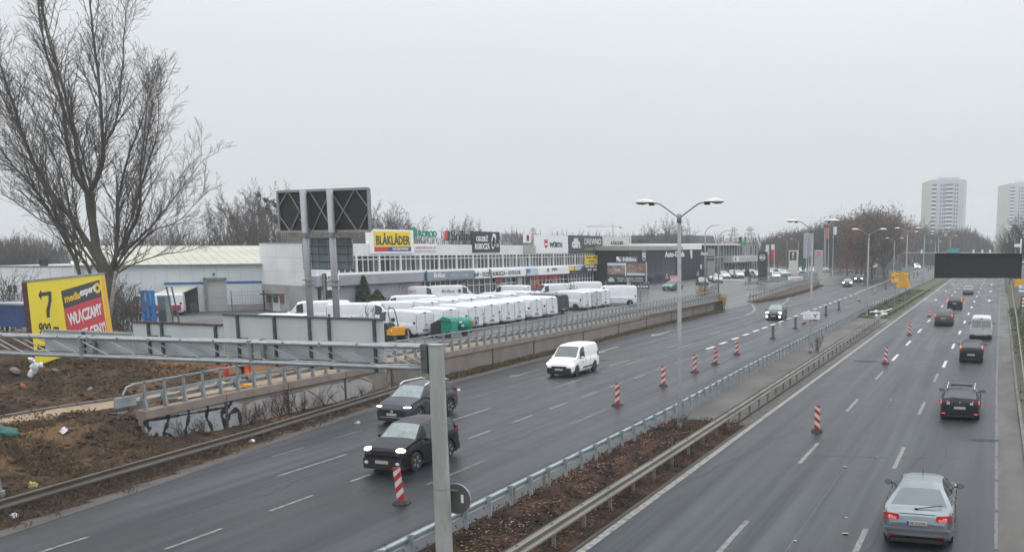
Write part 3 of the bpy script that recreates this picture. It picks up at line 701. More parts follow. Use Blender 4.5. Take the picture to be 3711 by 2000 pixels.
# ================================================================ ELECTRONIC SIGNS
led=thing('electronic_sign','large dark electronic sign seen from behind with crossed braces on two posts','sign',(-37,47,1.3),world=True)
A=atc(1009,697,58.0); B=atc(1337,682,54.7); dl=(B-A); zl=(A.z+B.z)/2; dl.z=0; LL=dl.length; dl.normalize(); nl=Vector((-dl.y,dl.x,0)); 
ZT=zl; ZB=(atc(1024,842,58).z+atc(1341,834,54.7).z)/2; A0=Vector((A.x,A.y,0))
def LP(s,z,e=0): return A0+dl*s+nl*e+Vector((0,0,z))
MB().add([LP(0,ZB,0),LP(LL,ZB,0),LP(LL,ZT,0),LP(0,ZT,0),LP(0,ZB,.1),LP(LL,ZB,.1),LP(LL,ZT,.1),LP(0,ZT,.1)],[(0,1,2,3),(7,6,5,4),(0,4,5,1),(1,5,6,2),(2,6,7,3),(3,7,4,0)]).build('cabinet',DARKP,led)
GF=mat('grey frame paint',(.25,.26,.27),.5,.2,.12,3)
for p,q,nm in ((LP(0,ZT,-.06),LP(LL,ZT,-.06),'frame'),(LP(0,ZB,-.06),LP(LL,ZB,-.06),'frame'),(LP(0,ZB,-.06),LP(0,ZT,-.06),'frame'),(LP(LL,ZB,-.06),LP(LL,ZT,-.06),'frame')):
    MB().bar(p,q,.13,.14).build(nm,GF,led)
def brace(s0,z0,s1,z1): MB().bar(LP(s0*LL,lerp(ZB,ZT,z0),-.05),LP(s1*LL,lerp(ZB,ZT,z1),-.05),.06,.05).build('brace',GF,led)
for k in (.115,.36,.84):
    pass
for a,b,c,d in [(.12,1,.0,.62),(.12,1,.24,.5),(.24,.5,.12,0),(0,.4,.12,0),(.36,1,.24,.7),(.36,1,.61,0),(.6,1,.37,0),(.24,.3,.36,0),(.6,.95,.86,0),(.86,1,.62,.1),(.86,1,1,.52),(1,.5,.88,0)]:
    brace(a,b,c,d)
GPOST=mat('grey round post paint',(.29,.30,.32),.45,.1,.1,2)
for (u,v) in ((1112,930),(1208,930)):
    # posts stand just in front of the cabinet
    r=ray(u,v); P=A0-nl*.36; t=((P-Vector((0,0,0))).dot(nl))/(r.x*nl.x+r.y*nl.y); x,y=r.x*t,r.y*t
    MB().tube([(x,y,1.2),(x,y,ZT+.02)],.19,14).build('post',GPOST,led,True)
    for z in (ZB-.12,ZB-.30,ZB-2.85,ZB-3.15): MB().cbox((x,y,z),(.52,.46,.07)).build('clamp',GALVD,led)
    MB().box(x-.35,x+.35,y-.35,y+.35,1.2,1.36).build('footing',CONCG,led)
bs=thing('blue_sign_back','blue grey gridded back of a road sign below the electronic sign','sign',(-36.6,47.3,6.6),world=True)
C=atc(1092,862,58.6); D=atc(1272,858,57.0); d2=(D-C); d2.z=0; L2=d2.length; d2.normalize(); n2=Vector((-d2.y,d2.x,0)); C0=Vector((C.x,C.y,0)); zt2=C.z-.05; zb2=atc(1180,976,57.8).z
BG=mat('slate sign sheet',(.16,.21,.235),.6,.15,.15,2)
nxs=[0,.17,.30,.52,.70,.88,1]; nzs=[0,.25,.5,.75,1]
for i in range(6):
    for j in range(4):
        s0,s1,z0,z1=nxs[i]*L2+.012,nxs[i+1]*L2-.012,lerp(zb2,zt2,nzs[j])+.012,lerp(zb2,zt2,nzs[j+1])-.012
        MB().add([C0+d2*s0+n2*.1+Vector((0,0,z0)),C0+d2*s1+n2*.1+Vector((0,0,z0)),C0+d2*s1+n2*.1+Vector((0,0,z1)),C0+d2*s0+n2*.1+Vector((0,0,z1)),C0+d2*s0+n2*.14+Vector((0,0,z0)),C0+d2*s1+n2*.14+Vector((0,0,z0)),C0+d2*s1+n2*.14+Vector((0,0,z1)),C0+d2*s0+n2*.14+Vector((0,0,z1))],[(0,1,2,3),(7,6,5,4),(0,4,5,1),(1,5,6,2),(2,6,7,3),(3,7,4,0)]).build('panel',BG,bs)
for x in nxs: MB().bar(C0+d2*(x*L2)+n2*.07+Vector((0,0,zb2)),C0+d2*(x*L2)+n2*.07+Vector((0,0,zt2)),.05,.06,up=d2).build('rib',mat('pale rib',(.26,.30,.32),.5,.2,.1,3),bs)
for z in nzs: MB().bar(C0+n2*.05+Vector((0,0,lerp(zb2,zt2,z))),C0+d2*L2+n2*.05+Vector((0,0,lerp(zb2,zt2,z))),.05,.06).build('rail',PANELD,bs)
vms=thing('overhead_display','blank black electronic display hanging over the right carriageway','display',(-1.4,84,5.4),world=True)
a=atc(3391,919,80); b=atc(3703,921,80); zb=atc(3390,1006,80).z
MB().prism([(a.x,a.y,zb),(b.x,b.y,zb),(b.x,b.y,a.z),(a.x,a.y,a.z)],(0,.35,0)).build('cabinet',DARKP,vms)
for p,q in (((a.x,a.z),(b.x,b.z)),((a.x,zb),(b.x,zb))): MB().bar((p[0]-.04,a.y-.03,p[1]),(q[0]+.04,b.y-.03,q[1]),.1).build('frame',BLACK,vms)
for x,yy,q in ((a.x,a.y,1),(b.x,b.y,1)): MB().bar((x,yy-.03,zb),(x,yy-.03,a.z),.1).build('frame',BLACK,vms)
MB().tube([(a.x+.5,b.y+.75,6.6),(b.x+3,b.y+.75,6.6)],.14,8).build('support_arm',GALV,vms)
MB().tube([(b.x+2.6,b.y+.6,.1),(b.x+2.6,b.y+.6,7.2)],.2,10).build('post',GALV,vms)
for k in range(1,9): MB().box(lerp(a.x,b.x,k/9)-.008,lerp(a.x,b.x,k/9)+.008,a.y-.012+(b.y-a.y)*k/9,a.y+.02+(b.y-a.y)*k/9,zb+.06,a.z-.06).build('module_seam',mat('seam grey',(.035,.037,.042),.5,0,0),vms)
for k in range(1,3): MB().bar((a.x+.05,a.y-.008,lerp(zb,a.z,k/3)),(b.x-.05,b.y-.008,lerp(zb,a.z,k/3)),.02,.014).build('module_seam',mat('seam grey',(.035,.037,.042)),vms)
cmx=b.x-.35
MB().tube([(cmx+.25,b.y+.2,7.3),(cmx+.25,b.y+.2,8.6)],.06,6).build('camera_mast',WHITE,vms); MB().cbox((cmx,b.y,8.05),(.55,.3,.26)).build('camera',WHITE,vms)
# ================================================================ STREET LAMPS
LP_=mat('lamp post galvanised',(.23,.245,.25),.5,.15,.15,2); SH=mat('pale lamp shell',(.62,.60,.56),.45,0,.1,5); BW=mat('lamp bowl',(.22,.215,.17),.25,0,.2,8)
def lamp_head(parent,x,z,sx,y=0):
    """cobra head pointing along sx"""
    mb=MB(); n=12; prof=[(-.42,.03,.0),(-.38,.10,.05),(-.2,.16,.12),(.05,.175,.155),(.28,.14,.12),(.44,.07,.05),(.49,.01,.0)]
    vs=[];fs=[]
    for (l,w_,h_) in prof:
        for k in range(7): t=math.pi*k/6; vs.append((x+sx*l,y+w_*math.cos(t),z+h_*math.sin(t)))
    for i in range(len(prof)-1):
        for k in range(6): fs.append((i*7+k,i*7+k+1,(i+1)*7+k+1,(i+1)*7+k))
    mb.add(vs,fs); hd=mb.build('lamp_head',SH,parent,True)
    mb=MB(); vs=[];fs=[]
    for (l,w_,h_) in [(-.3,.1,.01),(-.12,.13,.045),(.1,.15,.1),(.3,.12,.085),(.44,.05,.02)]:
        for k in range(7): t=math.pi*k/6; vs.append((x+sx*l,y+w_*math.cos(t),z-h_*math.sin(t)))
    for i in range(4):
        for k in range(6): fs.append((i*7+k,(i+1)*7+k,(i+1)*7+k+1,i*7+k+1))
    mb.add(vs,fs).build('lamp_bowl',BW,hd if False else parent,True)
    MB().box(min(x-sx*.40,x-sx*.18),max(x-sx*.40,x-sx*.18),y-.07,y+.07,z-.13,z+.0).build('gear_box',BLACK,parent)
def double_lamp(label,loc,top=9.25,group='double-arm street lamps along the central strip'):
    t=thing('street_lamp',label,'street lamp',loc,0,group)
    MB().tube([(0,0,-.1),(0,0,.02),(0,0,top-.05)],[.105,.105,.075],12).build('post',LP_,t,True)
    MB().lathe([(.10,top-.32),(.10,top+.03)],(0,0,0),'z',12).build('collar',GALVD,t,True)
    for sx in (-1,1):
        e=.10 if sx>0 else 0
        MB().tube([(0,0,top-.18),(sx*.12,0,top-.05),(sx*.62,0,top+.30),(sx*.83,0,top+.44),(sx*.98,0,top+.49),(sx*1.25,0,top+.52)],.033,8).build('arm',LP_,t,True)
        lamp_head(t,sx*1.52,top+.53,sx)
    MB().lathe([(.12,0),(.12,.35)],(0,0,0),'z',12).build('base_sleeve',GALVD,t,True)
    return t
L0=double_lamp('nearest and tallest looking double-arm street lamp with full post in view',(-12.85,39.3,.05))
def lampcopy(src,label,loc):
    c=copy_tree(src,label=label); c.location=loc; return c
lampcopy(L0,'double-arm street lamp carrying the small white camera notice',(-13.05,71.6,.05))
lampcopy(L0,'double-arm street lamp beside the heap of dismantled guardrail',(-13.75,110.5,.05))
for lab,u,y,z in (('double-arm street lamp right behind the yellow direction signs',3287,152,.9),('fifth double-arm street lamp of the row, before the white headlights',3349,190,.9),('slim double-arm street lamp just left of the black overhead display',3401,236,1.0),('farthest double-arm street lamp beside the turquoise panel',3443,296,1.2)):
    r=ray(u,900); t=y/r.y; c=lampcopy(L0,lab,(r.x*t,y,z))
# smaller double lamps and single lamps
l2=lampcopy(L0,'double-arm street lamp on the slip road in front of rusty trees',(0,0,0)); r=ray(3240,930); t=215/r.y; l2.location=(r.x*t,215,-.1)
l3=lampcopy(L0,'small distant double-arm street lamp close to the display corner',(0,0,0)); r=ray(3389,930); t=330/r.y; l3.location=(r.x*t,330,-.3)
def single_lamp(label,loc,top,rot=0,arm=1.0,base=True):
    t=thing('street_lamp',label,'street lamp',loc,rot,'single-arm street lamps by the yards')
    MB().tube([(0,0,-.1),(0,0,top)],[.09,.065],10).build('post',GALVD,t,True)
    MB().tube([(0,0,top-.05),(.35*arm,0,top+.42),(.75*arm,0,top+.72),(1.25*arm,0,top+.85)],.04,8).build('arm',GALVD,t,True)
    mb=MB().ell((1.55*arm,0,top+.88),(.42,.15,.09)); mb.build('lamp_head',SH,t,True)
    return t
def at_u(u,v,y): r=ray(u,v); t=y/r.y; return Vector((r.x*t,y,H+r.z*t))
p=gp(2555,1088,1.3); q=at_u(2553,842,p.y); single_lamp('single-arm lamp standing behind the yard railing, left of the other',(p.x,p.y,1.3),q.z-1.3,0,.95)
p=gp(2604,1062,1.3); q=at_u(2603,858,p.y); single_lamp('single-arm lamp behind the golden dry grass at the railing',(p.x,p.y,1.3),q.z-1.3,0,1.05)
for lab,u,v,y,rot in (('single-arm lamp with its head towards the left, above the flag masts',3046,870,262,math.pi),('thin single-arm lamp behind the nearer grass-side lamp',3162,868,250,math.pi),('grey mast lamp behind the cream pylon',2852,872,235,math.pi),('second grey mast lamp right of the cream pylon',2894,878,245,math.pi)):
    q=at_u(u,v,y); single_lamp(lab,(q.x,y,0),q.z,rot,1.2)
# notice on the second lamp
nz=thing('camera_notice','small white notice with a blue camera sign on a lamp post','sign',(-12.95,71.3,2.9),R(4))
MB().box(-.62,.62,-.02,.02,-.28,.28).build('board',WHITE,nz)
BLU=mat('blue print',(.03,.16,.5),.5,0,.1,5); GRYT=mat('grey print',(.33,.36,.42),.5,0,.1,5)
MB().add([(.18,-.024,.02),(.45,-.024,.14),(.50,-.024,.06),(.22,-.024,-.06)],[(0,1,2,3)]).box(.24,.34,-.024,-.021,-.14,-.02).box(.14,.2,-.024,-.021,-.02,.1).build('camera_symbol',BLU,nz)
text('Miasto',nz,GRYT,(-.30,-.022,.05),(1,0,0),.14,.5,ex=.002); text('monitorowane',nz,GRYT,(-.02,-.022,-.16),(1,0,0),.12,.95,ex=.002)
# ================================================================ DELINEATORS
def delineator(label,loc,sl=1,rot=0,tilt=None,dirty=False,h=1.06,wd=.24):
    t=thing('delineator',label,'traffic delineator',loc,rot,'red and white lane delineators',tilt=None)
    if tilt: t.rotation_euler=(tilt[0],tilt[1],rot)
    mb=MB()
    RD=REDP if not dirty else mat('grimy red sheet',(.10,.03,.03),.6,0,.3,6); WD=WHP if not dirty else mat('grimy white sheet',(.17,.14,.125),.6,0,.3,6)
    MB().box(-wd/2,wd/2,-.02,.02,.12,h+.12).build('board',RD,t)
    # white diagonal bands, both faces
    n=3; st=h/3.05
    for i in range(n):
        z0=.12+st*(i+.12 if sl>0 else i+.12); z1=z0+st*.5; dz=.2
        pts=[]
        a=(-wd/2,z0) ; b=(wd/2,z0+dz); c=(wd/2,z1+dz); d=(-wd/2,z1)
        if sl<0: a,b,c,d=(-wd/2,z0+dz),(wd/2,z0),(wd/2,z1),(-wd/2,z1+dz)
        cl=lambda p:(p[0],min(max(p[1],.13),h+.115))
        a,b,c,d=map(cl,(a,b,c,d))
        MB().prism([(a[0],-.024,a[1]),(b[0],-.024,b[1]),(c[0],-.024,c[1]),(d[0],-.024,d[1])],(0,.048,0)).build('white_band',WD,t)
    mb=MB(); mb.add([(-.26,-.2,0),(.26,-.2,0),(.26,.2,0),(-.26,.2,0),(-.20,-.13,.12),(.20,-.13,.12),(.20,.13,.12),(-.20,.13,.12)],[(3,2,1,0),(4,5,6,7),(0,1,5,4),(1,2,6,5),(2,3,7,6),(3,0,4,7)])
    mb.build('foot',mat('rubber foot',(.035,.03,.029),.8,0,.3,5),t)
    return t
delineator('nearest red and white delineator, leaning to the left in front of the black SUV',(-17.5,25.35,.0),1,R(12),(0,-.10)) 
D=[('second delineator of the left carriageway, alone before the near lamp post',-18.0,44.9,0),('third delineator, standing just left of the near lamp post',-18.04,52.15,0),('clean delineator right of the near lamp post, fourth of the row',-18.09,58.5,0),('delineator tilted forward, fifth of the left row',-18.0,62.9,0),('sixth delineator, halfway between the near lamp and the camera notice',-18.16,69.3,0),('grimy delineator next to the approaching dark estate car',-18.3,82.3,1),('almost black delineator left of the camera notice',-18.46,93,1),('delineator partly hidden behind the camera notice',-18.75,99,0),('delineator directly behind the noticed lamp post',-18.5,104,0),('dark delineator right of the camera notice post',-18.73,112.5,1),('delineator behind the third lamp, in the bend row',-18.69,122.2,1),('far delineator opposite the first oncoming dark car',-18.87,142.6,0),('far delineator left of the yellow signs',-19.5,167.5,0),('far delineator touching the yellow sign from the left',-19.4,183.6,1)]
for (lab,x,y,g) in D: delineator(lab,(x,y,0),1,R(random.uniform(-12,12)),(R(random.uniform(-2,2)),R(random.uniform(-2,2))) if 'tilted' not in lab else (R(9),R(7)),bool(g))
for lab,u,v in (('grimy delineator right of the yellow signs, first of three',3294,1010),('small far delineator, second right of the yellow signs',3312,1004),('small far delineator, third right of the yellow signs',3324,1000),('tiny delineator under the distant headlights',3364,984),('tiny farthest delineator before the display',3372,978)):
    p=gp(u,v); delineator(lab,(p.x,p.y,0),1,0,None,True)
for (lab,x,y) in (('nearest delineator of the right carriageway, standing alone',-7.12,41.1),('second delineator of the right carriageway, by the dark stain',-6.93,66.8),('third delineator of the right carriageway',-7.22,89.4),('farthest delineator of the right carriageway, left of the brown car',-7.01,113.5)):
    delineator(lab,(x,y,0),-1,R(random.uniform(-6,6)),(R(random.uniform(-2,2)),R(random.uniform(-1,2))))
# ================================================================ YELLOW DIRECTION SIGNS
YEL=mat('yellow sign sheet',(.80,.40,.012),.5,0,.06,2); BLKT=mat('black lettering',(.012,.012,.013),.5,0,0); REDT=mat('red lettering',(.5,.02,.03),.5,0,0); WHT=mat('white lettering',(.75,.76,.77),.5,0,0); BLUT=mat('blue lettering',(.03,.06,.33),.5,0,0)
ys1=thing('direction_sign','larger yellow temporary direction sign with a left arrow','sign',(0,0,0),world=True)
def board(parent,u0,v0,u1,v1,y,th,m,name='board'):
    a=at_u(u0,v0,y); b=at_u(u1,v1,y); MB().box(a.x,b.x,y,y+th,b.z,a.z).build(name,m,parent); return a,b
y0=128; a,b=board(ys1,3231,988,3291,1023,y0,.06,YEL)
W_=b.x-a.x; Hh=a.z-b.z
for i,s in enumerate(('Tychy','Bielsko-B','Krakow','Wroclaw')):
    text(s if s not in() else s,ys1,BLKT,(a.x+W_*.46,y0-.012,a.z-Hh*(.15+.235*i)),(1,0,0),Hh*.13,W_*(.3,.5,.38,.46)[i],align='l',ex=.006)
MB().box(a.x+W_*.22,a.x+W_*.42,y0-.012,y0-.002,a.z-Hh*.36,a.z-Hh*.22).build('route_shield',mat('pink route patch',(.55,.2,.25),.5,0,.1,3),ys1)
MB().box(a.x+W_*.18,a.x+W_*.42,y0-.012,y0-.002,a.z-Hh*.84,a.z-Hh*.68).build('route_shield',WHT,ys1); text('S 86',ys1,BLUT,(a.x+W_*.30,y0-.016,a.z-Hh*.76),(1,0,0),Hh*.1,W_*.2,ex=.003)
MB().bar((a.x+W_*.2,y0-.012,a.z-Hh*.62),(a.x+W_*.08,y0-.012,a.z-Hh*.48),.02,.12,up=(0,1,0)).poly([(a.x+W_*.03,y0-.02,a.z-Hh*.42),(a.x+W_*.06,y0-.02,a.z-Hh*.62),(a.x+W_*.16,y0-.02,a.z-Hh*.44)]).build('arrow',BLKT,ys1)
MB().tube([(a.x+W_*.24,y0+.12,.1),(a.x+W_*.24,y0+.12,a.z-.1)],.05,8).build('post',GALVD,ys1)
ys2=thing('direction_sign','smaller yellow temporary direction sign below and right of the larger','sign',(0,0,0),world=True)
y1=126; a,b=board(ys2,3250,1023,3297,1042,y1,.06,YEL); W_=b.x-a.x; Hh=a.z-b.z
text('Olsztyn',ys2,BLKT,(a.x+W_*.4,y1-.012,a.z-Hh*.27),(1,0,0),Hh*.2,W_*.5,align='l',ex=.006); text('Rzeszow',ys2,BLKT,(a.x+W_*.3,y1-.012,a.z-Hh*.74),(1,0,0),Hh*.2,W_*.6,align='l',ex=.006)
MB().bar((a.x+W_*.25,y1-.012,a.z-Hh*.45),(a.x+W_*.12,y1-.012,a.z-Hh*.18),.02,.08,up=(0,1,0)).build('arrow',BLKT,ys2)
MB().tube([(a.x+W_*.66,y1+.12,.1),(a.x+W_*.66,y1+.12,a.z-.1)],.05,8).build('post',GALVD,ys2)
ys3=thing('direction_sign','yellow direction sign cut by the right picture edge','sign',(0,0,0),world=True)
y2=120; a,b=board(ys3,3678,1011,3730,1040,y2,.06,YEL); MB().bar((a.x+.55,y2-.012,a.z-.6),(a.x+.2,y2-.012,a.z-.3),.02,.1,up=(0,1,0)).build('arrow',BLKT,ys3); MB().tube([(b.x-.4,y2+.1,.1),(b.x-.4,y2+.1,a.z)],.05,8).build('post',GALVD,ys3)
ts=thing('taxi_board','blue and white roadside board under the yellow sign at the right edge','sign',(0,0,0),world=True)
y3=112; a,b=board(ts,3693,1029,3722,1058,y3,.06,WHITE); MB().box(a.x,b.x,y3-.008,y3-.001,lerp(b.z,a.z,.28),lerp(b.z,a.z,.42)).build('blue_band',mat('blue sheet',(.02,.10,.42),.5,0,.1,3),ts)
MB().box(a.x,b.x,y3-.008,y3-.001,a.z-.06,a.z).build('blue_band',mat('blue sheet',(.02,.10,.42),.5,0,.1,3),ts)
zc=lerp(b.z,a.z,.7); 
MB().bar((a.x+.25,y3-.012,zc-.15),(a.x+.55,y3-.012,zc+.15),.02,.03,up=(0,1,0)).bar((a.x+.55,y3-.012,zc-.15),(a.x+.25,y3-.012,zc+.15),.02,.03,up=(0,1,0)).build('cross_mark',BLKT,ts)
MB().tube([(a.x+.5,y3+.1,.1),(a.x+.5,y3+.1,b.z)],.05,8).build('post',GALVD,ts)
rb=thing('arrow_board','dark red board with white chevrons at the right picture edge','sign',(0,0,0),world=True)
y4=84; a,b=board(rb,3699,1074,3730,1116,y4,.06,mat('dark red board',(.13,.02,.018),.5,0,.2,3))
for i in range(3):
    z=lerp(a.z,b.z,.2+.3*i); x=a.x+.22; MB().add([(x-.14,y4-.01,z),(x,y4-.01,z+.12),(x+.14,y4-.01,z),(x,y4-.01,z-.12)],[(3,2,1,0)]).build('white_mark',WHT,rb)
MB().tube([(b.x-.2,y4+.1,.1),(b.x-.2,y4+.1,a.z)],.05,8).build('post',GALVD,rb)
# ================================================================ VEHICLES
def paint(name,c,rough=.28,metal=.25,coat=.15): return mat(name,c,rough,metal,.08,1.5,coat=coat,spec=.4)
def vehicle(name,label,cat,sp,loc,rot,group=None,detail=2):
    """one vehicle: +y is its front. A dense lofted shell split into paint and panes, then lamps, wheels and trim."""
    t=thing(name,label,cat,loc,rot,group)
    L,W,Hh=sp['L'],sp['W'],sp['H']; h2=L/2
    prof=[(y*L-h2,z) for y,z in sp['top']]; belt=[(y*L-h2,z) for y,z in sp['belt']]
    tum=sp.get('tum',.30); wr=sp.get('wr',.33); sill=sp.get('sill',.22)
    yr,yf=-h2+sp['ro'],h2-sp['fo']     # axles
    st=set([-h2,-h2+.04,-h2+.14,-h2+.3,h2-.3,h2-.14,h2-.04,h2])
    for y,_ in prof: st.add(round(y,3))
    for a in (yr,yf):
        for k in range(9): st.add(round(a+(wr+.07)*math.cos(math.pi*k/8),3))
    y=-h2+.3
    while y<h2-.3: st.add(round(y,3)); y+=.28
    wins=[(a*L-h2,b*L-h2) for a,b in sp.get('side',[])]
    for a,b in wins: st.add(round(a,3)); st.add(round(b,3))
    ws=[x*L-h2 for x in sp['ws']]; rw=[x*L-h2 for x in sp['rw']] if sp.get('rw') else None
    for x in ws+(rw or []): st.add(round(x,3))
    st=sorted(st); S2=[st[0]]
    for y in st[1:]:
        if y-S2[-1]>.012: S2.append(y)
    st=S2; nf=sp.get('narrow',.13)
    rings=[]
    for y in st:
        e=max(0,(abs(y)-(h2-.55))/.55); front=y>0
        k=1-(nf if front else sp.get('nrear',nf*.75))*e*e; tz=interp(prof,y); e2=max(0,(abs(y)-(h2-.05))/.05)
        k-=.025*e2; tz-=.03*e2
        hw=W/2*k; bz=min(interp(belt,y),tz-.06)
        zb=sill+.10*e2+(.05 if abs(y)>h2-.3 else 0)
        for a in (yr,yf):
            d=abs(y-a)
            if d<wr+.07: zb=max(zb,wr-.02+math.sqrt(max(0,(wr+.07)**2-d*d)))
        zb=min(zb,bz-.12)
        xr=hw*.93-tum*max(0,(tz-bz-.08)); g=tz-bz
        p=[(hw*.93,zb),(hw*.985,max(zb+.03,sill+.13)),(hw,max(zb+.05,min(.58,bz-.2))),(hw*.995,max(zb+.07,bz-.13)),(hw*.955,bz),
           (hw*.93,bz+g*.07),(lerp(hw*.93,xr,.5)+.012*min(1,g*3),bz+g*.5),(xr+.01,bz+g*.88),(xr-sp.get('pil',.07),tz-.012*min(1,g*6)),(xr*.55,tz+.012),(0,tz+.02)]
        rings.append([(-x,y,z) for x,z in p]+[(x,y,z) for x,z in p[-2::-1]])
    n=len(rings[0]); PAR={'body':MB(),'windscreen':MB(),'rear_window':MB()}; SW={}
    def face(key,mbx,q): mbx.add(q,[(0,1,2,3)])
    for i in range(len(st)-1):
        ym=(st[i]+st[i+1])/2; g=interp(prof,ym)-min(interp(belt,ym),interp(prof,ym)-.06)
        for k in range(n-1):
            q=[rings[i][k],rings[i+1][k],rings[i+1][k+1],rings[i][k+1]]
            kk=k if k<10 else n-2-k; side='l' if k<10 else 'r'
            tgt=PAR['body']
            if kk in (8,9) and ws[0]-1e-3<=ym<=ws[1]+1e-3: tgt=PAR['windscreen']
            elif rw and kk in (8,9) and rw[0]<=ym<=rw[1]: tgt=PAR['rear_window']
            elif kk in (5,6) and g>.2:
                for wi,(a,b) in enumerate(wins):
                    if a<=ym<=b: tgt=SW.setdefault((side,wi),MB())
            face(None,tgt,q)
    for r_,fl in ((rings[0],1),(rings[-1],0)):
        idx=list(range(n)); PAR['body'].add(r_,[tuple(idx if fl else idx[::-1])])
    pm=sp['paint']; gl=sp.get('glass',GLASS)
    PAR['body'].build('body',pm,t,False); bo=t.children[-1] if False else None
    for nm,m in (('windscreen',sp.get('wsm',GLASSL if sp.get('light') else GLASS)),('rear_window',sp.get('rwm',gl))):
        if PAR[nm].f: PAR[nm].build(nm,m,t)
    for kx_,mb in SW.items(): mb.build('side_window',sp.get('sgl',gl),t)
    # smooth body with hard creases kept
    for ch in [o for o in COL.objects[-1-len(SW)-3:] if o.parent==t and o.name.startswith('body')]:
        me=ch.data
        for p_ in me.polygons: p_.use_smooth=len(p_.vertices)==4
        me.set_sharp_from_angle(angle=R(38))
    MB().box(-W*.43,W*.43,-h2+.12,h2-.12,.17,.62).build('underbody',BLACK,t)
    # wheels
    tw=.2
    ty=MB().lathe([(wr*.68,-tw/2),(wr*.93,-tw/2),(wr,-tw/2+.03),(wr,tw/2-.03),(wr*.93,tw/2),(wr*.68,tw/2)],(0,0,0),'x',18).mesh('wheel',TYRE)
    rm=MB().lathe([(wr*.69,-.085),(wr*.66,.085),(wr*.60,.10),(wr*.56,.06),(.07,.065),(.05,.09)],(0,0,0),'x',18)
    for k in range(5):
        a=2*math.pi*k/5; rm.bar((.082,.05*math.cos(a),.05*math.sin(a)),(.095,wr*.62*math.cos(a),wr*.62*math.sin(a)),.07,.03,up=(1,0,0))
    rmm=rm.mesh('rim',sp.get('rim',RIM))
    for sx in (-1,1):
        for ya in (yr,yf):
            o=obj('wheel',ty,t,(sx*(W/2-tw/2-.012),ya,wr)); 
            if sx<0: o.rotation_euler=(0,0,math.pi)
            if detail>0: obj('rim',rmm,o)
    if detail<1: 
        pass
    zl=sp.get('hl_z',.72); hx=sp.get('hl_x',.62)
    for sx in (-1,1):
        MB().ell((sx*W/2*(hx+.13),h2-.20,zl),(W*.115,.16,sp.get('hl_h',.085)),10,6).build('headlight',sp.get('hl',HEADO),t,True)
        tz0,tz1,tx=sp.get('tl',(.72,.92,.80)); 
        ytl=-h2+sp.get('tly',.03)
        w_=sp.get('tlw',.17)
        x0,x1=sx*(W/2*.965-w_),sx*W/2*.955
        MB().prism([(x0,ytl-.02,tz0+(tz1-tz0)*.25),(x1,ytl+.06,tz0),(x1,ytl+.10,tz1),(x0,ytl+.0,tz1-(tz1-tz0)*.1)][::1 if sx>0 else -1],(0,.16,0)).build('tail_light',sp.get('tlm',TAIL),t)
        zc=interp(belt,ws[1]-.1)+.06
        ym=ws[1]-sp.get('mir',.32)
        mm=sp.get('mirm',pm)
        xm=W/2+.10
        if detail>0:
            o=MB().ell((sx*xm,ym,zc+.05),(.11,.075,.085),8,6).build('mirror',mm,t,True)
            MB().box(min(sx*(W/2-.08),sx*(xm-.05)),max(sx*(W/2-.08),sx*(xm-.05)),ym-.02,ym+.03,zc,zc+.035).build('mirror_arm',BLACK,o)
            MB().box(sx*xm-.08,sx*xm+.08,ym-.082,ym-.074,zc+.0,zc+.10).build('mirror_glass',mat('mirror glass',(.5,.55,.58),.05,.9,0),o)
    pz=sp.get('pl_z',.62)
    rp=MB().box(-.26,.26,-h2-.035,-h2-.01,pz-.057,pz+.057).build('number_plate',PLATE,t)
    fp=MB().box(-.26,.26,h2+.01,h2+.035,sp.get('fpl_z',.42)-.055,sp.get('fpl_z',.42)+.055).build('number_plate',PLATE,t)
    if detail>0:
        gz=sp.get('gr',(.48,.64,.5))
        MB().box(-gz[2],gz[2],h2-.03,h2+.012,gz[0],gz[1]).build('grille',BLACK,t)
        MB().box(-W*.40,W*.40,h2-.10,h2+.018,.2,.33).build('lower_grille',BLACK,t)
        bm=sp.get('bump',None)
        if bm:
            MB().box(-W*.455,W*.455,-h2-.012,-h2+.3,.24,sp.get('bz',.5)).build('rear_bumper',bm,t)
            MB().box(-W*.44,W*.44,h2-.28,h2+.016,.22,sp.get('bz',.5)+.08).build('front_bumper',bm,t)
        else:
            MB().box(-W*.36,W*.36,-h2-.010,-h2+.2,.2,.30).build('diffuser',BLACK,t)
        # door seams and handles
        for ys_ in sp.get('seams',[]):
            yy=ys_*L-h2
            for sx in (-1,1): MB().box(min(sx*W/2*.985,sx*(W/2+.004)),max(sx*W/2*.985,sx*(W/2+.004)),yy-.008,yy+.008,.34,interp(belt,yy)-.02).build('door_seam',BLACK,t)
        for yh in sp.get('handles',[]):
            yy=yh*L-h2
            for sx in (-1,1): MB().box(min(sx*W/2*.99,sx*(W/2+.02)),max(sx*W/2*.99,sx*(W/2+.02)),yy-.09,yy+.09,.80,.83).build('door_handle',pm if not sp.get('bump') else BLACK,t)
    return t
def T(*a): return list(a)
CAR=dict(L=4.4,W=1.8,H=1.48,top=T((0,.80),(.02,.93),(.07,1.02),(.20,1.40),(.30,1.47),(.45,1.48),(.58,1.42),(.73,1.02),(.86,.92),(.95,.80),(1,.66)),belt=T((0,.86),(.15,.98),(.45,.93),(.75,.90),(1,.7)),ws=(.58,.73),rw=(.085,.20),side=[(.20,.36),(.375,.52),(.535,.64)],ro=.75,fo=.85,seams=(.37,.53,.70),handles=(.42,.58))
def sp(base,**k): d=dict(base); d.update(k); return d
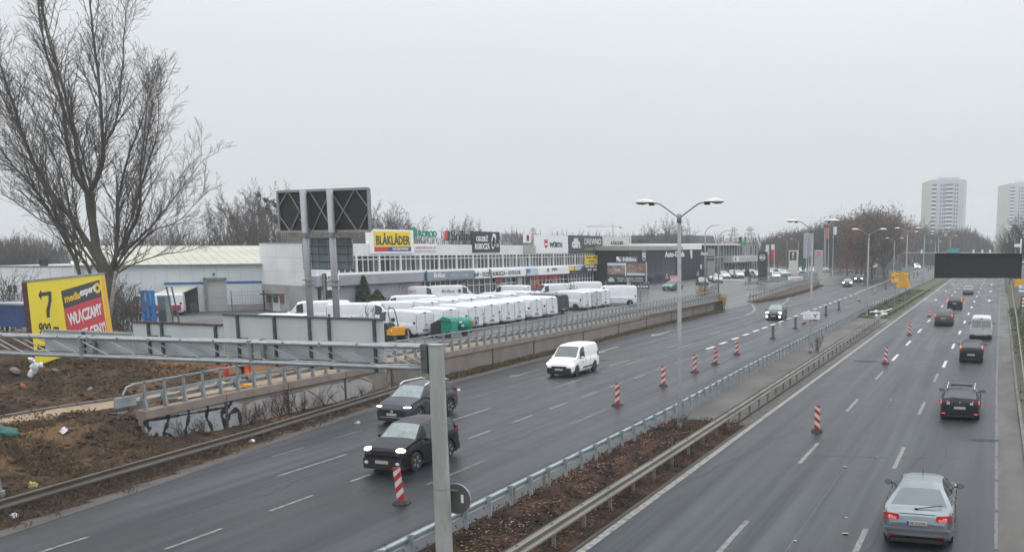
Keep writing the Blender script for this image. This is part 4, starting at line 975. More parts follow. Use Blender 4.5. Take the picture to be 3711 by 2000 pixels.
# --- silver hatchback, nearest
SILV=paint('silver car paint',(.20,.225,.245),.33,.55)
s=sp(CAR,L=4.78,W=1.88,H=1.5,paint=SILV,top=T((0,.74),(.012,.88),(.045,1.00),(.085,1.04),(.25,1.40),(.36,1.485),(.48,1.50),(.59,1.44),(.74,1.04),(.86,.94),(.95,.82),(1,.66)),
   belt=T((0,.84),(.09,.99),(.2,1.0),(.45,.95),(.75,.92),(1,.7)),ws=(.59,.74),rw=(.10,.245),side=[(.20,.37),(.385,.54),(.555,.66)],tum=.72,pil=.12,nrear=.19,narrow=.20,tl=(.76,.95,.7),tlw=.42,tlm=TAIL,pl_z=.73,ro=.98,fo=.93,wr=.32,mirm=BLACK,rim=RIM,rwm=mat('grey rear glass',(.07,.085,.095),.12,0,.1,2,spec=.8))
c1=vehicle('hatchback_car','silver hatchback nearest the camera in the right carriageway','car',s,(-1.72,27.85,0),R(1))
for sx in (-1,1):
    MB().ell((sx*.70,-2.385,.86),(.055,.02,.04)).ell((sx*.58,-2.39,.84),(.04,.015,.03)).build('lamp_glow',TAILON,c1)
    MB().box(sx*.62-.1,sx*.62+.1,-2.412,-2.38,.36,.40).build('reflector',TAIL,c1)
MB().box(-.86,.86,-2.43,-2.3,.53,.585).build('bumper_ridge',SILV,c1)
MB().add([(-.5,-2.335,.975),(.5,-2.335,.975),(.45,-2.345,.945),(-.45,-2.345,.945)],[(0,3,2,1)]).build('hatch_recess',mat('shadow gap grey',(.09,.1,.105),.5,0,0),c1)
MB().bar((-.03,-2.12,1.055),(.62,-1.93,1.13),.03,.02).cbox((-.05,-2.13,1.05),(.09,.06,.04)).build('wiper',BLACK,c1)
MB().tube([(0,-.05,1.52),(0,-.16,1.74)],[.012,.005],5).build('antenna',BLACK,c1)
pl=[o for o in c1.children if o.name.startswith('number_plate')][0]
MB().box(-.26,-.215,-2.428,-2.424,.675,.785).build('plate_band',mat('plate blue',(.02,.06,.35),.5,0,0),pl)
text('SK 512UG',pl,BLKT,(.02,-2.426,.73),(1,0,0),.075,.40,ex=.002)
# --- dark estate
DB=mat('dark blue car paint',(.012,.016,.024),.33,0,.08,2,spec=.3)
s=sp(CAR,L=4.55,W=1.80,H=1.52,paint=DB,top=T((0,.76),(.01,.9),(.03,1.02),(.115,1.40),(.17,1.47),(.4,1.50),(.58,1.44),(.73,1.04),(.86,.92),(.95,.8),(1,.66)),belt=T((0,.9),(.06,.99),(.45,.94),(.75,.9),(1,.7)),ws=(.58,.73),rw=(.035,.11),side=[(.10,.26),(.275,.42),(.435,.56)],tl=(.76,.94,.7),tlw=.32,tlm=TAILON,pl_z=.62,tum=.38,ro=.88,fo=.85,tly=.05)
c=vehicle('estate_car','dark blue estate car with silver roof bars, second behind the silver hatchback','car',s,(-1.29,47.9,0),R(0))
for sx in (-1,1):
    MB().tube([(sx*.60,-1.9,1.46),(sx*.61,-1.8,1.52),(sx*.62,-.3,1.545),(sx*.62,-.1,1.51)],.022,6).build('roof_bar',mat('silver bar',(.6,.62,.63),.3,.6,0),c)
    MB().box(sx*.72-.08,sx*.72+.08,-2.30,-2.26,.33,.365).build('reflector',TAILON,c)  # bumper reflectors, no lamps; their red glow is put in by the material
    MB().box(sx*.52-.07,sx*.52+.07,-2.30,-2.20,.77,.87).build('reversing_lamp',mat('clear lamp',(.6,.45,.45),.3,0,.1),c)
MB().box(-.5,.5,-1.1,-.75,1.512,1.522).build('sunroof',GLASS,c); MB().prism([(0,-1.78,1.49),(.0,-1.62,1.5),(0,-1.72,1.60)],(.02,0,0)).build('antenna',BLACK,c)
MB().prism([(-.045,-2.3,.885),(0,-2.3,.95),(.045,-2.3,.885),(0,-2.3,.82)],(0,.02,0)).build('emblem',mat('chrome',(.6,.62,.64),.25,.8,0),c)
MB().bar((-.45,-2.17,1.11),(-.05,-2.22,1.05),.03,.02).build('wiper',BLACK,c)
# --- small dark hatch
s=sp(CAR,L=3.7,W=1.62,H=1.46,paint=mat('graphite car paint',(.012,.012,.014),.45,0,.1,2,spec=.3),top=T((0,.76),(.015,.92),(.03,1.0),(.13,1.36),(.25,1.45),(.45,1.46),(.6,1.40),(.78,1.02),(.9,.9),(1,.66)),belt=T((0,.88),(.1,.96),(.45,.93),(.75,.9),(1,.7)),ws=(.6,.78),rw=(.04,.13),side=[(.15,.42),(.44,.62)],tl=(.92,1.2,.8),tlw=.12,tlm=mat('dim lit tail lamp',(.7,.12,.08),.25,emit=.6,ecol=(1,.3,.2),var=0),tly=.13,pl_z=.55,ro=.6,fo=.68,wr=.29,tum=.3)
vehicle('small_car','small graphite hatchback behind the white van in the right carriageway','car',s,(-1.36,71.2,0),0)
# --- panel vans on the road
VAN=dict(L=4.8,W=1.9,H=1.95,nrear=.045,top=T((0,1.80),(.010,1.88),(.035,1.93),(.3,1.96),(.62,1.93),(.70,1.84),(.84,1.18),(.93,1.04),(.98,.88),(1,.7)),belt=T((0,1.05),(.6,1.05),(.84,1.05),(1,.75)),ws=(.70,.84),side=[(.60,.755)],ro=.85,fo=.82,tum=.13,sill=.25,wr=.32,tl=(.85,1.25,.9),tlw=.13,tlm=TAILON,paint=VANW,rim=RIMD,bump=BLACK,seams=(.40,.60,.76),handles=(.63,),pl_z=.45,hl_z=.85,hl_h=.13,bz=.42,narrow=.12,mirm=BLACK,mir=.45)
WHS=paint('pearl white paint',(.56,.57,.58),.3,.1)
c=vehicle('panel_van','silver white panel van with black mirrors and twin rear doors on the right carriageway','van',sp(VAN,paint=WHS,tly=.08),(-.98,89.5,0),0)
for sx in (-1,1):
    MB().box(min(sx*.03,sx*.78),max(sx*.03,sx*.78),-2.44,-2.405,1.08,1.66).build('rear_door_window',mat('pale rear pane',(.34,.38,.39),.12,.1,.1,2),c)
    MB().box(min(sx*.012,sx*.80),max(sx*.012,sx*.80),-2.425,-2.40,.5,.98).build('rear_door',WHS,c)
MB().box(-.5,.5,-2.45,-2.42,.36,.46).build('plate_holder',PLATE,c); MB().box(-.12,.12,-2.42,-2.36,1.80,1.85).build('high_brake_lamp',TAIL,c); MB().box(.08,.22,-2.45,-2.425,.88,.93).build('door_handle',BLACK,c)
# --- brown SUV, dark SUV, silver saloon
SUV=dict(CAR); SUV.update(L=4.55,W=1.84,H=1.66,top=T((0,.85),(.01,1.0),(.03,1.12),(.10,1.50),(.18,1.62),(.42,1.66),(.60,1.58),(.74,1.14),(.86,1.04),(.96,.92),(1,.74)),belt=T((0,.98),(.08,1.08),(.45,1.03),(.75,1.0),(1,.78)),ws=(.60,.74),rw=(.04,.12),side=[(.10,.26),(.275,.43),(.445,.58)],tl=(.95,1.2,.8),tlw=.16,tlm=TAILON,tly=.06,wr=.36,sill=.27,pl_z=.78,ro=.85,fo=.86,hl_z=.82,tum=.32)
BR=mat('brown grey car paint',(.085,.072,.063),.5,0,.12,3,spec=.3)
c=vehicle('suv_car','dusty brown SUV in the middle lane, left of the silver white van','car',sp(SUV,paint=BR),(-4.82,103.0,0),0)
for sx in (-1,1): MB().bar((sx*.62,-1.5,1.66),(sx*.62,.4,1.68),.04).build('roof_bar',BLACK,c)
vehicle('suv_car','black SUV with tall glowing red tail lamps ahead of the brown one','car',sp(SUV,paint=DB,tl=(.95,1.52,.9),tlw=.13,tly=.14,bump=None),(-4.82,130.0,0),0)
SAL=dict(CAR); SAL.update(L=4.45,W=1.74,H=1.42,top=T((0,.84),(.02,.94),(.13,.99),(.16,1.0),(.29,1.35),(.40,1.41),(.5,1.42),(.6,1.36),(.73,.98),(.86,.88),(.96,.78),(1,.64)),belt=T((0,.86),(.2,.93),(.45,.9),(.75,.87),(1,.68)),ws=(.6,.73),rw=(.165,.29),side=[(.25,.44),(.455,.62)])
vehicle('saloon_car','silver saloon car farthest ahead below the black overhead display','car',sp(SAL,paint=SILV,tl=(.7,.86,.8),tlw=.28,tlm=TAIL,bump=mat('dark grey bumper',(.05,.05,.052),.6)),(-4.25,170,0),0)
# --- oncoming traffic
GRY=mat('metallic grey car paint',(.04,.042,.052),.33,.1,.08,2,spec=.4)
s=sp(SUV,L=4.3,W=1.84,H=1.67,paint=GRY,light=1,hl=HEAD,hl_h=.05,hl_z=.83,tlm=TAIL,gr=(.48,.72,.62),fpl_z=.50,bump=None)
c=vehicle('suv_car','grey SUV with white slit headlamps, passing behind the gantry post','car',s,(-25.7,38.95,0),math.pi)
for sx in (-1,1): MB().tube([(sx*.66,-1.6,1.62),(sx*.68,-1.4,1.70),(sx*.68,.1,1.72),(sx*.66,.45,1.62)],.028,6).build('roof_bar',mat('bright roof bar',(.6,.62,.64),.3,.5,0),c)
MB().lathe([(.08,2.16),(.07,2.18)],(0,0,.62),'y',16).build('emblem',mat('chrome',(.6,.62,.64),.25,.8,0),c); MB().box(-.62,.62,2.155,2.18,.36,.39).build('chrome_lip',mat('silver bar',(.6,.62,.63),.3,.6,0),c)
BLKP=mat('black car paint',(.006,.0065,.009),.33,0,.08,2,spec=.28)
s=sp(SUV,L=3.9,W=1.74,H=1.68,paint=BLKP,light=1,hl=HEADW,hl_h=.10,hl_z=.86,tlm=TAIL,bump=mat('black bumper',(.012,.013,.014),.6),bz=.5,fpl_z=.46,gr=(.72,.88,.45),rim=RIM,wr=.35)
c=vehicle('suv_car','black SUV with warm round headlamps and bonnet scoop, behind the leaning delineator','car',s,(-20.40,30.45,0),math.pi)
MB().prism([(-.22,1.25,1.05),(.22,1.25,1.05),(.2,1.0,1.10),(-.2,1.0,1.10)],(0,0,.02)).build('bonnet_scoop',BLACK,c)
for sx in (-1,1): MB().ell((sx*.64,1.96,.42),(.09,.04,.065)).build('fog_lamp',HEADO,c)
s=sp(VAN,L=4.35,W=1.82,H=1.86,top=T((0,1.62),(.012,1.75),(.05,1.84),(.3,1.88),(.58,1.84),(.64,1.76),(.79,1.14),(.91,1.0),(.98,.84),(1,.66)),ws=(.64,.79),side=[(.52,.70)],belt=T((0,1.0),(.5,1.0),(.8,1.0),(1,.72)),light=1,hl=mat('bright round headlamp',(1,1,.97),.2,emit=4,ecol=(1,.99,.95),var=0),hl_z=.80,hl_h=.11,hl_x=.66,paint=mat('clean white van paint',(.80,.80,.80),.28,0,.03,1,coat=.4),mirm=VANW,bz=.50,gr=(.56,.68,.5),fpl_z=.48,seams=(.34,.52),fo=.78,ro=.8,tlm=TAIL,wsm=mat('green grey windscreen',(.06,.08,.08),.08,0,.2,3,spec=.8))
c=vehicle('delivery_van','small white delivery van with bright round headlamps, driving alone in the middle','van',s,(-25.45,56.05,0),math.pi)
for sx in (-1,1): MB().box(min(sx*.905,sx*.925),max(sx*.905,sx*.925),-1.0,.55,.42,.50).build('side_moulding',BLACK,c)
s=sp(SUV,L=4.5,W=1.82,H=1.78,paint=paint('green grey car paint',(.05,.062,.066),.35,.3),light=1,hl=HEAD,hl_h=.15,tlm=TAIL,fpl_z=.5,bump=None)
c=vehicle('suv_car','dark green grey off-road car with four bright lamps near the driveway mouth','car',s,(-22.95,104.9,0),math.pi+R(3))
for sx in (-1,1): MB().ell((sx*.7,2.23,.45),(.13,.05,.14)).build('fog_lamp',HEAD,c)
s0=sp(SUV,paint=DB,light=1,hl=mat('far headlamp',(1,1,.97),.2,emit=10,ecol=(1,.99,.95),var=0),hl_h=.16,tlm=TAIL,fpl_z=.5,bump=None,mirm=BLACK)
vehicle('suv_car','dark oncoming car with reflections on the wet road, left of two in the bend','car',s0,(-28.1,194.3,0),math.pi+R(6),detail=1)
vehicle('suv_car','dark oncoming car farther back in the bend, right of the other one','car',s0,(-29.5,220,0),math.pi+R(10),detail=1)
p=gp(3325,975); vehicle('oncoming_car','white distant oncoming car with dazzling headlamps beyond the yellow signs','car',sp(s0,paint=VANW),(p.x,p.y,0),math.pi+R(4),detail=1)
p=gp(3331,968); vehicle('oncoming_car','dark distant oncoming car just behind the white one','car',s0,(p.x-1.5,p.y+6,0),math.pi+R(4),detail=1)
# --- parked vans, rears towards the road
PV=sp(VAN,L=4.9,W=1.92,H=2.0,top=T((0,1.84),(.010,1.92),(.035,1.97),(.3,2.0),(.66,1.98),(.74,1.88),(.88,1.2),(.95,1.06),(1,.75)),ws=(.74,.88),side=[(.66,.80)],tlm=mat('dark red tail lamp',(.09,.012,.014),.3,0,.2),tl=(.75,1.20,.9),tlw=.10,hl=HEADO,seams=(.36,.64),handles=(),bump=None,tly=.05)
def parked_van(label,loc,rot,m=VANW,s=PV,**k):
    t=vehicle('parked_van',label,'van',sp(s,paint=m,mirm=BLACK,**k),loc,rot,'white vans parked in the yard',detail=1)
    L=s['L']; h2=L/2; Hh=s['H']; W_2=s['W']/2+.005
    MB().box(-.14,.14,-h2-.01,-h2+.10,Hh-.20,Hh-.13).build('high_brake_lamp',BLACK,t)
    MB().box(-.012,.012,-h2-.016,-h2-.008,.42,Hh-.22).build('rear_door_seam',mat('grey seam',(.12,.125,.13),.6,0,0),t)
    for sx in (-1,1): MB().box(min(sx*.84,sx*.865),max(sx*.84,sx*.865),-h2-.012,-h2+.01,.45,Hh-.3).build('rear_door_seam',mat('grey seam',(.12,.125,.13)),t)
    MB().box(-.26,.26,-h2-.03,-h2-.012,.50,.60).build('plate_recess',mat('dark recess',(.05,.05,.055),.6,0,.1),t)
    for z in (.78,): MB().box(-W_2,W_2,-h2*.55,h2*.62,z,z+.02).build('side_crease',mat('grey seam',(.12,.125,.13)),t)
    for sx in (-1,1):
        for z in (.75,1.25,1.7): 
            pass
        MB().box(min(sx*.88,sx*.90),max(sx*.88,sx*.90),-h2-.02,-h2-.005,.85,.93).build('door_hinge',BLACK,t)
    MB().box(.1,.2,-h2-.022,-h2-.008,.85,1.0).build('door_handle',BLACK,t)
    MB().box(-.75,.75,-h2-.05,-h2+.1,.28,.42).build('rear_bumper',mat('light grey bumper',(.4,.41,.42),.6,0,.1) if m is not VAND else BLACK,t)
    return t
row=[(1518,'first white van of the row, behind the yellow mini excavator'),(1610,'second white van of the row, behind the green compactor'),(1700,'third white van of the row, beside the green compactor'),(1762,'fourth white van of the row, right of the green drum'),(1818,'fifth white van of the row behind the railing'),(1858,'sixth white van of the row behind the railing'),(1920,'seventh white van of the row, with a gap on its right'),(1978,'eighth white van, directly left of the dark slate one'),(2020,'dark slate van, the only dark one among the white vans'),(2103,'white van with branches in front, right of the dark slate one'),(2140,'silver grey van, third right of the dark slate one'),(2172,'white van right of the silver grey one')]
for i,(u,lab) in enumerate(row):
    xx=-40.2 if i<8 else -41.2
    p=atX(u+24,1150,xx); m=VAND if 'dark slate van' in lab else (VANS if 'silver grey van' in lab else VANW)
    parked_van(lab,(xx-2.4,p.y+.55,1.3),math.pi/2-R(13+random.uniform(-2,2)),m)
for i,(u,lab) in enumerate(((1580,'white van roof showing behind the second and third vans'),(1655,'white van roof showing behind the third and fourth vans'),(1722,'white van roof showing behind the fourth and fifth vans'),(1790,'white van roof showing behind the fifth and sixth vans'),(1868,'white van roof showing behind the seventh van'),(1935,'white van roof showing behind the eighth van'))):
    p=atX(u,1130,-46.6); parked_van(lab,(-49.3,p.y+.5,1.3),math.pi/2-R(13))
# others standing behind the row
Z=1.3
parked_van('low white van roof just above the tall sign back, leftmost',(-48.6,56.2,Z),math.pi/2+R(12))
big=sp(PV,L=5.4,H=2.12,W=1.95,top=T((0,1.96),(.010,2.04),(.03,2.09),(.3,2.12),(.70,2.09),(.78,1.96),(.89,1.25),(.955,1.08),(1,.8)),ws=(.78,.89),side=[(.70,.80)],belt=T((0,1.1),(.7,1.1),(.88,1.08),(1,.78)),tl=(.8,1.25,.9),seams=(.3,.52,.68))
def nose(label,u,v,L,rot,s=big,z=Z,**k):
    p=gp(u,v,z); return parked_van(label,(p.x,p.y,z),rot,s=s,**k)
nose('long high-roof white van behind the two grey sign posts',1150,1180,0,math.pi/2+R(42))
v3=nose('white van with dark lettering and windscreen, right of the grey posts',1318,1190,0,-R(62),s=sp(big,light=1))
nose('high-roof white van above the mini excavator, middle of the yard',1478,1150,0,math.pi/2+R(40))
v4=nose('white rental van with red lettering in front of the long building',1512,1102,0,-R(55),s=sp(big,light=1))
v5=nose('white van with dark lettering and slanted windscreen by the shop windows',1640,1098,0,-R(48),s=sp(big,light=1))
nose('single white van standing close to the shop entrance',1850,1092,0,math.pi/2,s=PV)
nose('long white van behind the row, under the red shop window',2010,1090,0,math.pi/2+R(48))
nose('second long white van behind the row, in front of the dark shop',2105,1080,0,math.pi/2+R(48))
nose('last white van of the yard, right end beside the billboard leg',2222,1107,0,math.pi/2+R(25),s=sp(PV,L=5.4,H=2.3,top=T((0,2.0),(.012,2.16),(.05,2.26),(.3,2.3),(.68,2.27),(.76,2.1),(.88,1.3),(.95,1.1),(1,.8)),ws=(.76,.88),side=[(.68,.79)]))
nose('small white van low behind the first row, beside the conifers',1390,1175,0,math.pi/2+R(38),s=PV)
REDL=mat('red vehicle lettering',(.35,.03,.04),.5,0,0); DKL=mat('dark vehicle lettering',(.04,.045,.05),.5,0,0)
text('PIG RENT',v4,REDL,(.98,-1.2,1.5),(0,1,0),.36,2.3,ex=.004)
text('Brillux',v5,DKL,(.98,-.6,1.48),(0,1,0),.34,1.5,ex=.004); MB().box(.977,.985,.55,.85,1.3,1.68).build('logo_patch',DKL,v5)
text('PGE X',v3,DKL,(.98,-.2,.9),(0,1,0),.3,1.2,ex=.004)
# ambulance-like red and white van by the warehouse
p=gp(560,1142,Z)
amb=vehicle('red_white_van','white van with a broad red lower stripe beside the warehouse canopy','van',sp(big,paint=VANW,light=1),(p.x,p.y,Z),R(128),detail=1)
for sx in (-1,1): MB().box(min(sx*.965,sx*.985),max(sx*.965,sx*.985),-2.5,1.7,.45,1.0).build('red_stripe',mat('red stripe',(.45,.02,.03),.5,0,.1),amb)
MB().box(.965,.985,-.4,1.0,1.15,1.65).build('side_window_print',GLASS,amb)
# other parked cars
TEAL=paint('teal green car paint',(.09,.16,.15),.35,.3)
vehicle('hatchback_car','teal green hatchback parked on the open yard by the billboard','car',sp(CAR,paint=TEAL,L=4.1,rim=RIM),(-47.2,141.0,Z),math.pi+R(-8),detail=1)
p=gp(2447,1030,Z); vehicle('hatchback_car','small red hatchback standing behind the teal green one','car',sp(CAR,paint=paint('red car paint',(.42,.03,.035),.3,.1),L=3.8),(p.x-1,p.y+2,Z),R(-150),detail=1)
p=gp(2532,1036,Z); vehicle('saloon_car','grey green saloon facing the road beside the lamp','car',sp(SAL,paint=paint('grey green car paint',(.10,.125,.12),.35,.3),light=1),(p.x,p.y+2,Z),R(205),detail=1)
cols=[('white',(.6,.62,.63)),('silver',(.38,.40,.42)),('dark blue',(.03,.04,.07)),('pale grey',(.45,.48,.5)),('black',(.015,.016,.018))]
lot=[(2585,1018,0),(2600,1024,1),(2622,1012,0),(2652,1006,3),(2676,1008,0),(2700,1000,4),(2722,1002,2),(2742,1006,3),(2810,1012,0),(2800,998,1),(2828,1002,3),(2850,1000,1),(2872,998,3),(2905,990,0),(2945,992,0),(2990,990,4)]
names=['leftmost white car at the dealers kerb','silver car behind the gate barrier','second white car of the dealers front row','pale grey car of the dealers front row','white car left of the black pylon','black car in the shade of the glass front','dark blue car left of the black pylon','pale grey car touching the black pylon','white car right of the black pylon','silver car behind the flags','pale grey car under the red and white flags','silver car left of the cream pylon','pale grey car behind the cream pylon','white car right of the cream pylon','white car near the grey pylon','black car at the end of the dealers lot']
for (u,v,k),nm in zip(lot,names):
    p=gp(u,v,Z); nmc,cc=cols[k]
    vehicle('dealer_car',nm,'car',sp(CAR if (u//7)%2 else SUV,paint=paint(nmc+' dealer paint',cc,.3,.2),light=1,mirm=BLACK),(p.x,p.y,Z),R(200+ (u%5)*6),group='cars on the dealers lot',detail=1)
# ================================================================ BUILDINGS
WWALL=mat('white render',(.66,.67,.68),.8,0,.07,.35,world=True); GWALL=mat('lilac grey render',(.28,.285,.315),.8,0,.1,.4,world=True)
GWALL2=mat('stained grey base',(.33,.325,.33),.85,0,.18,.5,world=True); FR=mat('white window frame',(.76,.77,.78),.5,0,.05,3)
ROOFD=mat('dark roofing felt',(.08,.08,.082),.9,0,.2,.4,world=True); CREAM=mat('cream roof sheeting',(.37,.355,.29),.7,0,.08,.15,world=True,col2=(.43,.42,.36))
GLD=mat('dark shop glass',(.035,.04,.043),.12,0,.5,.5,spec=.6,world=True); GLG=mat('office glass',(.075,.09,.092),.1,0,.6,.3,spec=.8,world=True,fac=(.3,.7)); GLP=mat('curtained glass',(.22,.25,.25),.25,0,.3,.6,world=True)
XB=-64.5
lb=thing('retail_building','long two-storey white building with a strip of windows and shop signs','building',(XB,120,1.3),world=True)
zz=lambda z,y:z-.0042*(y-88)
Y0,Y1=80.9,167.2
def slab(par,name,m,y0,y1,z0,z1,x0=XB,x1=XB-18):
    return MB().add([(x0,y0,zz(z0,y0)),(x1,y0,zz(z0,y0)),(x1,y1,zz(z0,y1)),(x0,y1,zz(z0,y1)),(x0,y0,zz(z1,y0)),(x1,y0,zz(z1,y0)),(x1,y1,zz(z1,y1)),(x0,y1,zz(z1,y1))],
      [(0,1,2,3),(4,7,6,5),(0,4,5,1),(1,5,6,2),(2,6,7,3),(3,7,4,0)]).build(name,m,par)
slab(lb,'core_wall',GWALL,Y0+4.2,Y1,1.0,8.0,XB-.6,XB-9.6)
slab(lb,'roof',ROOFD,Y0+4.2,Y1-.1,8.0,8.12,XB-.5,XB-9.5)
y=Y0; i=0
while y<Y1-.5:
    e=min(Y1,y+8); slab(lb,'parapet_panel',WWALL,y+.012,e-.012,7.02,8.27,XB,XB-.5); slab(lb,'sill_panel',FR,y+.012,e-.012,5.02,5.22,XB+.05,XB-.5); y=e
# window strip: 4 m bays of four windows
wf=MB().box(-.5,.5,0,.10,0,.07)
def window(par,y,w,z0,z1,gm,split=.24,frame=.06,x=XB):
    mb=MB(); 
    zA,zB=zz(z0,y),zz(z1,y)
    mb.box(x-.12,x,y,y+frame,zA,zB).box(x-.12,x,y+frame,y+w,zB-.06,zB).box(x-.12,x,y+frame,y+w,zA,zA+.05)
    if split: zs=lerp(zB,zA,split); mb.box(x-.11,x-.005,y+frame,y+w,zs-.04,zs+.04)
    o=mb.build('window',FR,par)
    if split:
        MB().box(x-.20,x-.14,y+frame,y+w,zA+.04,zs).build('pane',gm,o,).location=(0,0,0); MB().box(x-.20,x-.14,y+frame,y+w,zs,zB-.04).build('pane',GLG if gm is not GLD else GLD,o)
    else: MB().box(x-.20,x-.14,y+frame,y+w,zA+.04,zB-.04).build('pane',gm,o)
    return o
random.seed(11)
y=Y0+2.6
while y<Y1-1:
    bay=min(4.0,Y1-y); slab(lb,'pier',FR,y-.11,y+.11,5.2,7.04,XB+.04,XB-.4)
    n=4; w=(bay-.22)/n; gm0=random.choice([GLG,GLG,GLD])
    for k in range(n):
        window(lb,y+.11+k*w,w,5.22,7.02,random.choice([GLG,gm0,GLP,GLG,GLD]))
    y+=4.0
slab(lb,'blank_wall',WWALL,Y0,Y0+2.5,5.2,7.04,XB,XB-.4)
# ground floor
def yu(u,X=XB): return atX(u,1000,X).y
bands=[(1140,1532,GWALL),(1538,1712,mat('slate blue fascia',(.20,.25,.29),.6,0,.1,.5,world=True)),(1712,1898,WHITE),(1903,1941,mat('pale blue fascia',(.5,.56,.62),.6,0,.05,1)),(1943,2057,WHITE),(2059,2112,mat('charcoal fascia',(.05,.055,.06),.6,0,.1,1)),(2116,2182,mat('charcoal fascia',(.05,.055,.06))),(2184,2204,WHITE)]
for u0,u1,m in bands:
    slab(lb,'fascia',m,yu(u0),yu(u1),3.98,5.02,XB+.35 if u0>1500 else XB+.25,XB-.5)
MB().tube([(XB+.45,yu(1534),3.9),(XB+.45,yu(1534),5.15)],.10,8).build('blue_downpipe',mat('blue pipe',(.05,.09,.2),.5,0,.1,3),lb)
MB().tube([(XB+.3,yu(1162),1.3),(XB+.3,yu(1162),5.3)],.13,8).build('downpipe',GALVD,lb); MB().tube([(XB+.3,yu(1170),1.3),(XB+.3,yu(1170),5.3)],.10,8).build('downpipe',RUST,lb)
# shop fronts: mullioned glazing
def front(u0,u1,nb,zt,zs,m,x=XB-.25,kick=.25):
    a,b=yu(u0),yu(u1); w=(b-a)/nb
    for k in range(nb): 
        window(lb,a+k*w,w,1.3+kick,zt,random.choice(m) if isinstance(m,list) else m,split=(zt-zs)/(zt-1.3),frame=.09,x=x)
slab(lb,'base_wall',GWALL,yu(1174),yu(1532),1.3,3.98,XB-.25,XB-.6)
MB().box(XB-.24,XB-.1,yu(1166),yu(1217),1.3,3.6).build('entrance_opening',mat('dark entrance',(.025,.03,.035),.5,0,.3,1),lb)
MB().box(XB-.1,XB-.02,yu(1167),yu(1216),1.35,2.75).build('grey_shutter',mat('grey shutter',(.22,.23,.25),.6,0,.1,3,(1,1,8)),lb)
for a_,b_ in ((1163,1167),(1217,1222)): MB().box(XB-.1,XB+.1,yu(a_),yu(b_),1.3,3.95).build('entrance_frame',FR,lb)
MB().box(XB+.0,XB+.16,yu(1163),yu(1222),3.62,4.0).build('entrance_frame',FR,lb)
front(1452,1512,6,3.9,3.2,GLD); front(1545,1620,4,3.9,3.1,GLD); front(1636,1692,2,3.9,3.2,GLD)
front(1700,1875,9,3.9,3.0,[GLG,GLD,GLG]); slab(lb,'pillar',GWALL2,yu(1876),yu(1892),1.3,3.98,XB,XB-.5)
front(1893,1922,2,3.9,2.2,GLD); front(1928,2060,10,3.9,3.05,[GLP,GLD,GLG,GLD]); front(2065,2200,14,3.9,2.9,[GLG,GLD]); 
PINK=mat('red shop banner',(.42,.05,.07),.6,0,.25,1.2,world=True)
for k in range(7):
    a_=yu(1930+k*15.5); MB().box(XB-.22,XB-.12,a_,yu(1942+k*15.5),zz(3.2,a_),zz(3.75,a_)).build('red_banner',PINK,lb)
MB().box(XB-.2,XB-.1,yu(1798),yu(1822),3.2,3.8).build('red_banner',PINK,lb)
for u0,u1,z0,z1 in ((1800,1818,1.5,3.0),(1824,1833,1.6,2.9)):
    MB().box(XB-.14,XB-.08,yu(u0),yu(u1),z0,z1).build('poster',mat('dark figure poster',(.12,.05,.06),.6,0,.6,3,world=True,col2=(.5,.45,.45)),lb)
MB().box(XB+.1,XB+.6,yu(1938),yu(1952),1.45,2.5).build('red_cabinet',mat('bright red cabinet',(.65,.05,.03),.5,0,.1),lb)
slab(lb,'step',GWALL2,yu(1690),yu(1900),1.25,1.5,XB+.5,XB-.2)
# air ducts on the roof
for u,z in ((1560,8.4),(1640,8.35),(2140,8.5)): 
    MB().cbox((XB-6,yu(u),8.5),(1.6,1.6,.8)).build('roof_unit',GALVD,lb)
def fsign(name,label,u0,v0,u1,v1,m,X=XB+.12,th=.22,rim=None):
    """sign lying in a plane parallel to the facade, facing the road"""
    um=(u0+u1)/2; ya,yb=atX(u0,900,X).y,atX(u1,900,X).y; z1=atX(um,v0,X).z; z0=atX(um,v1,X).z
    t=thing(name,label,'sign',(X,(ya+yb)/2,z0),world=True)
    MB().box(X-th,X,ya,yb,z0,z1).build('panel',m,t)
    return t,ya,yb,z0,z1,X
SYEL=mat('shop sign yellow',(.80,.58,.02),.5,0,.04,2); SBK=mat('shop sign black',(.022,.025,.032),.5,0,.1,2); SRED=mat('shop sign red',(.50,.03,.045),.5,0,.05); SBLU=mat('shop sign blue',(.03,.05,.22),.5,0,.05); SNV=mat('navy lettering',(.02,.03,.06),.5,0,0); SGRN=mat('green letter',(.01,.22,.12),.5,0,.1); SGD=mat('dark slate sign',(.045,.055,.065),.5,0,.1,2)
def ft(t,s,m,X,ya,yb,z0,z1,ex=.03,**k): return text(s,t,m,(X+.004,(ya+yb)/2,(z0+z1)/2),(0,1,0),abs(z1-z0),abs(yb-ya),ex=ex,**k)
fy=lambda ya,yb,f:lerp(ya,yb,f)
t,a,b,c,d,X=fsign('roof_sign','yellow rooftop sign with dark letters over red and blue strips',1341,832,1500,918,WHITE,th=.5)
MB().box(X,X+.04,fy(a,b,.09),fy(a,b,.925),fy(c,d,.27),fy(c,d,.92)).build('yellow_field',SYEL,t); MB().box(X,X+.04,fy(a,b,.09),fy(a,b,.38),fy(c,d,.09),fy(c,d,.27)).build('red_field',SRED,t); MB().box(X,X+.04,fy(a,b,.38),fy(a,b,.925),fy(c,d,.09),fy(c,d,.27)).build('blue_field',SBLU,t)
ft(t,'BLÅKLÄDER',SNV,X+.04,fy(a,b,.13),fy(a,b,.90),fy(c,d,.36),fy(c,d,.86),bold=.02); ft(t,'WORKWEAR',WHT,X+.04,fy(a,b,.48),fy(a,b,.86),fy(c,d,.13),fy(c,d,.23),bold=.02)
t,a,b,c,d,X=fsign('fascia_banner','white banner with faint pink lettering right of the yellow sign',1502,884,1584,908,WHITE)
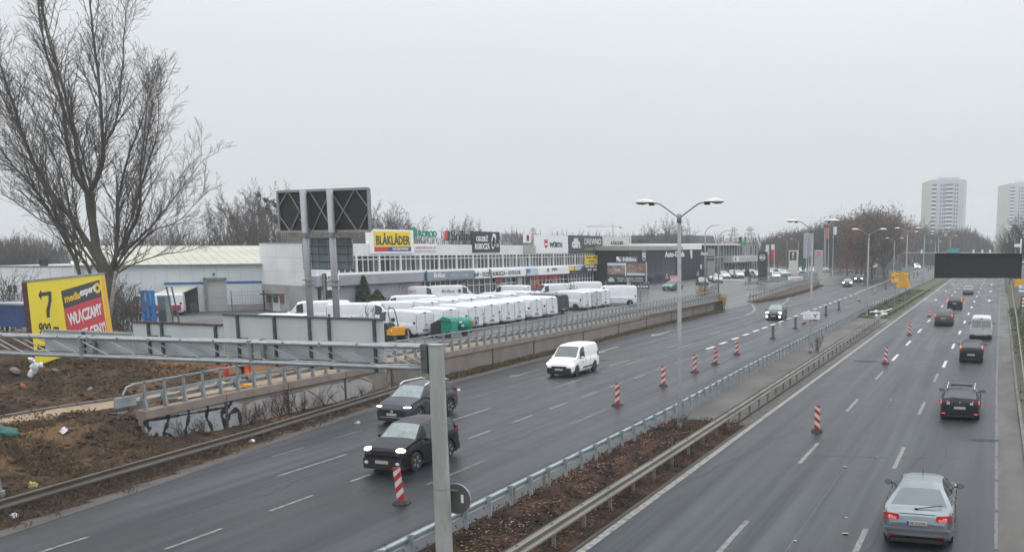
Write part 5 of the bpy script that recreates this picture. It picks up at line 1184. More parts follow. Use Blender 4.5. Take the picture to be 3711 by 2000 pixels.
ft(t,'ODZIEŻ ROBOCZA ART. BHP',mat('faint pink lettering',(.6,.3,.33),.5,0,0),X,fy(a,b,.04),fy(a,b,.96),fy(c,d,.25),fy(c,d,.75),bold=.02)
t,a,b,c,d,X=fsign('roof_sign','black rooftop sign with white letters and a white figure',1714,840,1812,914,SBK,th=.3)
ft(t,'ODZIEŻ',WHT,X,fy(a,b,.12),fy(a,b,.55),fy(c,d,.53),fy(c,d,.85),bold=.03,shear=.1); ft(t,'ROBOCZA',WHT,X,fy(a,b,.07),fy(a,b,.60),fy(c,d,.14),fy(c,d,.43),bold=.03,shear=.1)
mb=MB()
for cy,cz,r in ((.78,.74,.075),(.75,.56,.08),(.74,.42,.07),(.72,.28,.05)): 
    mb.lathe([(r*(b-a)*.9,0),(r*(b-a)*.9,.05)],(X,fy(a,b,cy),fy(c,d,cz)),'x',14)
mb.build('white_figure',WHT,t); ft(t,'25',WHT,X,fy(a,b,.82),fy(a,b,.95),fy(c,d,.26),fy(c,d,.42),bold=.03); MB().box(X,X+.06,fy(a,b,.80),fy(a,b,.86),fy(c,d,.28),fy(c,d,.42)).build('red_mark',SRED,t)
t,a,b,c,d,X=fsign('roof_sign','large white rooftop sign with red emblem and dark letters',1943,852,2059,918,WHITE,th=.3)
ft(t,'WÜRTH',SBK,X,fy(a,b,.40),fy(a,b,.80),fy(c,d,.32),fy(c,d,.66),bold=.05)
MB().poly([(X+.02,fy(a,b,p),fy(c,d,q)) for p,q in ((.24,.55),(.35,.55),(.34,.68),(.37,.76),(.31,.72),(.295,.76),(.28,.72),(.22,.76),(.25,.68))]).poly([(X+.02,fy(a,b,p),fy(c,d,q)) for p,q in ((.24,.50),(.25,.36),(.295,.28),(.34,.36),(.35,.50),(.31,.44),(.28,.44))]).build('red_emblem',SRED,t)
t,a,b,c,d,X=fsign('roof_sign','dark slate rooftop sign with white and green words',2062,854,2183,918,SGD,th=.3)
ft(t,'dlh',WHT,X,fy(a,b,.08),fy(a,b,.31),fy(c,d,.30),fy(c,d,.84),bold=.04); ft(t,'DREWNO',WHT,X,fy(a,b,.45),fy(a,b,.95),fy(c,d,.50),fy(c,d,.84)); ft(t,'Z CAŁEGO ŚWIATA',mat('green yellow lettering',(.35,.45,.05),.5,0,0),X,fy(a,b,.45),fy(a,b,.95),fy(c,d,.18),fy(c,d,.36),bold=.01)
MB().box(X,X+.03,fy(a,b,.33),fy(a,b,.35),fy(c,d,.31),fy(c,d,.40)).build('green_dot',mat('green yellow lettering',(.35,.45,.05)),t)
t,a,b,c,d,X=fsign('roof_sign','white rooftop sign with black letters above a yellow bar',2187,859,2280,914,mat('off white sign',(.50,.50,.485),.5,0,.05),th=.3)
ft(t,'KÄRCHER',SBK,X,fy(a,b,.28),fy(a,b,.77),fy(c,d,.50),fy(c,d,.76),bold=.03); MB().box(X,X+.03,fy(a,b,.28),fy(a,b,.77),fy(c,d,.18),fy(c,d,.35)).build('yellow_bar',mat('pale yellow bar',(.72,.62,.15),.5,0,.05),t)
t,a,b,c,d,X=fsign('roof_sign','tiny white rooftop sign with a red symbol',1902,848,1925,880,WHITE)
MB().box(X,X+.03,fy(a,b,.3),fy(a,b,.7),fy(c,d,.2),fy(c,d,.8)).build('red_symbol',SRED,t); MB().lathe([(.25,0),(.25,.03)],(X,fy(a,b,.5),fy(c,d,.7)),'x',12).build('red_symbol',SRED,t)
t,a,b,c,d,X=fsign('wall_patch','beige blank patch on the parapet under the tiny sign',1899,888,1940,917,mat('beige panel',(.36,.36,.33),.7,0,.1,1))
# free-standing letters on the roof
def roofletters(label,s,m,u0,v0,u1,v1,X=XB-2,bold=.02):
    ya,yb=atX(u0,860,X).y,atX(u1,860,X).y; um=(u0+u1)/2; z1=atX(um,v0,X).z; z0=atX(um,v1,X).z
    t=thing('roof_letters',label,'sign',(X,(ya+yb)/2,8.1),world=True)
    text(s,t,m,(X,(ya+yb)/2,(z0+z1)/2),(0,1,0),z1-z0,yb-ya,ex=.10,bold=bold)
    for k in range(4):
        y_=lerp(ya,yb,(k+.5)/4); MB().bar((X-.3,y_,8.1),(X-.2,y_,z0+.1),.05).build('support',GALVD,t)
    return t
t=roofletters('green free-standing rooftop letters beside the yellow sign','ROBOD',SGRN,1517,836,1582,859)
ya=atX(1495,860,XB-2); yb=atX(1513,860,XB-2); MB().prism([(XB-2,ya.y,atX(1500,860,XB-2).z),(XB-2,yb.y,atX(1500,860,XB-2).z),(XB-2,yb.y,atX(1500,832,XB-2).z),(XB-2,(ya.y+yb.y)/2,atX(1500,822,XB-2).z),(XB-2,ya.y,atX(1500,826,XB-2).z)],(-.25,0,0)).build('green_block',SGRN,t)
t=roofletters('dark free-standing rooftop letters with a red and black stripe emblem','Brillux',SBK,1636,836,1706,872,bold=.0)
for k,(m,du) in enumerate(((SRED,0),(SBK,8))):
    pts=[(1614+du,868),(1621+du,872),(1624+du,840),(1617+du,836)]; MB().prism([atX(u,v,XB-2) for u,v in pts],(-.2,0,0)).build('stripe_emblem',m,t)
# fascia lettering
def fl(s,m,u0,u1,v0,v1,X=XB+.36): 
    ya,yb=atX(u0,1000,X).y,atX(u1,1000,X).y; um=(u0+u1)/2; z1=atX(um,v0,X).z; z0=atX(um,v1,X).z
    return text(s,lb,m,(X,(ya+yb)/2,(z0+z1)/2),(0,1,0),z1-z0,yb-ya,ex=.02,bold=.02)
fl('Brillux',WHT,1573,1614,988,1006); fl('więcej niż farby',mat('pale blue lettering',(.4,.47,.53),.5,0,0),1632,1695,990,1006); fl('BHP • ODZIEŻ ROBOCZA • OUTDOOR',SBK,1718,1887,979,999); fl('WÜRTH',SBK,2000,2020,969,981); MB().box(XB+.36,XB+.38,yu(1984,XB+.36),yu(1990,XB+.36),4.2,4.7).build('red_mark',SRED,lb)
fl('BELFOR',SBK,1170,1210,1001,1013,X=XB+.30)
t,a,b,c,d,X=fsign('fascia_box','small white box sign over the dark entrance on the left',1168,996,1222,1017,WHITE,X=XB+.29,th=.1)
MB().box(XB+.36,XB+.38,yu(1907,XB+.36),yu(1922,XB+.36),4.2,4.75).build('blue_logo',mat('bright blue logo',(.03,.2,.5),.5,0,.1),lb)
t,a,b,c,d,X=fsign('wall_banner','yellow banner across the upper windows below the slate sign',2120,926,2165,957,SYEL,X=XB+.5,th=.06)
ft(t,'OPONY • MYJKI',SBK,X,fy(a,b,.06),fy(a,b,.94),fy(c,d,.58),fy(c,d,.88)); ft(t,'MYJKA',SRED,X,fy(a,b,.25),fy(a,b,.8),fy(c,d,.12),fy(c,d,.45))
t,a,b,c,d,X=fsign('shop_sign','small yellow panel on the charcoal fascia',2062,967,2080,980,SYEL,X=XB+.42,th=.05)
for k,(u0,u1,v0,v1) in enumerate(((2084,2108,968,973),(2084,2104,975,979),(2122,2134,962,969),(2138,2152,962,969),(2156,2176,962,969),(2130,2144,974,980),(2150,2166,974,980))):
    a_=atX(u0,970,XB+.37); b_=atX(u1,970,XB+.37); MB().box(XB+.36,XB+.38,a_.y,b_.y,atX(u0,v1,XB+.36).z,atX(u0,v0,XB+.36).z).build('text_line',WHT,lb)
# beach-flag beside the shop
bf=thing('beach_flag','dark curved advertising flag standing before the shop windows','flag',(XB+3,yu(1782,XB+3),1.3)); 
MB().tube([(0,0,0),(0,0,2.6),(0,-.15,3.4),(0,-.5,3.9)],.03,6).build('pole',GALVD,bf); MB().add([(0,.02,.9),(.02,.35,1.0),(.02,.2,2.6),(.02,-.1,3.6),(0,-.5,3.95),(0,-.75,3.6),(0,-.5,3.1),(0,-.1,2.6)],[(0,1,2,7),(7,2,3,6),(6,3,4,5)]).build('sail',mat('dark printed sail',(.03,.03,.035),.6,0,.5,2,col2=(.3,.25,.27)),bf)
# ---------------------------------------------------------------- warehouse on the left
def plane_from(P,Q):
    d=(Q-P); d.z=0; L=d.length; d.normalize(); n=Vector((d.y,-d.x,0))     # n points to the viewer
    return P,d,n,L
PA=gp(560,1135,1.3); PB=gp(957,1122,1.3); P0,dw,nw,Lw=plane_from(PA,PB)
if nw.dot(-P0)<0: nw=-nw
def WP(u,v,e=0.,P=None,d=None,n=None):
    """photo pixel -> (s along the wall, z)"""
    P=P0 if P is None else P; d=dw if d is None else d; n=nw if n is None else n
    r=ray(u,v); t=((P+n*e).dot(n))/(r.dot(n)) if abs(r.dot(n))>1e-6 else 0
    q=Vector((r.x*t,r.y*t,H+r.z*t)); return (q-P).dot(d),q.z
def wbox(par,name,m,s0,s1,z0,z1,e0,e1,P=None,d=None,n=None):
    P=P0 if P is None else P; d=dw if d is None else d; n=nw if n is None else n
    B=Vector((P.x,P.y,0)); f=lambda s,e,z:B+d*s+n*e+Vector((0,0,z))
    return MB().add([f(s0,e0,z0),f(s1,e0,z0),f(s1,e1,z0),f(s0,e1,z0),f(s0,e0,z1),f(s1,e0,z1),f(s1,e1,z1),f(s0,e1,z1)],[(3,2,1,0),(4,5,6,7),(0,1,5,4),(1,2,6,5),(2,3,7,6),(3,0,4,7)]).build(name,m,par)
wh=thing('warehouse','long white metal warehouse with cream sloping roof and blue stripe','building',(P0.x,P0.y,1.3),world=True)
PWH=mat('white cladding',(.60,.65,.67),.6,0,.05,.3,world=True); BLS=mat('blue cladding stripe',(.03,.12,.35),.5,0,.1)
sL,_=WP(270,1000); sR,_=WP(955,1000); ze=WP(800,958)[1]
s=sL; n_=int((sR-sL)/1.1)
for k in range(n_): wbox(wh,'cladding_panel',PWH,sL+(sR-sL)*k/n_+.006,sL+(sR-sL)*(k+1)/n_-.006,1.2,ze,-.12,0)
wbox(wh,'back_wall',PWH,sL,sR,1.2,ze-.1,-40,-.2)
# roof with standing seams
B=Vector((P0.x,P0.y,0)); zr=8.05; f=lambda s,e,z:B+dw*s+nw*e+Vector((0,0,z))
sRR=sR+9; n_=int((sRR-sL)/.9)
for k in range(n_):
    a_,b_=sL+(sRR-sL)*k/n_,sL+(sRR-sL)*(k+1)/n_
    MB().add([f(a_+.02,.25,ze+.05),f(b_-.02,.25,ze+.05),f(b_-.02,-20,zr),f(a_+.02,-20,zr),f(a_+.02,.25,ze-.02),f(b_-.02,.25,ze-.02),f(b_-.02,-20,zr-.07),f(a_+.02,-20,zr-.07)],[(0,1,2,3),(7,6,5,4),(0,4,5,1),(1,5,6,2),(2,6,7,3),(3,7,4,0)]).build('roof_sheet',CREAM,wh)
MB().bar(f(sL,.33,ze-.02),f(sR,.33,ze-.02),.16,.12).build('gutter',GALVD,wh); MB().bar(f(sL,-20,zr+.02),f(sRR,-20,zr+.02),.3,.12).build('ridge_cap',GALVD,wh)
for u0,u1 in ((594,736),(821,957)):
    wbox(wh,'blue_stripe',BLS,WP(u0,1026)[0],WP(u1,1026)[0],WP(700,1031)[1],WP(700,1022)[1],.0,.02)
a_,b_=WP(752,1070)[0],WP(822,1070)[0]; zt=WP(785,1014)[1]
wbox(wh,'door',mat('pale roller door',(.40,.40,.385),.6,0,.08,.6,(1,1,6),world=True),a_,b_,1.3,zt,.01,.06); wbox(wh,'door_frame',GALVD,a_-.28,a_-.01,1.3,zt+.25,0,.3); wbox(wh,'door_frame',GALVD,a_-.28,b_+.05,zt,zt+.22,.06,.3)
wbox(wh,'base_plinth',GWALL2,WP(823,1100)[0],WP(955,1100)[0],1.2,WP(890,1102)[1],.01,.10)
wbox(wh,'wall_lamp',BLACK,WP(772,1001)[0],WP(778,1001)[0],zt+.5,zt+.7,0,.3)
# canopy
cn=thing('canopy','pale lean-to canopy with open dark bays left of the warehouse door','shelter',(0,0,0),world=True)
s0,s1=WP(590,1090)[0],WP(722,1090)[0]
MB().add([f(s0-1,3.4,3.35),f(s1-2.2,3.4,3.25),f(s1,0.05,4.0),f(s0+1,.05,4.0),f(s0-1,3.4,3.27),f(s1-2.2,3.4,3.17),f(s1,.05,3.9),f(s0+1,.05,3.9)],[(0,1,2,3),(7,6,5,4),(0,4,5,1),(1,5,6,2),(2,6,7,3),(3,7,4,0)]).build('roof',CREAM,cn)
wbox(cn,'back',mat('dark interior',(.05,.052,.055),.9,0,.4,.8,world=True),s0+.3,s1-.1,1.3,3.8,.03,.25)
for k in range(4):
    q=f(lerp(s0+.6,s1-2.0,k/3),3.1,1.3); MB().bar(q,q+Vector((0,0,1.95)),.12).build('post',GALVD,cn)
for k in range(3): 
    q=f(lerp(s0+1,s1-1,k/2),1.2,1.3); MB().cbox((q.x,q.y,1.75),(.9,.9,.9)).build('stored_crate',mat('stored dark goods',(.06,.055,.06),.8,0,.4,2),cn)
# low building with dark roof and red sign, left of the canopy
lbd=thing('low_building','low building with grey brown roof and red sign behind the big tree','building',(0,0,0),world=True)
q0=gp(470,1125,1.3); Pq,dq,nq,_=plane_from(q0,gp(590,1125,1.3)); nq=nq if nq.dot(-Pq)>0 else -nq
wbox(lbd,'wall',GWALL2,0,7,1.3,3.5,-5,0,Pq,dq,nq); B2=Vector((Pq.x,Pq.y,0)); g=lambda s,e,z:B2+dq*s+nq*e+Vector((0,0,z))
MB().add([g(-.5,.6,3.5),g(7.3,.6,3.5),g(7.3,-5.4,5.0),g(-.5,-5.4,5.0),g(-.5,.6,3.4),g(7.3,.6,3.4),g(7.3,-5.4,4.9),g(-.5,-5.4,4.9)],[(0,1,2,3),(7,6,5,4),(0,4,5,1),(1,5,6,2),(2,6,7,3),(3,7,4,0)]).build('roof',mat('brown grey roof',(.10,.09,.088),.8,0,.2,1),lbd)
wbox(lbd,'red_sign',SRED,.3,3.2,3.6,4.2,.55,.65,Pq,dq,nq)
for k in range(3): wbox(lbd,'window',GLASSB,.8+2*k,1.9+2*k,2.0,3.0,.0,.04,Pq,dq,nq)
# flat white building at the far left
fw=thing('flat_white_building','flat-roofed white industrial hall at the left picture edge','building',(0,0,0),world=True)
q0=gp(-160,1120,1.3); Pf,df,nf,Lf=plane_from(q0,gp(285,1120,1.3)); nf=nf if nf.dot(-Pf)>0 else -nf; ztf=WP(100,968,0,Pf,df,nf)[1]
for k in range(10): wbox(fw,'wall_panel',WWALL,Lf*k/10+.02,Lf*(k+1)/10-.02,1.2,ztf,-.3,0,Pf,df,nf)
wbox(fw,'roof',mat('pale roof',(.36,.37,.38),.8,0,.1,.3,world=True),0,Lf,ztf-.1,ztf+.02,-22,-.3,Pf,df,nf); wbox(fw,'parapet',GALVD,0,Lf,ztf+.02,ztf+.14,-.3,.06,Pf,df,nf)
for u0,u1 in ((30,43),(48,60),(100,112)): wbox(fw,'window',GLASSB,WP(u0,1040,0,Pf,df,nf)[0],WP(u1,1040,0,Pf,df,nf)[0],WP(40,1060,0,Pf,df,nf)[1],WP(40,1033,0,Pf,df,nf)[1],0,.03,Pf,df,nf)
wbox(fw,'roof_box',BLACK,WP(98,960,0,Pf,df,nf)[0],WP(108,960,0,Pf,df,nf)[0],ztf,ztf+.8,-3,-2,Pf,df,nf)
# white block between warehouse and long building
wb=thing('white_block','tall plain white block with stained grey base between warehouse and shops','building',(0,0,0),world=True)
q0=gp(955,1122,1.3); q1=Vector((-64.62,80.75,1.3)); Pb,db,nb_,Lb=plane_from(q0,q1); nb_=nb_ if nb_.dot(-Pb)>0 else -nb_; zb_=WP(1010,882,0,Pb,db,nb_)[1]; zg=WP(1010,1032,0,Pb,db,nb_)[1]
for k in range(3):
    for (z0,z1) in ((zg,lerp(zg,zb_,.33)),(lerp(zg,zb_,.33),lerp(zg,zb_,.66)),(lerp(zg,zb_,.66),zb_)):
        wbox(wb,'wall_panel',mat('bright white panel',(.72,.73,.73),.75,0,.06,.4,world=True),Lb*k/3+.01,Lb*(k+1)/3-.01,z0+.008,z1-.008,-.3,.0,Pb,db,nb_)
wbox(wb,'core',WWALL,0.05,Lb-1.6,1.2,zb_-.1,-3.5,-.3,Pb,db,nb_); wbox(wb,'grey_base',GWALL2,0,Lb,1.2,zg,-.3,.04,Pb,db,nb_); wbox(wb,'roof_edge',GALVD,-.05,Lb+.05,zb_+.01,zb_+.1,-.4,.06,Pb,db,nb_)
BRK=mat('brick red',(.26,.10,.07),.85,0,.2,6)
s_=lambda u:WP(u,1070,0,Pb,db,nb_)[0]; z_=lambda v:WP(1000,v,0,Pb,db,nb_)[1]
for u0,u1 in ((968,981),(1016,1031)):
    a_,b_=s_(u0),s_(u1); zz0,zz1=z_(1097),z_(1062)
    nr=9
    for r in range(nr):
        for k in range(2):
            o_=.0 if r%2 else (b_-a_)*.2
            wbox(wb,'brick',BRK,a_+(b_-a_)*k/2+.01,a_+(b_-a_)*(k+1)/2-.01,lerp(zz0,zz1,r/nr)+.01,lerp(zz0,zz1,(r+1)/nr)-.01,.04,.10+.01*((r+k)%2),Pb,db,nb_)
wbox(wb,'door',FR,s_(990),s_(1014),1.3,z_(1070),.04,.12,Pb,db,nb_); wbox(wb,'window',GLASSB,s_(994),s_(1011),z_(1096),z_(1074),.12,.15,Pb,db,nb_); wbox(wb,'awning',mat('dark awning',(.07,.07,.075),.7),s_(972),s_(1016),z_(1068),z_(1064),.04,.9,Pb,db,nb_)
# dark timber screen on the roof behind
sc_=thing('roof_screen','grey brown slatted screen on the roof below the electronic sign','screen',(0,0,0),world=True)
for k in range(46):
    u=1022+k*7; q=atc(u,880,112); q2=atc(u,845,112); 
    if u>1345: break
    MB().cbox((q.x,q.y,(q.z+q2.z)/2),(.20,.08,abs(q2.z-q.z)+.8)).build('slat',mat('weathered slat',(.15,.13,.12),.8,0,.35,.6,world=True),sc_)
# ---------------------------------------------------------------- mesh fences
def mesh_fence(label,pts,h,step=2.5,m=GALVD):
    t=thing('wire_fence',label,'fence',(pts[0].x,pts[0].y,1.3),world=True)
    mb=MB()
    for a,b in zip(pts,pts[1:]):
        for k in range(6): mb.bar(a+Vector((0,0,.15+h*.95*k/5)),b+Vector((0,0,.15+h*.95*k/5)),.02)
        n=max(2,int((b-a).length/.25))
        for k in range(n): q=a.lerp(b,k/n); mb.bar(q+Vector((0,0,.1)),q+Vector((0,0,h)),.012)
        n=max(1,round((b-a).length/step))
        for k in range(n+1): q=a.lerp(b,k/n); MB().bar(q,q+Vector((0,0,h+.12)),.08).build('post',m,t)
    mb.build('mesh',m,t); return t
mesh_fence('grey wire fence before the warehouse wall, right of the roller door',[gp(842,1128,Z),gp(960,1126,Z),gp(1130,1116,Z)],2.0)
mesh_fence('wire fence with dark posts below the large billboard in the yard',[gp(2262,1098,Z),gp(2352,1064,Z)],1.6)
# blue trestle and grey cabinet beside the red-striped van
bt=thing('blue_rack','tall bright blue metal rack standing before the red-striped van','rack',tuple(gp(545,1172,Z)))
for k in range(3): MB().box(-.75+k*.55,-.45+k*.55,-.1,.1,0,2.9).build('blue_bar',mat('bright blue paint',(.04,.22,.55),.5,0,.15,3),bt)
for z in (.5,1.6,2.7): MB().box(-.75,.95,-.12,-.08,z,z+.12).build('cross_bar',mat('bright blue paint',(.04,.22,.55)),bt)
cb=thing('grey_cabinet','grey green cabinet right of the blue rack','cabinet',tuple(gp(602,1170,Z))); MB().box(-.45,.45,-.3,.3,0,2.4).build('case',mat('grey green metal',(.22,.27,.25),.6,0,.15,2),cb); MB().box(-.4,.4,-.32,-.3,.1,1.2).build('door',mat('dark green grey metal',(.12,.16,.15),.6,0,.15,2),cb)
ff=thing('steel_trestle','dark blue A-shaped steel frame beside the grey cabinet','frame',tuple(gp(633,1172,Z)));mb=MB()
MB().bar((-.1,0,0),(-.55,0,3.2),.09).bar((.55,0,0),(.0,0,3.2),.09).bar((-.3,0,.1),(.5,0,.1),.09).build('bar',mat('dark blue paint',(.05,.10,.18),.5,0,.15,3),ff)
sk=thing('blue_skip','dark blue skip container at the left picture edge','container',tuple(gp(65,1180,1.9))); 
MB().prism([(-3.2,-1,0),(3.0,-1,0),(3.4,-1,1.7),(-3.6,-1,1.7)],(0,2,0)).build('tub',mat('navy skip paint',(.02,.05,.16),.6,0,.2,1),sk); MB().box(-3.7,3.5,-1.08,1.08,1.68,1.8).build('rim',mat('pale rim',(.3,.33,.38),.6,0,.1),sk)
# ---------------------------------------------------------------- car dealers
XD=-58.4
yd=lambda u:atX(u,950,XD).y; zd=lambda u,v:atX(u,v,XD).z
db_=thing('car_showroom','black glazed car showroom with pale concrete roof edge','building',(XD,170,1.3),world=True)
DG=mat('black facade panel',(.009,.012,.019),.45,0,.3,.4,world=True,spec=.25); DGB=mat('navy showroom glass',(.010,.017,.034),.2,0,.6,.25,spec=.3,world=True)
ya,yb=yd(2278),yd(2554)
MB().box(XD-20,XD-.3,ya,yb,1.2,7.3).build('core_wall',DG,db_)
n_=16
for k in range(n_):
    a_,b_=lerp(ya,yb,k/n_),lerp(ya,yb,(k+1)/n_)
    MB().box(XD-.25,XD,a_+.02,b_-.02,6.0,7.28).build('facade_panel',DG,db_)
    for z0,z1 in ((1.35,3.6),(3.65,5.95)):
        MB().box(XD-.28,XD-.12,a_+.05,b_-.05,z0,z1).build('glass_pane',DG if 8<k else DGB,db_)
MB().box(XD-20,XD+.25,ya-.1,yd(2470),7.3,8.02).build('roof_edge',mat('stained pale concrete',(.30,.29,.265),.8,0,.12,.5,world=True),db_)
MB().box(XD-12,XD+.3,yd(2474),yd(2538),7.32,8.38).build('white_fascia',WHITE,db_)
def ring_logo(par,X,y,z,r,s,m=WHT,n=8,ex=.05):
    mb=MB(); 
    for k in range(n):
        t0,t1=2*math.pi*(k+.5)/n,2*math.pi*(k+1.5)/n
        f_=lambda t,rr:(y+rr*math.cos(t),z+rr*math.sin(t))
        a,b,c,d=f_(t0,r),f_(t1,r),f_(t1,r*.86),f_(t0,r*.86)
        mb.prism([(X,a[0],a[1]),(X,b[0],b[1]),(X,c[0],c[1]),(X,d[0],d[1])],(ex,0,0))
    mb.build('ring_emblem',m,par); text(s,par,m,(X,y,z),(0,1,0),r*.95,r*1.4,ex=ex,bold=.04)
ring_logo(db_,XD+.02,yd(2333),zd(2333,925),.95,'MG')
text('Auto-Gazda',db_,WHT,(XD+.02,(yd(2409)+yd(2480))/2,zd(2440,921)),(0,1,0),1.1,yd(2480)-yd(2409),ex=.05,bold=.03)
MB().ell((XD+.1,yd(2503),zd(2503,914)),(.08,.9,.55)).ell((XD+.1,yd(2504),zd(2504,925)),(.08,.6,.75)).build('white_emblem',WHT,db_); text('Auto',db_,WHT,(XD+.02,yd(2551),zd(2551,918)),(0,1,0),.75,5,ex=.05,bold=.03)
MB().ell((XD+.15,yd(2538),zd(2538,967)),(.08,.5,.55)).build('white_emblem',WHT,db_)
# glass-fronted second dealer
gb=thing('car_showroom','glass-fronted showroom with white roof line and hanging sign box','building',(XD,220,1.3),world=True)
ya,yb=yd(2555),yd(2752); MB().box(XD-18,XD-.6,ya,yb,1.2,8.1).build('core_wall',mat('dark interior wall',(.05,.05,.055),.8,0,.5,.3,world=True),gb); MB().box(XD-18,XD+.5,yd(2537),yd(2675),8.22,8.5).build('roof_line',WHITE,gb)
n_=20
for k in range(n_):
    a_,b_=lerp(ya,yb,k/n_),lerp(ya,yb,(k+1)/n_)
    MB().box(XD-.25,XD-.05,a_,a_+.16,1.3,8.2).build('mullion',mat('pale grey mullion',(.36,.38,.39),.5,0,.1),gb)
    for z0,z1 in ((1.4,3.4),(3.5,5.6),(5.7,8.1)): MB().box(XD-.35,XD-.28,a_+.16,b_,z0,z1).build('glass_pane',random.choice([GLD,GLG,GLP,GLG]),gb)
MB().box(XD-.2,XD+.1,ya,yb,5.5,5.68).build('floor_band',mat('pale grey mullion',(.36,.38,.39)),gb)
sb=thing('hanging_sign_box','long pale sign box with a red mark projecting from the glass front','sign',(XD+3,230,4.4),world=True)
XS=XD+2; ysb=lambda u:atX(u,950,XS).y; zsb=lambda v:atX(2700,v,XS).z
MB().box(XS-2.2,XS,ysb(2655),ysb(2746),zsb(949),zsb(927)).build('box',mat('pale sign box',(.42,.43,.42),.6,0,.1,.6,world=True),sb); MB().box(XS,XS+.04,ysb(2659),ysb(2677),zsb(945),zsb(930)).build('light_field',WHT,sb); MB().box(XS+.04,XS+.07,ysb(2662),ysb(2668),zsb(943),zsb(932)).build('red_mark',SRED,sb)
for k,(u,w_) in enumerate(((2680,5),(2690,8),(2702,14))): MB().box(XS,XS+.03,ysb(u),ysb(u+w_),zsb(942),zsb(937)).build('grey_print',mat('grey print',(.33,.36,.42)),sb)
MB().box(XS-.4,XS-.2,ysb(2669),ysb(2671),1.3,zsb(949)).build('leg',GALV,sb)
rbx=thing('roof_cladding','rust and beige block cladding above the second showroom','cladding',(XD,230,8),world=True)
random.seed(4)
for k in range(12):
    u=2672+k*6.2; z0=zd(u,899); z1=zd(u,random.choice([876,880,886])); MB().box(XD-3,XD-1,yd(u),yd(u+5.6),8.1,max(z1,8.6)).build('block',random.choice([mat('rust block',(.22,.11,.07),.8,0,.2,1),mat('beige block',(.34,.27,.20),.8,0,.2,1),mat('grey block',(.25,.24,.24),.8,0,.2,1)]),rbx)
gl_=thing('green_rooftop_frame','green A-shaped letter and post on the showroom roof','sign',(XD,235,8),world=True)
q=lambda u,v:at_u(u,v,226); MB().bar(q(2680,884),q(2684,858),.5,.5).bar(q(2686,884),q(2684,858),.5,.5).bar(q(2681,876),q(2686,876),.4,.4).build('green_letter',SGRN,gl_); MB().bar(q(2701,884),q(2702,858),.4,.4).bar(q(2680,885),q(2703,885),.3,.3).build('green_frame',SGRN,gl_)
def yrsign(name,label,u0,v0,u1,v1,y,th,m,base=None):
    a=at_u(u0,v0,y); b=at_u(u1,v1,y); t=thing(name,label,'sign',((a.x+b.x)/2,y,b.z),world=True)
    MB().box(a.x,b.x,y,y+th,b.z,a.z).build('body',m,t); return t,a.x,b.x,b.z,a.z
y=gp(2762,1022,Z).y; t,a,b,c,d=yrsign('pylon_sign','tall black dealer pylon with a white octagon emblem',2748,912,2777,1022,y,.9,SBK)
r_=(b-a)*.38; mb=MB(); cx,cz=(a+b)/2,lerp(c,d,.81)
for k in range(8):
    t0,t1=2*math.pi*(k+.5)/8,2*math.pi*(k+1.5)/8
    mb.prism([(cx+r_*math.cos(t0),y-.05,cz+r_*math.sin(t0)),(cx+r_*math.cos(t1),y-.05,cz+r_*math.sin(t1)),(cx+r_*.86*math.cos(t1),y-.05,cz+r_*.86*math.sin(t1)),(cx+r_*.86*math.cos(t0),y-.05,cz+r_*.86*math.sin(t0))],(0,.05,0))
mb.build('ring_emblem',WHT,t); text('MG',t,WHT,(cx,y-.01,cz),(1,0,0),r_*.95,r_*1.4,ex=.05,bold=.04); MB().box(a-.3,b+.3,y-.2,y+1.1,1.25,1.45).build('plinth',CONCG,t)
y=gp(2874,1000,Z).y; t,a,b,c,d=yrsign('pylon_sign','tall cream dealer pylon with a black picture panel on top',2859,907,2889,1002,y,.8,mat('cream pylon',(.60,.58,.50),.6,0,.04))
MB().box(lerp(a,b,.12),lerp(a,b,.88),y-.05,y,lerp(c,d,.61),lerp(c,d,.95)).build('black_panel',SBK,t); MB().ell((lerp(a,b,.5),y-.06,lerp(c,d,.86)),(.28,.03,.38)).ell((lerp(a,b,.48),y-.06,lerp(c,d,.74)),(.2,.03,.3)).build('white_emblem',mat('soft white emblem',(.5,.52,.54),.5,0,.2,2),t); MB().box(lerp(a,b,.3),lerp(a,b,.7),y-.07,y-.05,lerp(c,d,.635),lerp(c,d,.65)).build('text_line',WHT,t)
y=210; t,a,b,c,d=yrsign('pylon_sign','light grey dealer pylon with a round red emblem',2952,906,2979,990,y,.8,mat('light grey pylon',(.36,.38,.40),.5,0,.05))
MB().lathe([((b-a)*.36,-.04),((b-a)*.36,0)],(lerp(a,b,.5),y-.02,lerp(c,d,.84)),'y',20).build('emblem_ring',WHT,t); MB().lathe([((b-a)*.31,-.08),((b-a)*.31,-.03)],(lerp(a,b,.5),y-.02,lerp(c,d,.84)),'y',20).build('red_disc',SRED,t); text('FIAT',t,WHT,(lerp(a,b,.5),y-.12,lerp(c,d,.84)),(1,0,0),.32,(b-a)*.44,ex=.02,bold=.03)
y=176; t,a,b,c,d=yrsign('pylon_sign','grey pylon with a dark marked band before the glass front',2564,902,2587,1000,y,.7,mat('mid grey pylon',(.26,.27,.27),.5,0,.05)); MB().box(a-.02,b+.02,y-.05,y,lerp(c,d,.57),lerp(c,d,.73)).build('dark_band',SBK,t)
for k in range(4): MB().lathe([(.14,-.03),(.14,0)],(lerp(a,b,.2+.2*k),y-.07,lerp(c,d,.66)),'y',10).build('ring_mark',mat('grey print',(.33,.36,.42)),t)
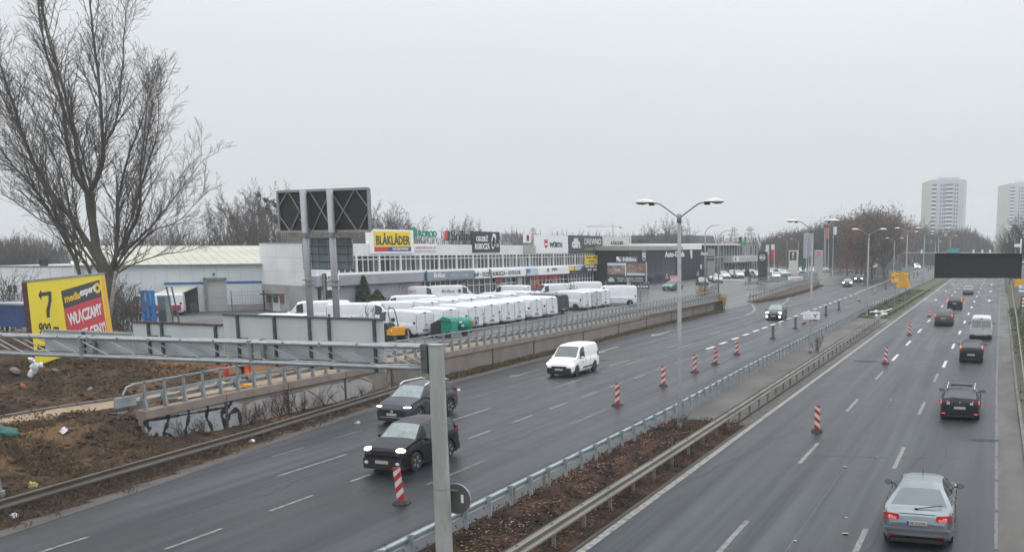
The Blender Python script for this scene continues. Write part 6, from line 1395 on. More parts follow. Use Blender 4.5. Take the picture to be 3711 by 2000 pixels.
# flags
def flag(label,u,v0,vb,y,cols,side=-1,wd=1.0,fl_=None):
    wd=wd*1.5
    q=at_u(u,v0,y); g=1.3; t=thing('flag_mast',label,'flag',(q.x,y,g),0,'dealers flag masts')
    hh=q.z-g; MB().tube([(0,0,0),(0,0,hh)],[.07,.04],8).build('mast',mat('white mast',(.6,.62,.63),.4,0,.05),t)
    if cols:
        zb=at_u(u,vb,y).z-g; n=len(cols)
        for i,m in enumerate(cols):
            z1,z0=lerp(hh-.1,zb,i/n),lerp(hh-.1,zb,(i+1)/n); mb=MB(); k0=5
            for k in range(k0):
                x0,x1=side*wd*k/k0,side*wd*(k+1)/k0; w0,w1=.16*math.sin(k*1.7+i),.16*math.sin((k+1)*1.7+i)
                e=1-.35*abs(i+.5-n/2)/n
                mb.add([(x0*e,w0,z0),(x1*e,w1,z0),(x1*e,w1,z1),(x0*e,w0,z1),(x0*e,w0+.02,z0),(x1*e,w1+.02,z0),(x1*e,w1+.02,z1),(x0*e,w0+.02,z1)],[(0,1,2,3),(7,6,5,4)])
            mb.build('cloth',m,t)
    return t
FWc=mat('white flag cloth',(.75,.75,.77),.8,0,.08,2); FRc=mat('red pink flag cloth',(.55,.07,.12),.8,0,.1,2); FGc=mat('grey flag cloth',(.40,.41,.46),.8,0,.1,2); FOc=mat('orange red flag cloth',(.62,.10,.05),.8,0,.1,2); FBc=mat('dark blue flag cloth',(.04,.06,.10),.8,0,.1,2)
for lab,u,v0,vb,y,cols,sd,wd in (('white and pink flag left of the pair beside the black pylon',2787,886,940,182,[FWc,FWc,FRc],-1,.5),('white and pink flag right of the pair beside the black pylon',2807,884,943,182,[FWc,FRc,FRc],-1,.5),
  ('leftmost tall grey flag of the group beyond the cream pylon',2925,842,936,205,[FGc,FGc],-1,.55),('middle tall grey flag of the group beyond the cream pylon',2933,842,936,206,[FGc,FGc],-1,.5),('rightmost grey flag hidden behind the lamp post',2942,845,930,206,[FGc],-1,.5),
  ('bare white mast left of the orange red flag',2989,826,0,212,None,1,1),('tall orange red flag by the end of the railing',2994,824,886,214,[FOc,FOc,FBc],1,.45),('bare white mast right of the orange red flag',3004,824,0,214,None,1,1),('white flag on the rightmost mast by the trees',3021,820,880,216,[FWc,FBc],1,.5)):
    flag(lab,u,v0,vb,y,cols,sd,wd)
for lab,u,v0,v1,u1,y,m in (('white banner hung on the railing under the cream pylon',2856,1001,1017,2908,170,WHITE),('pale banner hung on the railing near the red emblem',2963,989,1003,3006,202,mat('pale beige banner',(.42,.38,.34),.7,0,.1)),('green hoarding panel behind the lamp post',2906,905,980,2917,230,mat('dark green panel',(.02,.09,.06),.6,0,.1))):
    a=at_u(u,v0,y); b=at_u(u1,v1,y); t=thing('banner',label:=lab,'banner',((a.x+b.x)/2,y,b.z),world=True); MB().box(a.x,b.x,y,y+.05,b.z,a.z).build('cloth',m,t)
    if 'cream' in lab: text('www. auto',t,mat('faint pink lettering',(.6,.3,.33)),((a.x+b.x)/2,y-.01,(a.z+b.z)/2),(1,0,0),(a.z-b.z)*.4,(b.x-a.x)*.6,ex=.01)
# entrance barrier
eb=thing('entrance_barrier','white boom barrier across the dealers entrance','barrier',(0,0,0),world=True); q0=gp(2716,1030,Z); q1=at_u(2600,1014,q0.y)
MB().bar((q1.x,q0.y,q1.z+.05),(q0.x,q0.y,q1.z),.1,.14).build('boom',WHITE,eb); MB().box(q0.x-.25,q0.x+.25,q0.y-.25,q0.y+.25,1.3,2.5).build('housing',mat('dark grey box',(.08,.09,.10),.6,0,.2),eb)
# ---------------------------------------------------------------- big picture billboard in the yard
pb=thing('picture_billboard','wide dark billboard with two house pictures and a distance header','billboard',(0,0,0),world=True)
y=gp(2277,1104,Z).y
def R2(n_,u0,v0,u1,v1,m,e=0,th=.02):
    a=at_u(u0,v0,y); b=at_u(u1,v1,y); return MB().box(a.x,b.x,y-e-th,y-e,b.z,a.z).build(n_,m,pb)
R2('backing',2198,952,2343,1024,SGD,0,-.3); R2('picture_frame',2340,950,2345,1022,mat('cream strip',(.45,.43,.33),.6,0,.05),.01)
PH=mat('house photo print',(.16,.10,.085),.5,0,.5,1.4,world=True,col2=(.30,.26,.24),detail=3); PH2=mat('red roof photo print',(.20,.075,.07),.5,0,.5,1.6,world=True,col2=(.22,.26,.17),detail=3)
R2('picture',2202,956,2266,994,PH,.02); R2('picture',2269,954,2338,992,PH2,.02)
R2('print_field',2202,953,2266,962,mat('pale sky print',(.5,.53,.57),.5,0,.1),.05); R2('print_field',2225,974,2248,982,mat('pale wall print',(.42,.38,.33),.5,0,.2,2),.05); R2('print_field',2273,990,2338,998,mat('pale car print',(.5,.53,.57),.5,0,.1),.05)
R2('divider',2266,953,2269,1000,WHITE,.04)
for u0,u1,v in ((2236,2262,1009),(2268,2296,1009),(2302,2330,1009),(2240,2258,1017),(2262,2330,1017)): R2('text_line',u0,v-1.6,u1,v+1.4,mat('soft white emblem',(.5,.52,.54)),.02)
a=at_u(2215,1013,y); text('dlh',pb,mat('soft white emblem',(.5,.52,.54)),(a.x,y-.02,a.z),(1,0,0),.5,.75,ex=.02,bold=.04)
R2('header',2234,930,2308,950,mat('grey header',(.17,.18,.19),.5,0,.1),0,-.15); a=at_u(2282,940,y); text('100m',pb,WHT,(a.x,y-.02,a.z),(1,0,0),.46,1.55,ex=.02,bold=.03)
a=at_u(2243,940,y); MB().poly([(a.x-.3,y-.02,a.z+.3),(a.x+.05,y-.02,a.z+.3),(a.x-.05,y-.02,a.z+.15),(a.x+.25,y-.02,a.z-.12),(a.x+.1,y-.02,a.z-.28),(a.x-.2,y-.02,a.z),(a.x-.3,y-.02,a.z-.1)][::-1]).build('arrow',WHT,pb)
for u in (2277,):
    a=at_u(u,1104,y); MB().tube([(a.x,y+.2,1.2),(a.x,y+.2,at_u(u,1010,y).z)],.22,10).build('leg',mat('cream leg',(.42,.42,.38),.6,0,.08),pb)
for u in (2205,2330): a=at_u(u,1060,y+1); MB().bar((a.x,y+.2,1.3),(a.x,y+.2,at_u(u,1020,y).z),.1).build('leg',GALVD,pb)
for lab,u0,v0,u1,v1,yy,m in (('white low board left of the billboard leg',2228,1032,2268,1046,118,WHITE),('dark low board with white lettering right of the billboard leg',2306,1030,2352,1046,118,SGD)):
    a=at_u(u0,v0,yy); b=at_u(u1,v1,yy); t=thing('low_board',lab,'sign',((a.x+b.x)/2,yy,1.3),world=True); MB().box(a.x,b.x,yy,yy+.1,b.z,a.z).build('panel',m,t)
    for x in (a.x+.2,b.x-.2): MB().bar((x,yy+.1,1.3),(x,yy+.1,b.z),.07).build('leg',GALVD,t)
    if 'dark' in lab: 
        for k in range(4): MB().box(lerp(a.x,b.x,.1+.22*k),lerp(a.x,b.x,.26+.22*k),yy-.02,yy,lerp(b.z,a.z,.3),lerp(b.z,a.z,.7)).build('white_letter_block',WHT,t)
# ---------------------------------------------------------------- yellow billboard on the left
yb_=thing('yellow_billboard','large yellow billboard with a bent black arrow and tilted red advert','billboard',(-46,39,0),world=True)
BA=atc(93,1016,45); BB=atc(379,998,58); zT=(BA.z+BB.z)/2; zBt=2.38; dB=(BB-BA); dB.z=0; LBd=dB.length; dB.normalize(); nB=Vector((dB.y,-dB.x,0)); B0=Vector((BA.x,BA.y,0))
def BP(u,v,e=.0):
    r=ray(u,v); P=B0+nB*e; t=P.dot(nB)/(r.x*nB.x+r.y*nB.y); return Vector((r.x*t,r.y*t,H+r.z*t))
def Bs(s,z,e=0): return B0+dB*s+nB*e+Vector((0,0,z))
BYEL=mat('billboard yellow',(.76,.62,.02),.55,0,.04,.4,world=True)
MB().add([Bs(0,zBt,0),Bs(LBd,zBt,0),Bs(LBd,zT,0),Bs(0,zT,0),Bs(0,zBt,-.15),Bs(LBd,zBt,-.15),Bs(LBd,zT,-.15),Bs(0,zT,-.15)],[(0,1,2,3),(7,6,5,4),(0,4,5,1),(1,5,6,2),(2,6,7,3),(3,7,4,0)]).build('poster',BYEL,yb_)
MB().bar(Bs(0,zT+.04,-.06),Bs(LBd,zT+.04,-.06),.2,.08).build('top_frame',GALVD,yb_); MB().bar(Bs(-.04,zBt,-.06),Bs(-.04,zT,-.06),.2,.08,up=dB).build('side_frame',mat('dark red brown frame',(.09,.04,.03),.7),yb_)
c7=lambda a,b:(60+a/3.6525,960+b/3.6525)
def bpoly(pts,m,nm,e): MB().poly([BP(*c7(a,b),e) for a,b in pts][::-1]).build(nm,m,yb_)
bpoly([(590,345),(1095,195),(1130,415),(630,580)],SBK,'black_field',.012)
bpoly([(630,580),(1130,415),(1200,890),(1215,1010),(700,1120)],SRED,'red_field',.012)
bpoly([(1120,155),(1168,140),(1290,1010),(1225,1010)],mat('billboard amber',(.72,.42,.03),.55,0,.04),'amber_edge',.008)
bpoly([(290,400),(320,330),(335,365),(440,350),(462,360),(465,470),(440,600),(440,695),(405,695),(395,600),(425,480),(425,400),(330,415),(335,470)],BLKT,'arrow',.012)
def btext(s,m,bl,br,tl,e=.02,bold=.03,gap=1):
    A_=BP(*c7(*bl),e); B_=BP(*c7(*br),e); C_=BP(*c7(*tl),e)
    xd=(B_-A_); up=(C_-A_); mid=A_+xd*.5+up*.5
    return text(s,yb_,m,mid,xd,up.length,xd.length,up=up,ex=.012,bold=bold)
btext('media',mat('amber lettering',(.75,.5,.03),.5,0,0),(640,505),(845,440),(625,400)); btext('expert',WHT,(845,450),(1045,375),(830,330)); MB().lathe([(.26,0),(.26,.012)],(0,0,0),'z',18)
q=BP(*c7(1068,305),.02); mb=MB(); pts=[q+dB*(.75*math.cos(2*math.pi*k/20))+Vector((0,0,.30*math.sin(2*math.pi*k/20))) for k in range(20)]; mb.poly(pts[::-1]).build('round_emblem',mat('amber lettering',(.75,.5,.03)),yb_)
pts=[q+nB*.01+dB*(.28*math.cos(2*math.pi*k/12))+Vector((0,0,.12*math.sin(2*math.pi*k/12))) for k in range(12)]; MB().poly(pts[::-1]).build('round_emblem',BLKT,yb_)
btext('WŁĄCZAMY',WHT,(705,855),(1142,690),(665,640)); btext('NISKIE CENY!',WHT,(735,1050),(1190,880),(700,900)); btext('900 m',BLKT,(300,910),(560,905),(296,765),bold=.0); btext('Katowice',BLKT,(280,1120),(440,1110),(278,1050))
for u,v in ((192,1402),(292,1416),(370,1350)):
    q=BP(u,1250,-.4); MB().bar((q.x,q.y,.2),(q.x,q.y,zBt+1.5),.22,.16).build('post',mat('dark steel post',(.06,.06,.065),.6,.2,.2,2),yb_)
# ---------------------------------------------------------------- far blocks
def far_block(label,u0,u1,v0,y,z0=0,dep=25,m=None,nf=6,nw=12,cat='building'):
    a=at_u(u0,v0,y); b=at_u(u1,v0,y); t=thing('far_building',label,cat,((a.x+b.x)/2,y,0),world=True)
    MB().box(a.x,b.x,y,y+dep,z0,a.z).build('wall',m or GWALL,t); 
    if nf:
        me=None
        for i in range(nf):
            for j in range(nw):
                z=lerp(z0+2,a.z-1,(i+.3)/nf); x=lerp(a.x,b.x,(j+.3)/nw); 
                if me is None: me=MB().box(0,(b.x-a.x)/nw*.45,-.06,0,0,(a.z-z0)/nf*.4).mesh('window',GLASSB)
                obj('window',me,t,Vector((x,y,z))-Vector(t.location))
    return t,a,b
t,a,b=far_block('long grey block with rooftop boxes behind the black showroom',2288,2498,853,262,nf=3,nw=26,m=mat('dull grey block wall',(.13,.13,.14),.9,0,.15,.1,world=True))
for u0,u1 in ((2325,2340),(2372,2384),(2392,2406),(2420,2440)): q0=at_u(u0,846,262); q1=at_u(u1,853,262); MB().box(q0.x,q1.x,264,270,q1.z-.1,q0.z).build('roof_box',GWALL,t)
MB().tube([(at_u(2376,890,258).x,258,5),(at_u(2376,862,258).x,258,at_u(2376,866,258).z)],.9,10).build('chimney',mat('dark chimney',(.04,.045,.05),.7),t)
far_block('small pale tower block behind the shop roof, right of the black sign',1816,1838,846,420,nf=6,nw=3); 
def lattice(label,u,v0,vb,y,w0=3.6,arms=3):
    top=at_u(u,v0,y); t=thing('power_pylon',label,'pylon',(top.x,y,0),0,'far power pylons'); mb=MB(); hh=top.z; n=9
    for sx in (-1,1):
        for sy in (-1,1): mb.bar((sx*w0*.5,sy*w0*.5,0),(sx*w0*.12,sy*w0*.12,hh),.14)
    for k in range(n):
        z0,z1=hh*k/n,hh*(k+1)/n; a_=w0*lerp(.5,.12,k/n); b_=w0*lerp(.5,.12,(k+1)/n)
        mb.bar((-a_,-a_,z0),(b_,-b_,z1),.08).bar((a_,-a_,z0),(-b_,-b_,z1),.08)
    mb.build('mast',GALVD,t); mb=MB()
    for k in range(arms): z=hh*(.93-.12*k); mb.bar((-w0*(.55+.2*k),0,z),(w0*(.55+.2*k),0,z),.3).bar((-w0*(.55+.2*k),0,z),(0,0,z+1.6),.15).bar((w0*(.55+.2*k),0,z),(0,0,z+1.6),.15)
    mb.build('cross_arms',GALVD,t)
lattice('far power pylon, left of two behind the glass showroom',2658,826,0,430); lattice('far power pylon, right of two behind the glass showroom',2718,824,0,430); lattice('very faint far power pylon above the white emblem sign',1932,826,0,480)
cr_=thing('tower_crane','faint distant tower crane above the slate rooftop sign','crane',(at_u(2222,880,900).x,900,0),0); q=at_u(2222,812,900); ql=at_u(2128,822,900); qr=at_u(2250,824,900); X0=q.x
MB().bar((0,0,0),(0,0,q.z),.7).build('mast',GALVD,cr_); MB().bar((ql.x-X0,0,ql.z),(0,0,ql.z),.5).bar((0,0,q.z),(ql.x-X0,0,ql.z+.5),.3).build('jib',GALVD,cr_); MB().bar((0,0,ql.z),(qr.x-X0,0,ql.z),.5).cbox((qr.x-X0,0,ql.z-1),(2,1,2)).build('counter_jib',GALVD,cr_)
# tower blocks
def tower(label,u0,us,u1,v0,y,lean=0,zd=0,cream=True):
    A_=at_u(u0,v0,y+6); Bq=at_u(us,v0-3,y); C_=at_u(u1,v0,y+3)
    t=thing('tower_block',label,'tower block',(Bq.x,y,0),world=True); zt=Bq.z
    T1_=mat('pale green grey tower wall',(.44,.47,.40),.9,0,.05,.05,world=True); T2=mat('pale tower wall',(.47,.50,.53),.9,0,.05,.05,world=True)
    pts=[(A_.x,y+6),(Bq.x,y),(C_.x,y+1.5),(C_.x+1,y+22),(A_.x+2,y+24)]
    vs=[(x,yy,0) for x,yy in pts]+[(x,yy,zt-(1.8 if i in (0,4) else 0)) for i,(x,yy) in enumerate(pts)]; n=5
    MB().add(vs,[(i,(i+1)%n,n+(i+1)%n,n+i) for i in range(1,n)]+[(n,n+1,n+2,n+3,n+4)]).build('wall',T2,t); MB().add([vs[0],vs[1],vs[n+1],vs[n]],[(0,1,2,3)]).build('side_wall',T1_,t)
    x0,x1=lerp(Bq.x,C_.x,.15),lerp(Bq.x,C_.x,.85); MB().box(x0,x1,y+6,y+14,zt-.2,zt+1.8).build('roof_house',T2,t)
    for k in range(8): x=lerp(x0,x1,k/7); MB().bar((x,y+8,zt+1.6),(x,y+8,zt+2.4+(k%3)*.8),.18).build('antenna',GALVD,t)
    nf=int((zt-4)/2.75); W=C_.x-Bq.x
    bal=MB().box(0,W*.135,-1.1,0,0,1.0).mesh('balcony',mat('white balcony',(.8,.81,.82),.8,0,.05)); bal2=MB().box(0,W*.20,-1.1,0,0,1.0).mesh('balcony',mat('white balcony',(.56,.57,.58)))
    rec=MB().box(0,W*.135,-.06,0,0,1.5).mesh('recess',mat('balcony recess',(.12,.13,.14),.9,0,.2)); rec2=MB().box(0,W*.20,-.06,0,0,1.5).mesh('recess',mat('balcony recess',(.12,.13,.14)))
    wn=MB().box(0,W*.035,-.06,0,0,1.3).mesh('window',GLASSB)
    yy=lambda fx:y+1.5*fx
    for i in range(nf):
        z=zt-5.5-2.75*i
        for me,fx in ((bal,.03),(bal2,.46)): obj('balcony',me,t,Vector((Bq.x+W*fx,yy(fx),z))-t.location)
        for me,fx in ((rec,.03),(rec2,.46)): obj('balcony_recess',me,t,Vector((Bq.x+W*fx,yy(fx)-.02,z+1.05))-t.location)
        for fx in (.29,.36,.42,.72,.79): obj('window',wn,t,Vector((Bq.x+W*fx,yy(fx)-.05,z+.9))-t.location)
    return t
tower('tall pale high-rise with two rows of white balconies, left of two',3342,3376,3496,655,700)
tower('fainter blue grey high-rise cut by the right picture edge',3618,3660,3780,668,860)
# overhead sign gantry far away
fg=thing('far_sign_gantry','thin far sign gantry with turquoise panels above the display','gantry',(0,0,0),world=True); yy=270
a=at_u(3255,916,yy); b=at_u(3720,918,yy); MB().tube([(a.x,yy,0),(a.x,yy,a.z-1),(a.x+1,yy,a.z),(b.x,yy,b.z)],.12,8).build('frame',GALV,fg)
for u0,v0,u1,v1,m in ((3430,903,3442,918,mat('teal sign panel',(.03,.30,.24),.5,0,.1)),(3443,900,3476,919,mat('turquoise sign panel',(.05,.28,.36),.5,0,.1,1))):
    p=at_u(u0,v0,yy); q=at_u(u1,v1,yy); MB().box(p.x,q.x,yy-.3,yy-.15,q.z,p.z).build('sign_panel',m,fg)
for u in (3528,3560,3588,3340): p=at_u(u,912,yy); MB().cbox((p.x,yy,p.z),(.5,.4,1.0)).build('camera',WHITE,fg)
a=at_u(3040,915,240); b=at_u(3145,917,240)
# give way sign, blue-grey board near the trees
for lab,u,v,y,w_,h_ in (('grey back of a board sign at the forest edge',3074,956,262,3.0,1.3),('small far grey board right of the yellow-row trees',3236,968,250,4.5,1.8)):
    p=at_u(u,v,y); t=thing('board_sign',lab,'sign',(p.x,y,0)); MB().box(-w_/2,w_/2,0,.1,p.z-h_/2,p.z+h_/2).build('board',mat('grey teal board',(.13,.17,.18),.6,0,.1),t)
    for s in (-1,1): MB().bar((s*w_*.35,.15,0),(s*w_*.35,.15,p.z),.12).build('leg',GALVD,t)
p=at_u(3187,950,255); t=thing('give_way_sign','triangular give-way sign back at the forest edge','sign',(p.x,255,0)); MB().prism([(-.9,0,p.z+.7),(.9,0,p.z+.7),(0,0,p.z-.8)],(0,.08,0)).build('triangle',mat('grey sign back',(.28,.30,.31),.6,.1,.1),t); MB().bar((0,.12,0),(0,.12,p.z+.3),.1).build('post',GALVD,t)
p=at_u(3169,945,252); t=thing('white_board','white tilted board hanging on the single-arm lamp','sign',(p.x,251.5,p.z-2.0)); MB().prism([(-.95,0,0),(.95,0,.5),(.95,0,4.0),(-.95,0,4.0)],(0,.1,0)).build('board',WHITE,t)
# ================================================================ TREES
BARK=mat('grey brown bark',(.085,.076,.060),.9,0,.3,2,(1,1,.3)); BARKD=mat('dark twig bark',(.095,.084,.074),.9,0,.25,2); BIRCH=mat('pale birch bark',(.30,.28,.25),.8,0,.45,3,(1,1,3),col2=(.12,.11,.10))
TW1=mat('grey brown twigs',(.075,.063,.058),.9,0,.3,1.5); TW2=mat('purple brown twigs',(.064,.053,.050),.9,0,.3,1.5); RUSTL=mat('rust brown dry leaves',(.15,.062,.035),.9,0,.35,1.5); TW3=mat('dark olive twigs',(.055,.056,.045),.9,0,.3,1.5)
def tri_tube(mb,p,q,r0,r1,n=3):
    d=(q-p)
    if d.length<1e-5: return
    d.normalize(); a=d.cross(Vector((.31,.2,1))); 
    if a.length<.1: a=d.cross(Vector((1,0,0)))
    a.normalize(); b=a.cross(d); k0=len(mb.v)
    for P,r in ((p,r0),(q,r1)):
        for k in range(n):
            t=2*math.pi*k/n; mb.v.append(tuple(P+(a*math.cos(t)+b*math.sin(t))*r))
    for k in range(n): k2=(k+1)%n; mb.f.append((k0+k,k0+k2,k0+n+k2,k0+n+k))
def rot_about(d,axis,ang): return Matrix.Rotation(ang,3,axis)@d
def branch(rng,mbs,p,d,L,r,lv,maxlv,up=.12,kids=(0,0,0,0),spread=.55,crook=.10,mins=.006,first=.25):
    """grow one limb and its children; mbs[0] gets thick wood, mbs[1] twigs"""
    nseg=max(2,int(L/ (1.4 if lv<2 else .55))) if lv<3 else 2
    seg=L/nseg; pts=[p]; dirs=[d]; cur=p
    for i in range(nseg):
        j=Vector((rng.uniform(-1,1),rng.uniform(-1,1),rng.uniform(-1,1)))*crook
        d=(d+j+Vector((0,0,up))*(.6 if lv==0 else 1)*seg/1.2).normalized(); nx=cur+d*seg
        t0,t1=i/nseg,(i+1)/nseg; ra=r*(1-.8*t0)+mins*.3; rb=r*(1-.8*t1)+mins*.3
        tri_tube(mbs[0] if lv<=1 else mbs[1],cur,nx,max(ra,mins),max(rb,mins),6 if lv==0 else (4 if lv==1 else 3))
        cur=nx; pts.append(cur); dirs.append(d)
    if lv>=maxlv: return
    nk=kids[lv]
    for k in range(nk):
        t=first+(1-first)*(k+rng.random())/nk; i=min(nseg-1,int(t*nseg)); fpos=t*nseg-i
        q=pts[i].lerp(pts[i+1],fpos); dd=dirs[i+1]
        ax=dd.cross(Vector((rng.uniform(-1,1),rng.uniform(-1,1),rng.uniform(-1,1)))); ax.normalize()
        ang=rng.uniform(spread*.6,spread*1.25)
        nd=rot_about(dd,ax,ang); 
        Lc=L*rng.uniform(.34,.58)*(1.12-.55*t)
        branch(rng,mbs,q,nd,Lc,r*(1-.8*t)*.55+mins*.4,lv+1,maxlv,up,kids,spread,crook*1.15,mins,.15)
def bigtree():
    rng=random.Random(21); base=gp(398,1205,Z)
    t=thing('bare_tree','huge bare tree with many steep stems towering over the yellow billboard','tree',tuple(base))
    wood,tw=MB(),MB(); c_=(base-Vector((0,0,H))).dot(_f); k=c_/FPX; bk=Vector((-_r.y,_r.x,0))
    def W(u,v,dep): return _r*((u-398)*k)+Vector((0,0,(1205-v)*k*1.01))+bk*dep
    T_=[([(398,1215),(403,1100),(403,1000),(378,900),(375,828),(367,720)],.56,.30,0,0),
     ([(367,720),(324,648),(299,533),(288,403),(245,252),(223,108),(215,40)],.25,.04,0,1.5),([(364,713),(353,612),(342,432),(303,180),(295,14),(290,-60)],.22,.03,0,-1.5),
     ([(371,715),(411,648),(429,562),(432,346),(425,180),(421,0),(418,-60)],.25,.03,0,.8),([(432,548),(468,468),(490,303),(497,144),(504,43)],.13,.02,.4,2.6),
     ([(388,965),(310,807),(281,756),(216,612),(180,432),(151,267),(115,158)],.30,.02,0,-2.2),([(262,1215),(274,1000),(202,828),(137,720),(43,612),(-43,504),(-90,430)],.22,.02,1,3),
     ([(285,1215),(310,1000),(238,865),(180,692),(122,504),(65,360),(22,238)],.20,.02,1.4,.6),([(280,1020),(255,860),(144,807),(43,735),(-29,706)],.12,.015,1,2),
     ([(405,1010),(432,958),(450,793),(450,720),(490,576),(533,468),(598,274)],.24,.02,0,2.2),([(412,1010),(447,937),(548,793),(576,648),(612,504),(648,324)],.22,.02,0,-1.2),
     ([(540,805),(612,648),(677,519),(710,375)],.11,.015,-.9,-2.5),([(415,1020),(461,929),(562,828),(648,720),(749,590)],.16,.015,.1,1.8),([(418,1030),(468,951),(576,850),(684,807),(792,691)],.14,.012,.1,.2),
     ([(430,1000),(490,965),(598,929),(692,915),(735,890)],.09,.01,.2,1.2),([(396,1010),(328,865),(324,684),(300,540),(265,380)],.15,.02,0,-3),
     ([(378,880),(400,760),(395,600),(380,420),(365,200),(360,60)],.14,.02,0,-3.5),([(375,830),(400,700),(465,600),(520,420),(545,220)],.13,.015,0,-3),([(300,800),(240,660),(215,480),(200,300),(180,160)],.12,.015,-.8,-4),
     ([(340,900),(290,760),(255,600),(240,420)],.10,.015,0,3.5),([(470,900),(520,740),(540,600),(560,430),(575,330)],.10,.015,0,3.2),([(220,840),(120,680),(50,520),(-20,380)],.10,.012,1,4)]
    for (pp,r0,r1,d0,d1) in T_:
        n0=len(pp); C=[W(u,v,lerp(d0,d1,(i/(n0-1))**1.2)) for i,(u,v) in enumerate(pp)]; C=[C[0]*2-C[1]]+C+[C[-1]*2-C[-2]]; P=[]
        for i in range(1,n0):
            a,b,c,d=C[i-1],C[i],C[i+1],C[i+2]
            for j in range(4): s=j/4; P.append(.5*((2*b)+(c-a)*s+(2*a-5*b+4*c-d)*s*s+(3*b-a-3*c+d)*s**3)+Vector((rng.uniform(-1,1),rng.uniform(-1,1),0))*.035)
        P.append(C[-2]); n=len(P)-1; L=sum((P[i+1]-P[i]).length for i in range(n)); rr=lambda f:r0+(r1-r0)*f**.8
        for i in range(n): tri_tube(wood,P[i],P[i+1],rr(i/n)*.86,rr((i+1)/n)*.86,7 if r0>.2 else 5)
        if r0>.5: continue
        nb=int(L*2.1)
        for j in range(nb):
            s=.16+.84*(j+rng.random())/nb; i=min(n-1,int(s*n)); q=P[i].lerp(P[i+1],s*n-i); dd=(P[i+1]-P[i]).normalized()
            ax=dd.cross(Vector((rng.uniform(-1,1),rng.uniform(-1,1),rng.uniform(-.5,.5)))).normalized()
            nd=(rot_about(dd,ax,rng.uniform(.3,.85))+Vector((0,0,.3))).normalized(); Lc=rng.uniform(1.2,5.6)*(1.2-.6*s)
            branch(rng,(tw,tw),q,nd,Lc,max(.016,min(.05,rr(s)*.4)),2,4,.10,(0,0,rng.choice((5,6,8)),rng.choice((3,4,5))),.62,.10,.0095,.08)
    wood.build('trunk',BARK,t,True); tw.build('crown',BARKD,t)
    return t
bigtree()
def tree_mesh(seed,h,style='bare'):
    rng=random.Random(seed); wood,tw=MB(),MB()
    trunk=h*rng.uniform(.16,.26); cur=Vector((0,0,-.4))
    nst=rng.choice([3,4,5]); top=Vector((rng.uniform(-.3,.3),rng.uniform(-.3,.3),trunk))
    tri_tube(wood,cur,top,h*.018,h*.014,7)
    for k in range(nst):
        a=2*math.pi*(k+rng.random()*.6)/nst; e=rng.uniform(.2,.5) if style=='bare' else rng.uniform(.15,.4)
        d=Vector((math.cos(a)*e,math.sin(a)*e,1)).normalized()
        branch(rng,(wood,tw),top,d,(h-trunk)*rng.uniform(.75,.98),h*.0105,0,3,.05,(11,8,5) if style!='thin' else (8,6,4),.62,.13,.016 if h<25 else .022,.08)
    return wood,tw
def leaf_mesh(seed,h,n,size,mat_,low=.25,wide=.30,cone=False):
    rng=random.Random(seed); mb=MB()
    cl=[(Vector((rng.gauss(0,wide*.5),rng.gauss(0,wide*.5),rng.uniform(low,.95)))*h,rng.uniform(.07,.13)*h) for _ in range(16)]
    for i in range(n):
        if cone:
            z=rng.uniform(.03,1)**1.0; a=rng.uniform(0,6.3); rr=wide*(1-z)**.8*math.sqrt(rng.uniform(.25,1)); p=Vector((rr*math.cos(a),rr*math.sin(a),z))*h; p.x+=rng.gauss(0,.02)*h
        else: c,r=rng.choice(cl); p=c+Vector((rng.gauss(0,r),rng.gauss(0,r),rng.gauss(0,r*.9)))
        a=Vector((rng.uniform(-1,1),rng.uniform(-1,1),rng.uniform(-1,1))).normalized()*size*rng.uniform(.5,1.3); b=a.cross(Vector((rng.uniform(-1,1),rng.uniform(-1,1),rng.uniform(-1,1)))).normalized()*size*rng.uniform(.3,.7)
        k=len(mb.v); mb.v+=[tuple(p-a),tuple(p+b),tuple(p+a),tuple(p-b)]; mb.f.append((k,k+1,k+2,k+3))
    return mb.mesh('crown',mat_)
TR=[]
for i,(h,st) in enumerate(((14,'bare'),(14,'thin'),(14,'bare'),(14,'thin'))):
    wd,tw=tree_mesh(40+i,h,st); TR.append((wd.mesh('trunk',BARK,True),tw.mesh('crown',TW1)))
TRP=[(a,b.copy()) for a,b in TR[:2]]
for a,b in TRP: b.materials[0]=TW2
TRD=[(a,b.copy()) for a,b in TR[1:3]]
for a,b in TRD: b.materials[0]=TW3
LEAF=[leaf_mesh(5,14,2600,.22,RUSTL,.3,.22),leaf_mesh(6,14,2600,.22,RUSTL,.25,.24)]
def place_tree(label,u,y,h,kind=0,grp='bare trees behind the buildings',pool=TR,leaf=False,z=0,sc=1.0,name='bare_tree'):
    r=ray(u,892); t_=y/r.y; x=r.x*t_
    t=thing(name,label,'tree',(x,y,z),random.uniform(0,6.28),grp); s=h/14; t.scale=(s*sc,s*sc,s)
    w_,c_=pool[kind%len(pool)]; obj('trunk',w_,t); obj('crown',c_,t)
    if leaf: obj('dry_leaves',LEAF[kind%2],t)
    return t
random.seed(17)
ORD=['leftmost','second from the left','third from the left','fourth from the left','fifth from the left','sixth from the left','seventh from the left','eighth from the left','ninth from the left','tenth from the left','eleventh from the left','twelfth from the left','thirteenth from the left','fourteenth from the left','fifteenth from the left','rightmost']
def ordl(label,us,u): return '%s, %s'%(label,(ORD+['second from the right'])[15 if u==max(us) else (16 if sorted(us).index(u)==len(us)-2 else min(14,sorted(us).index(u)))])
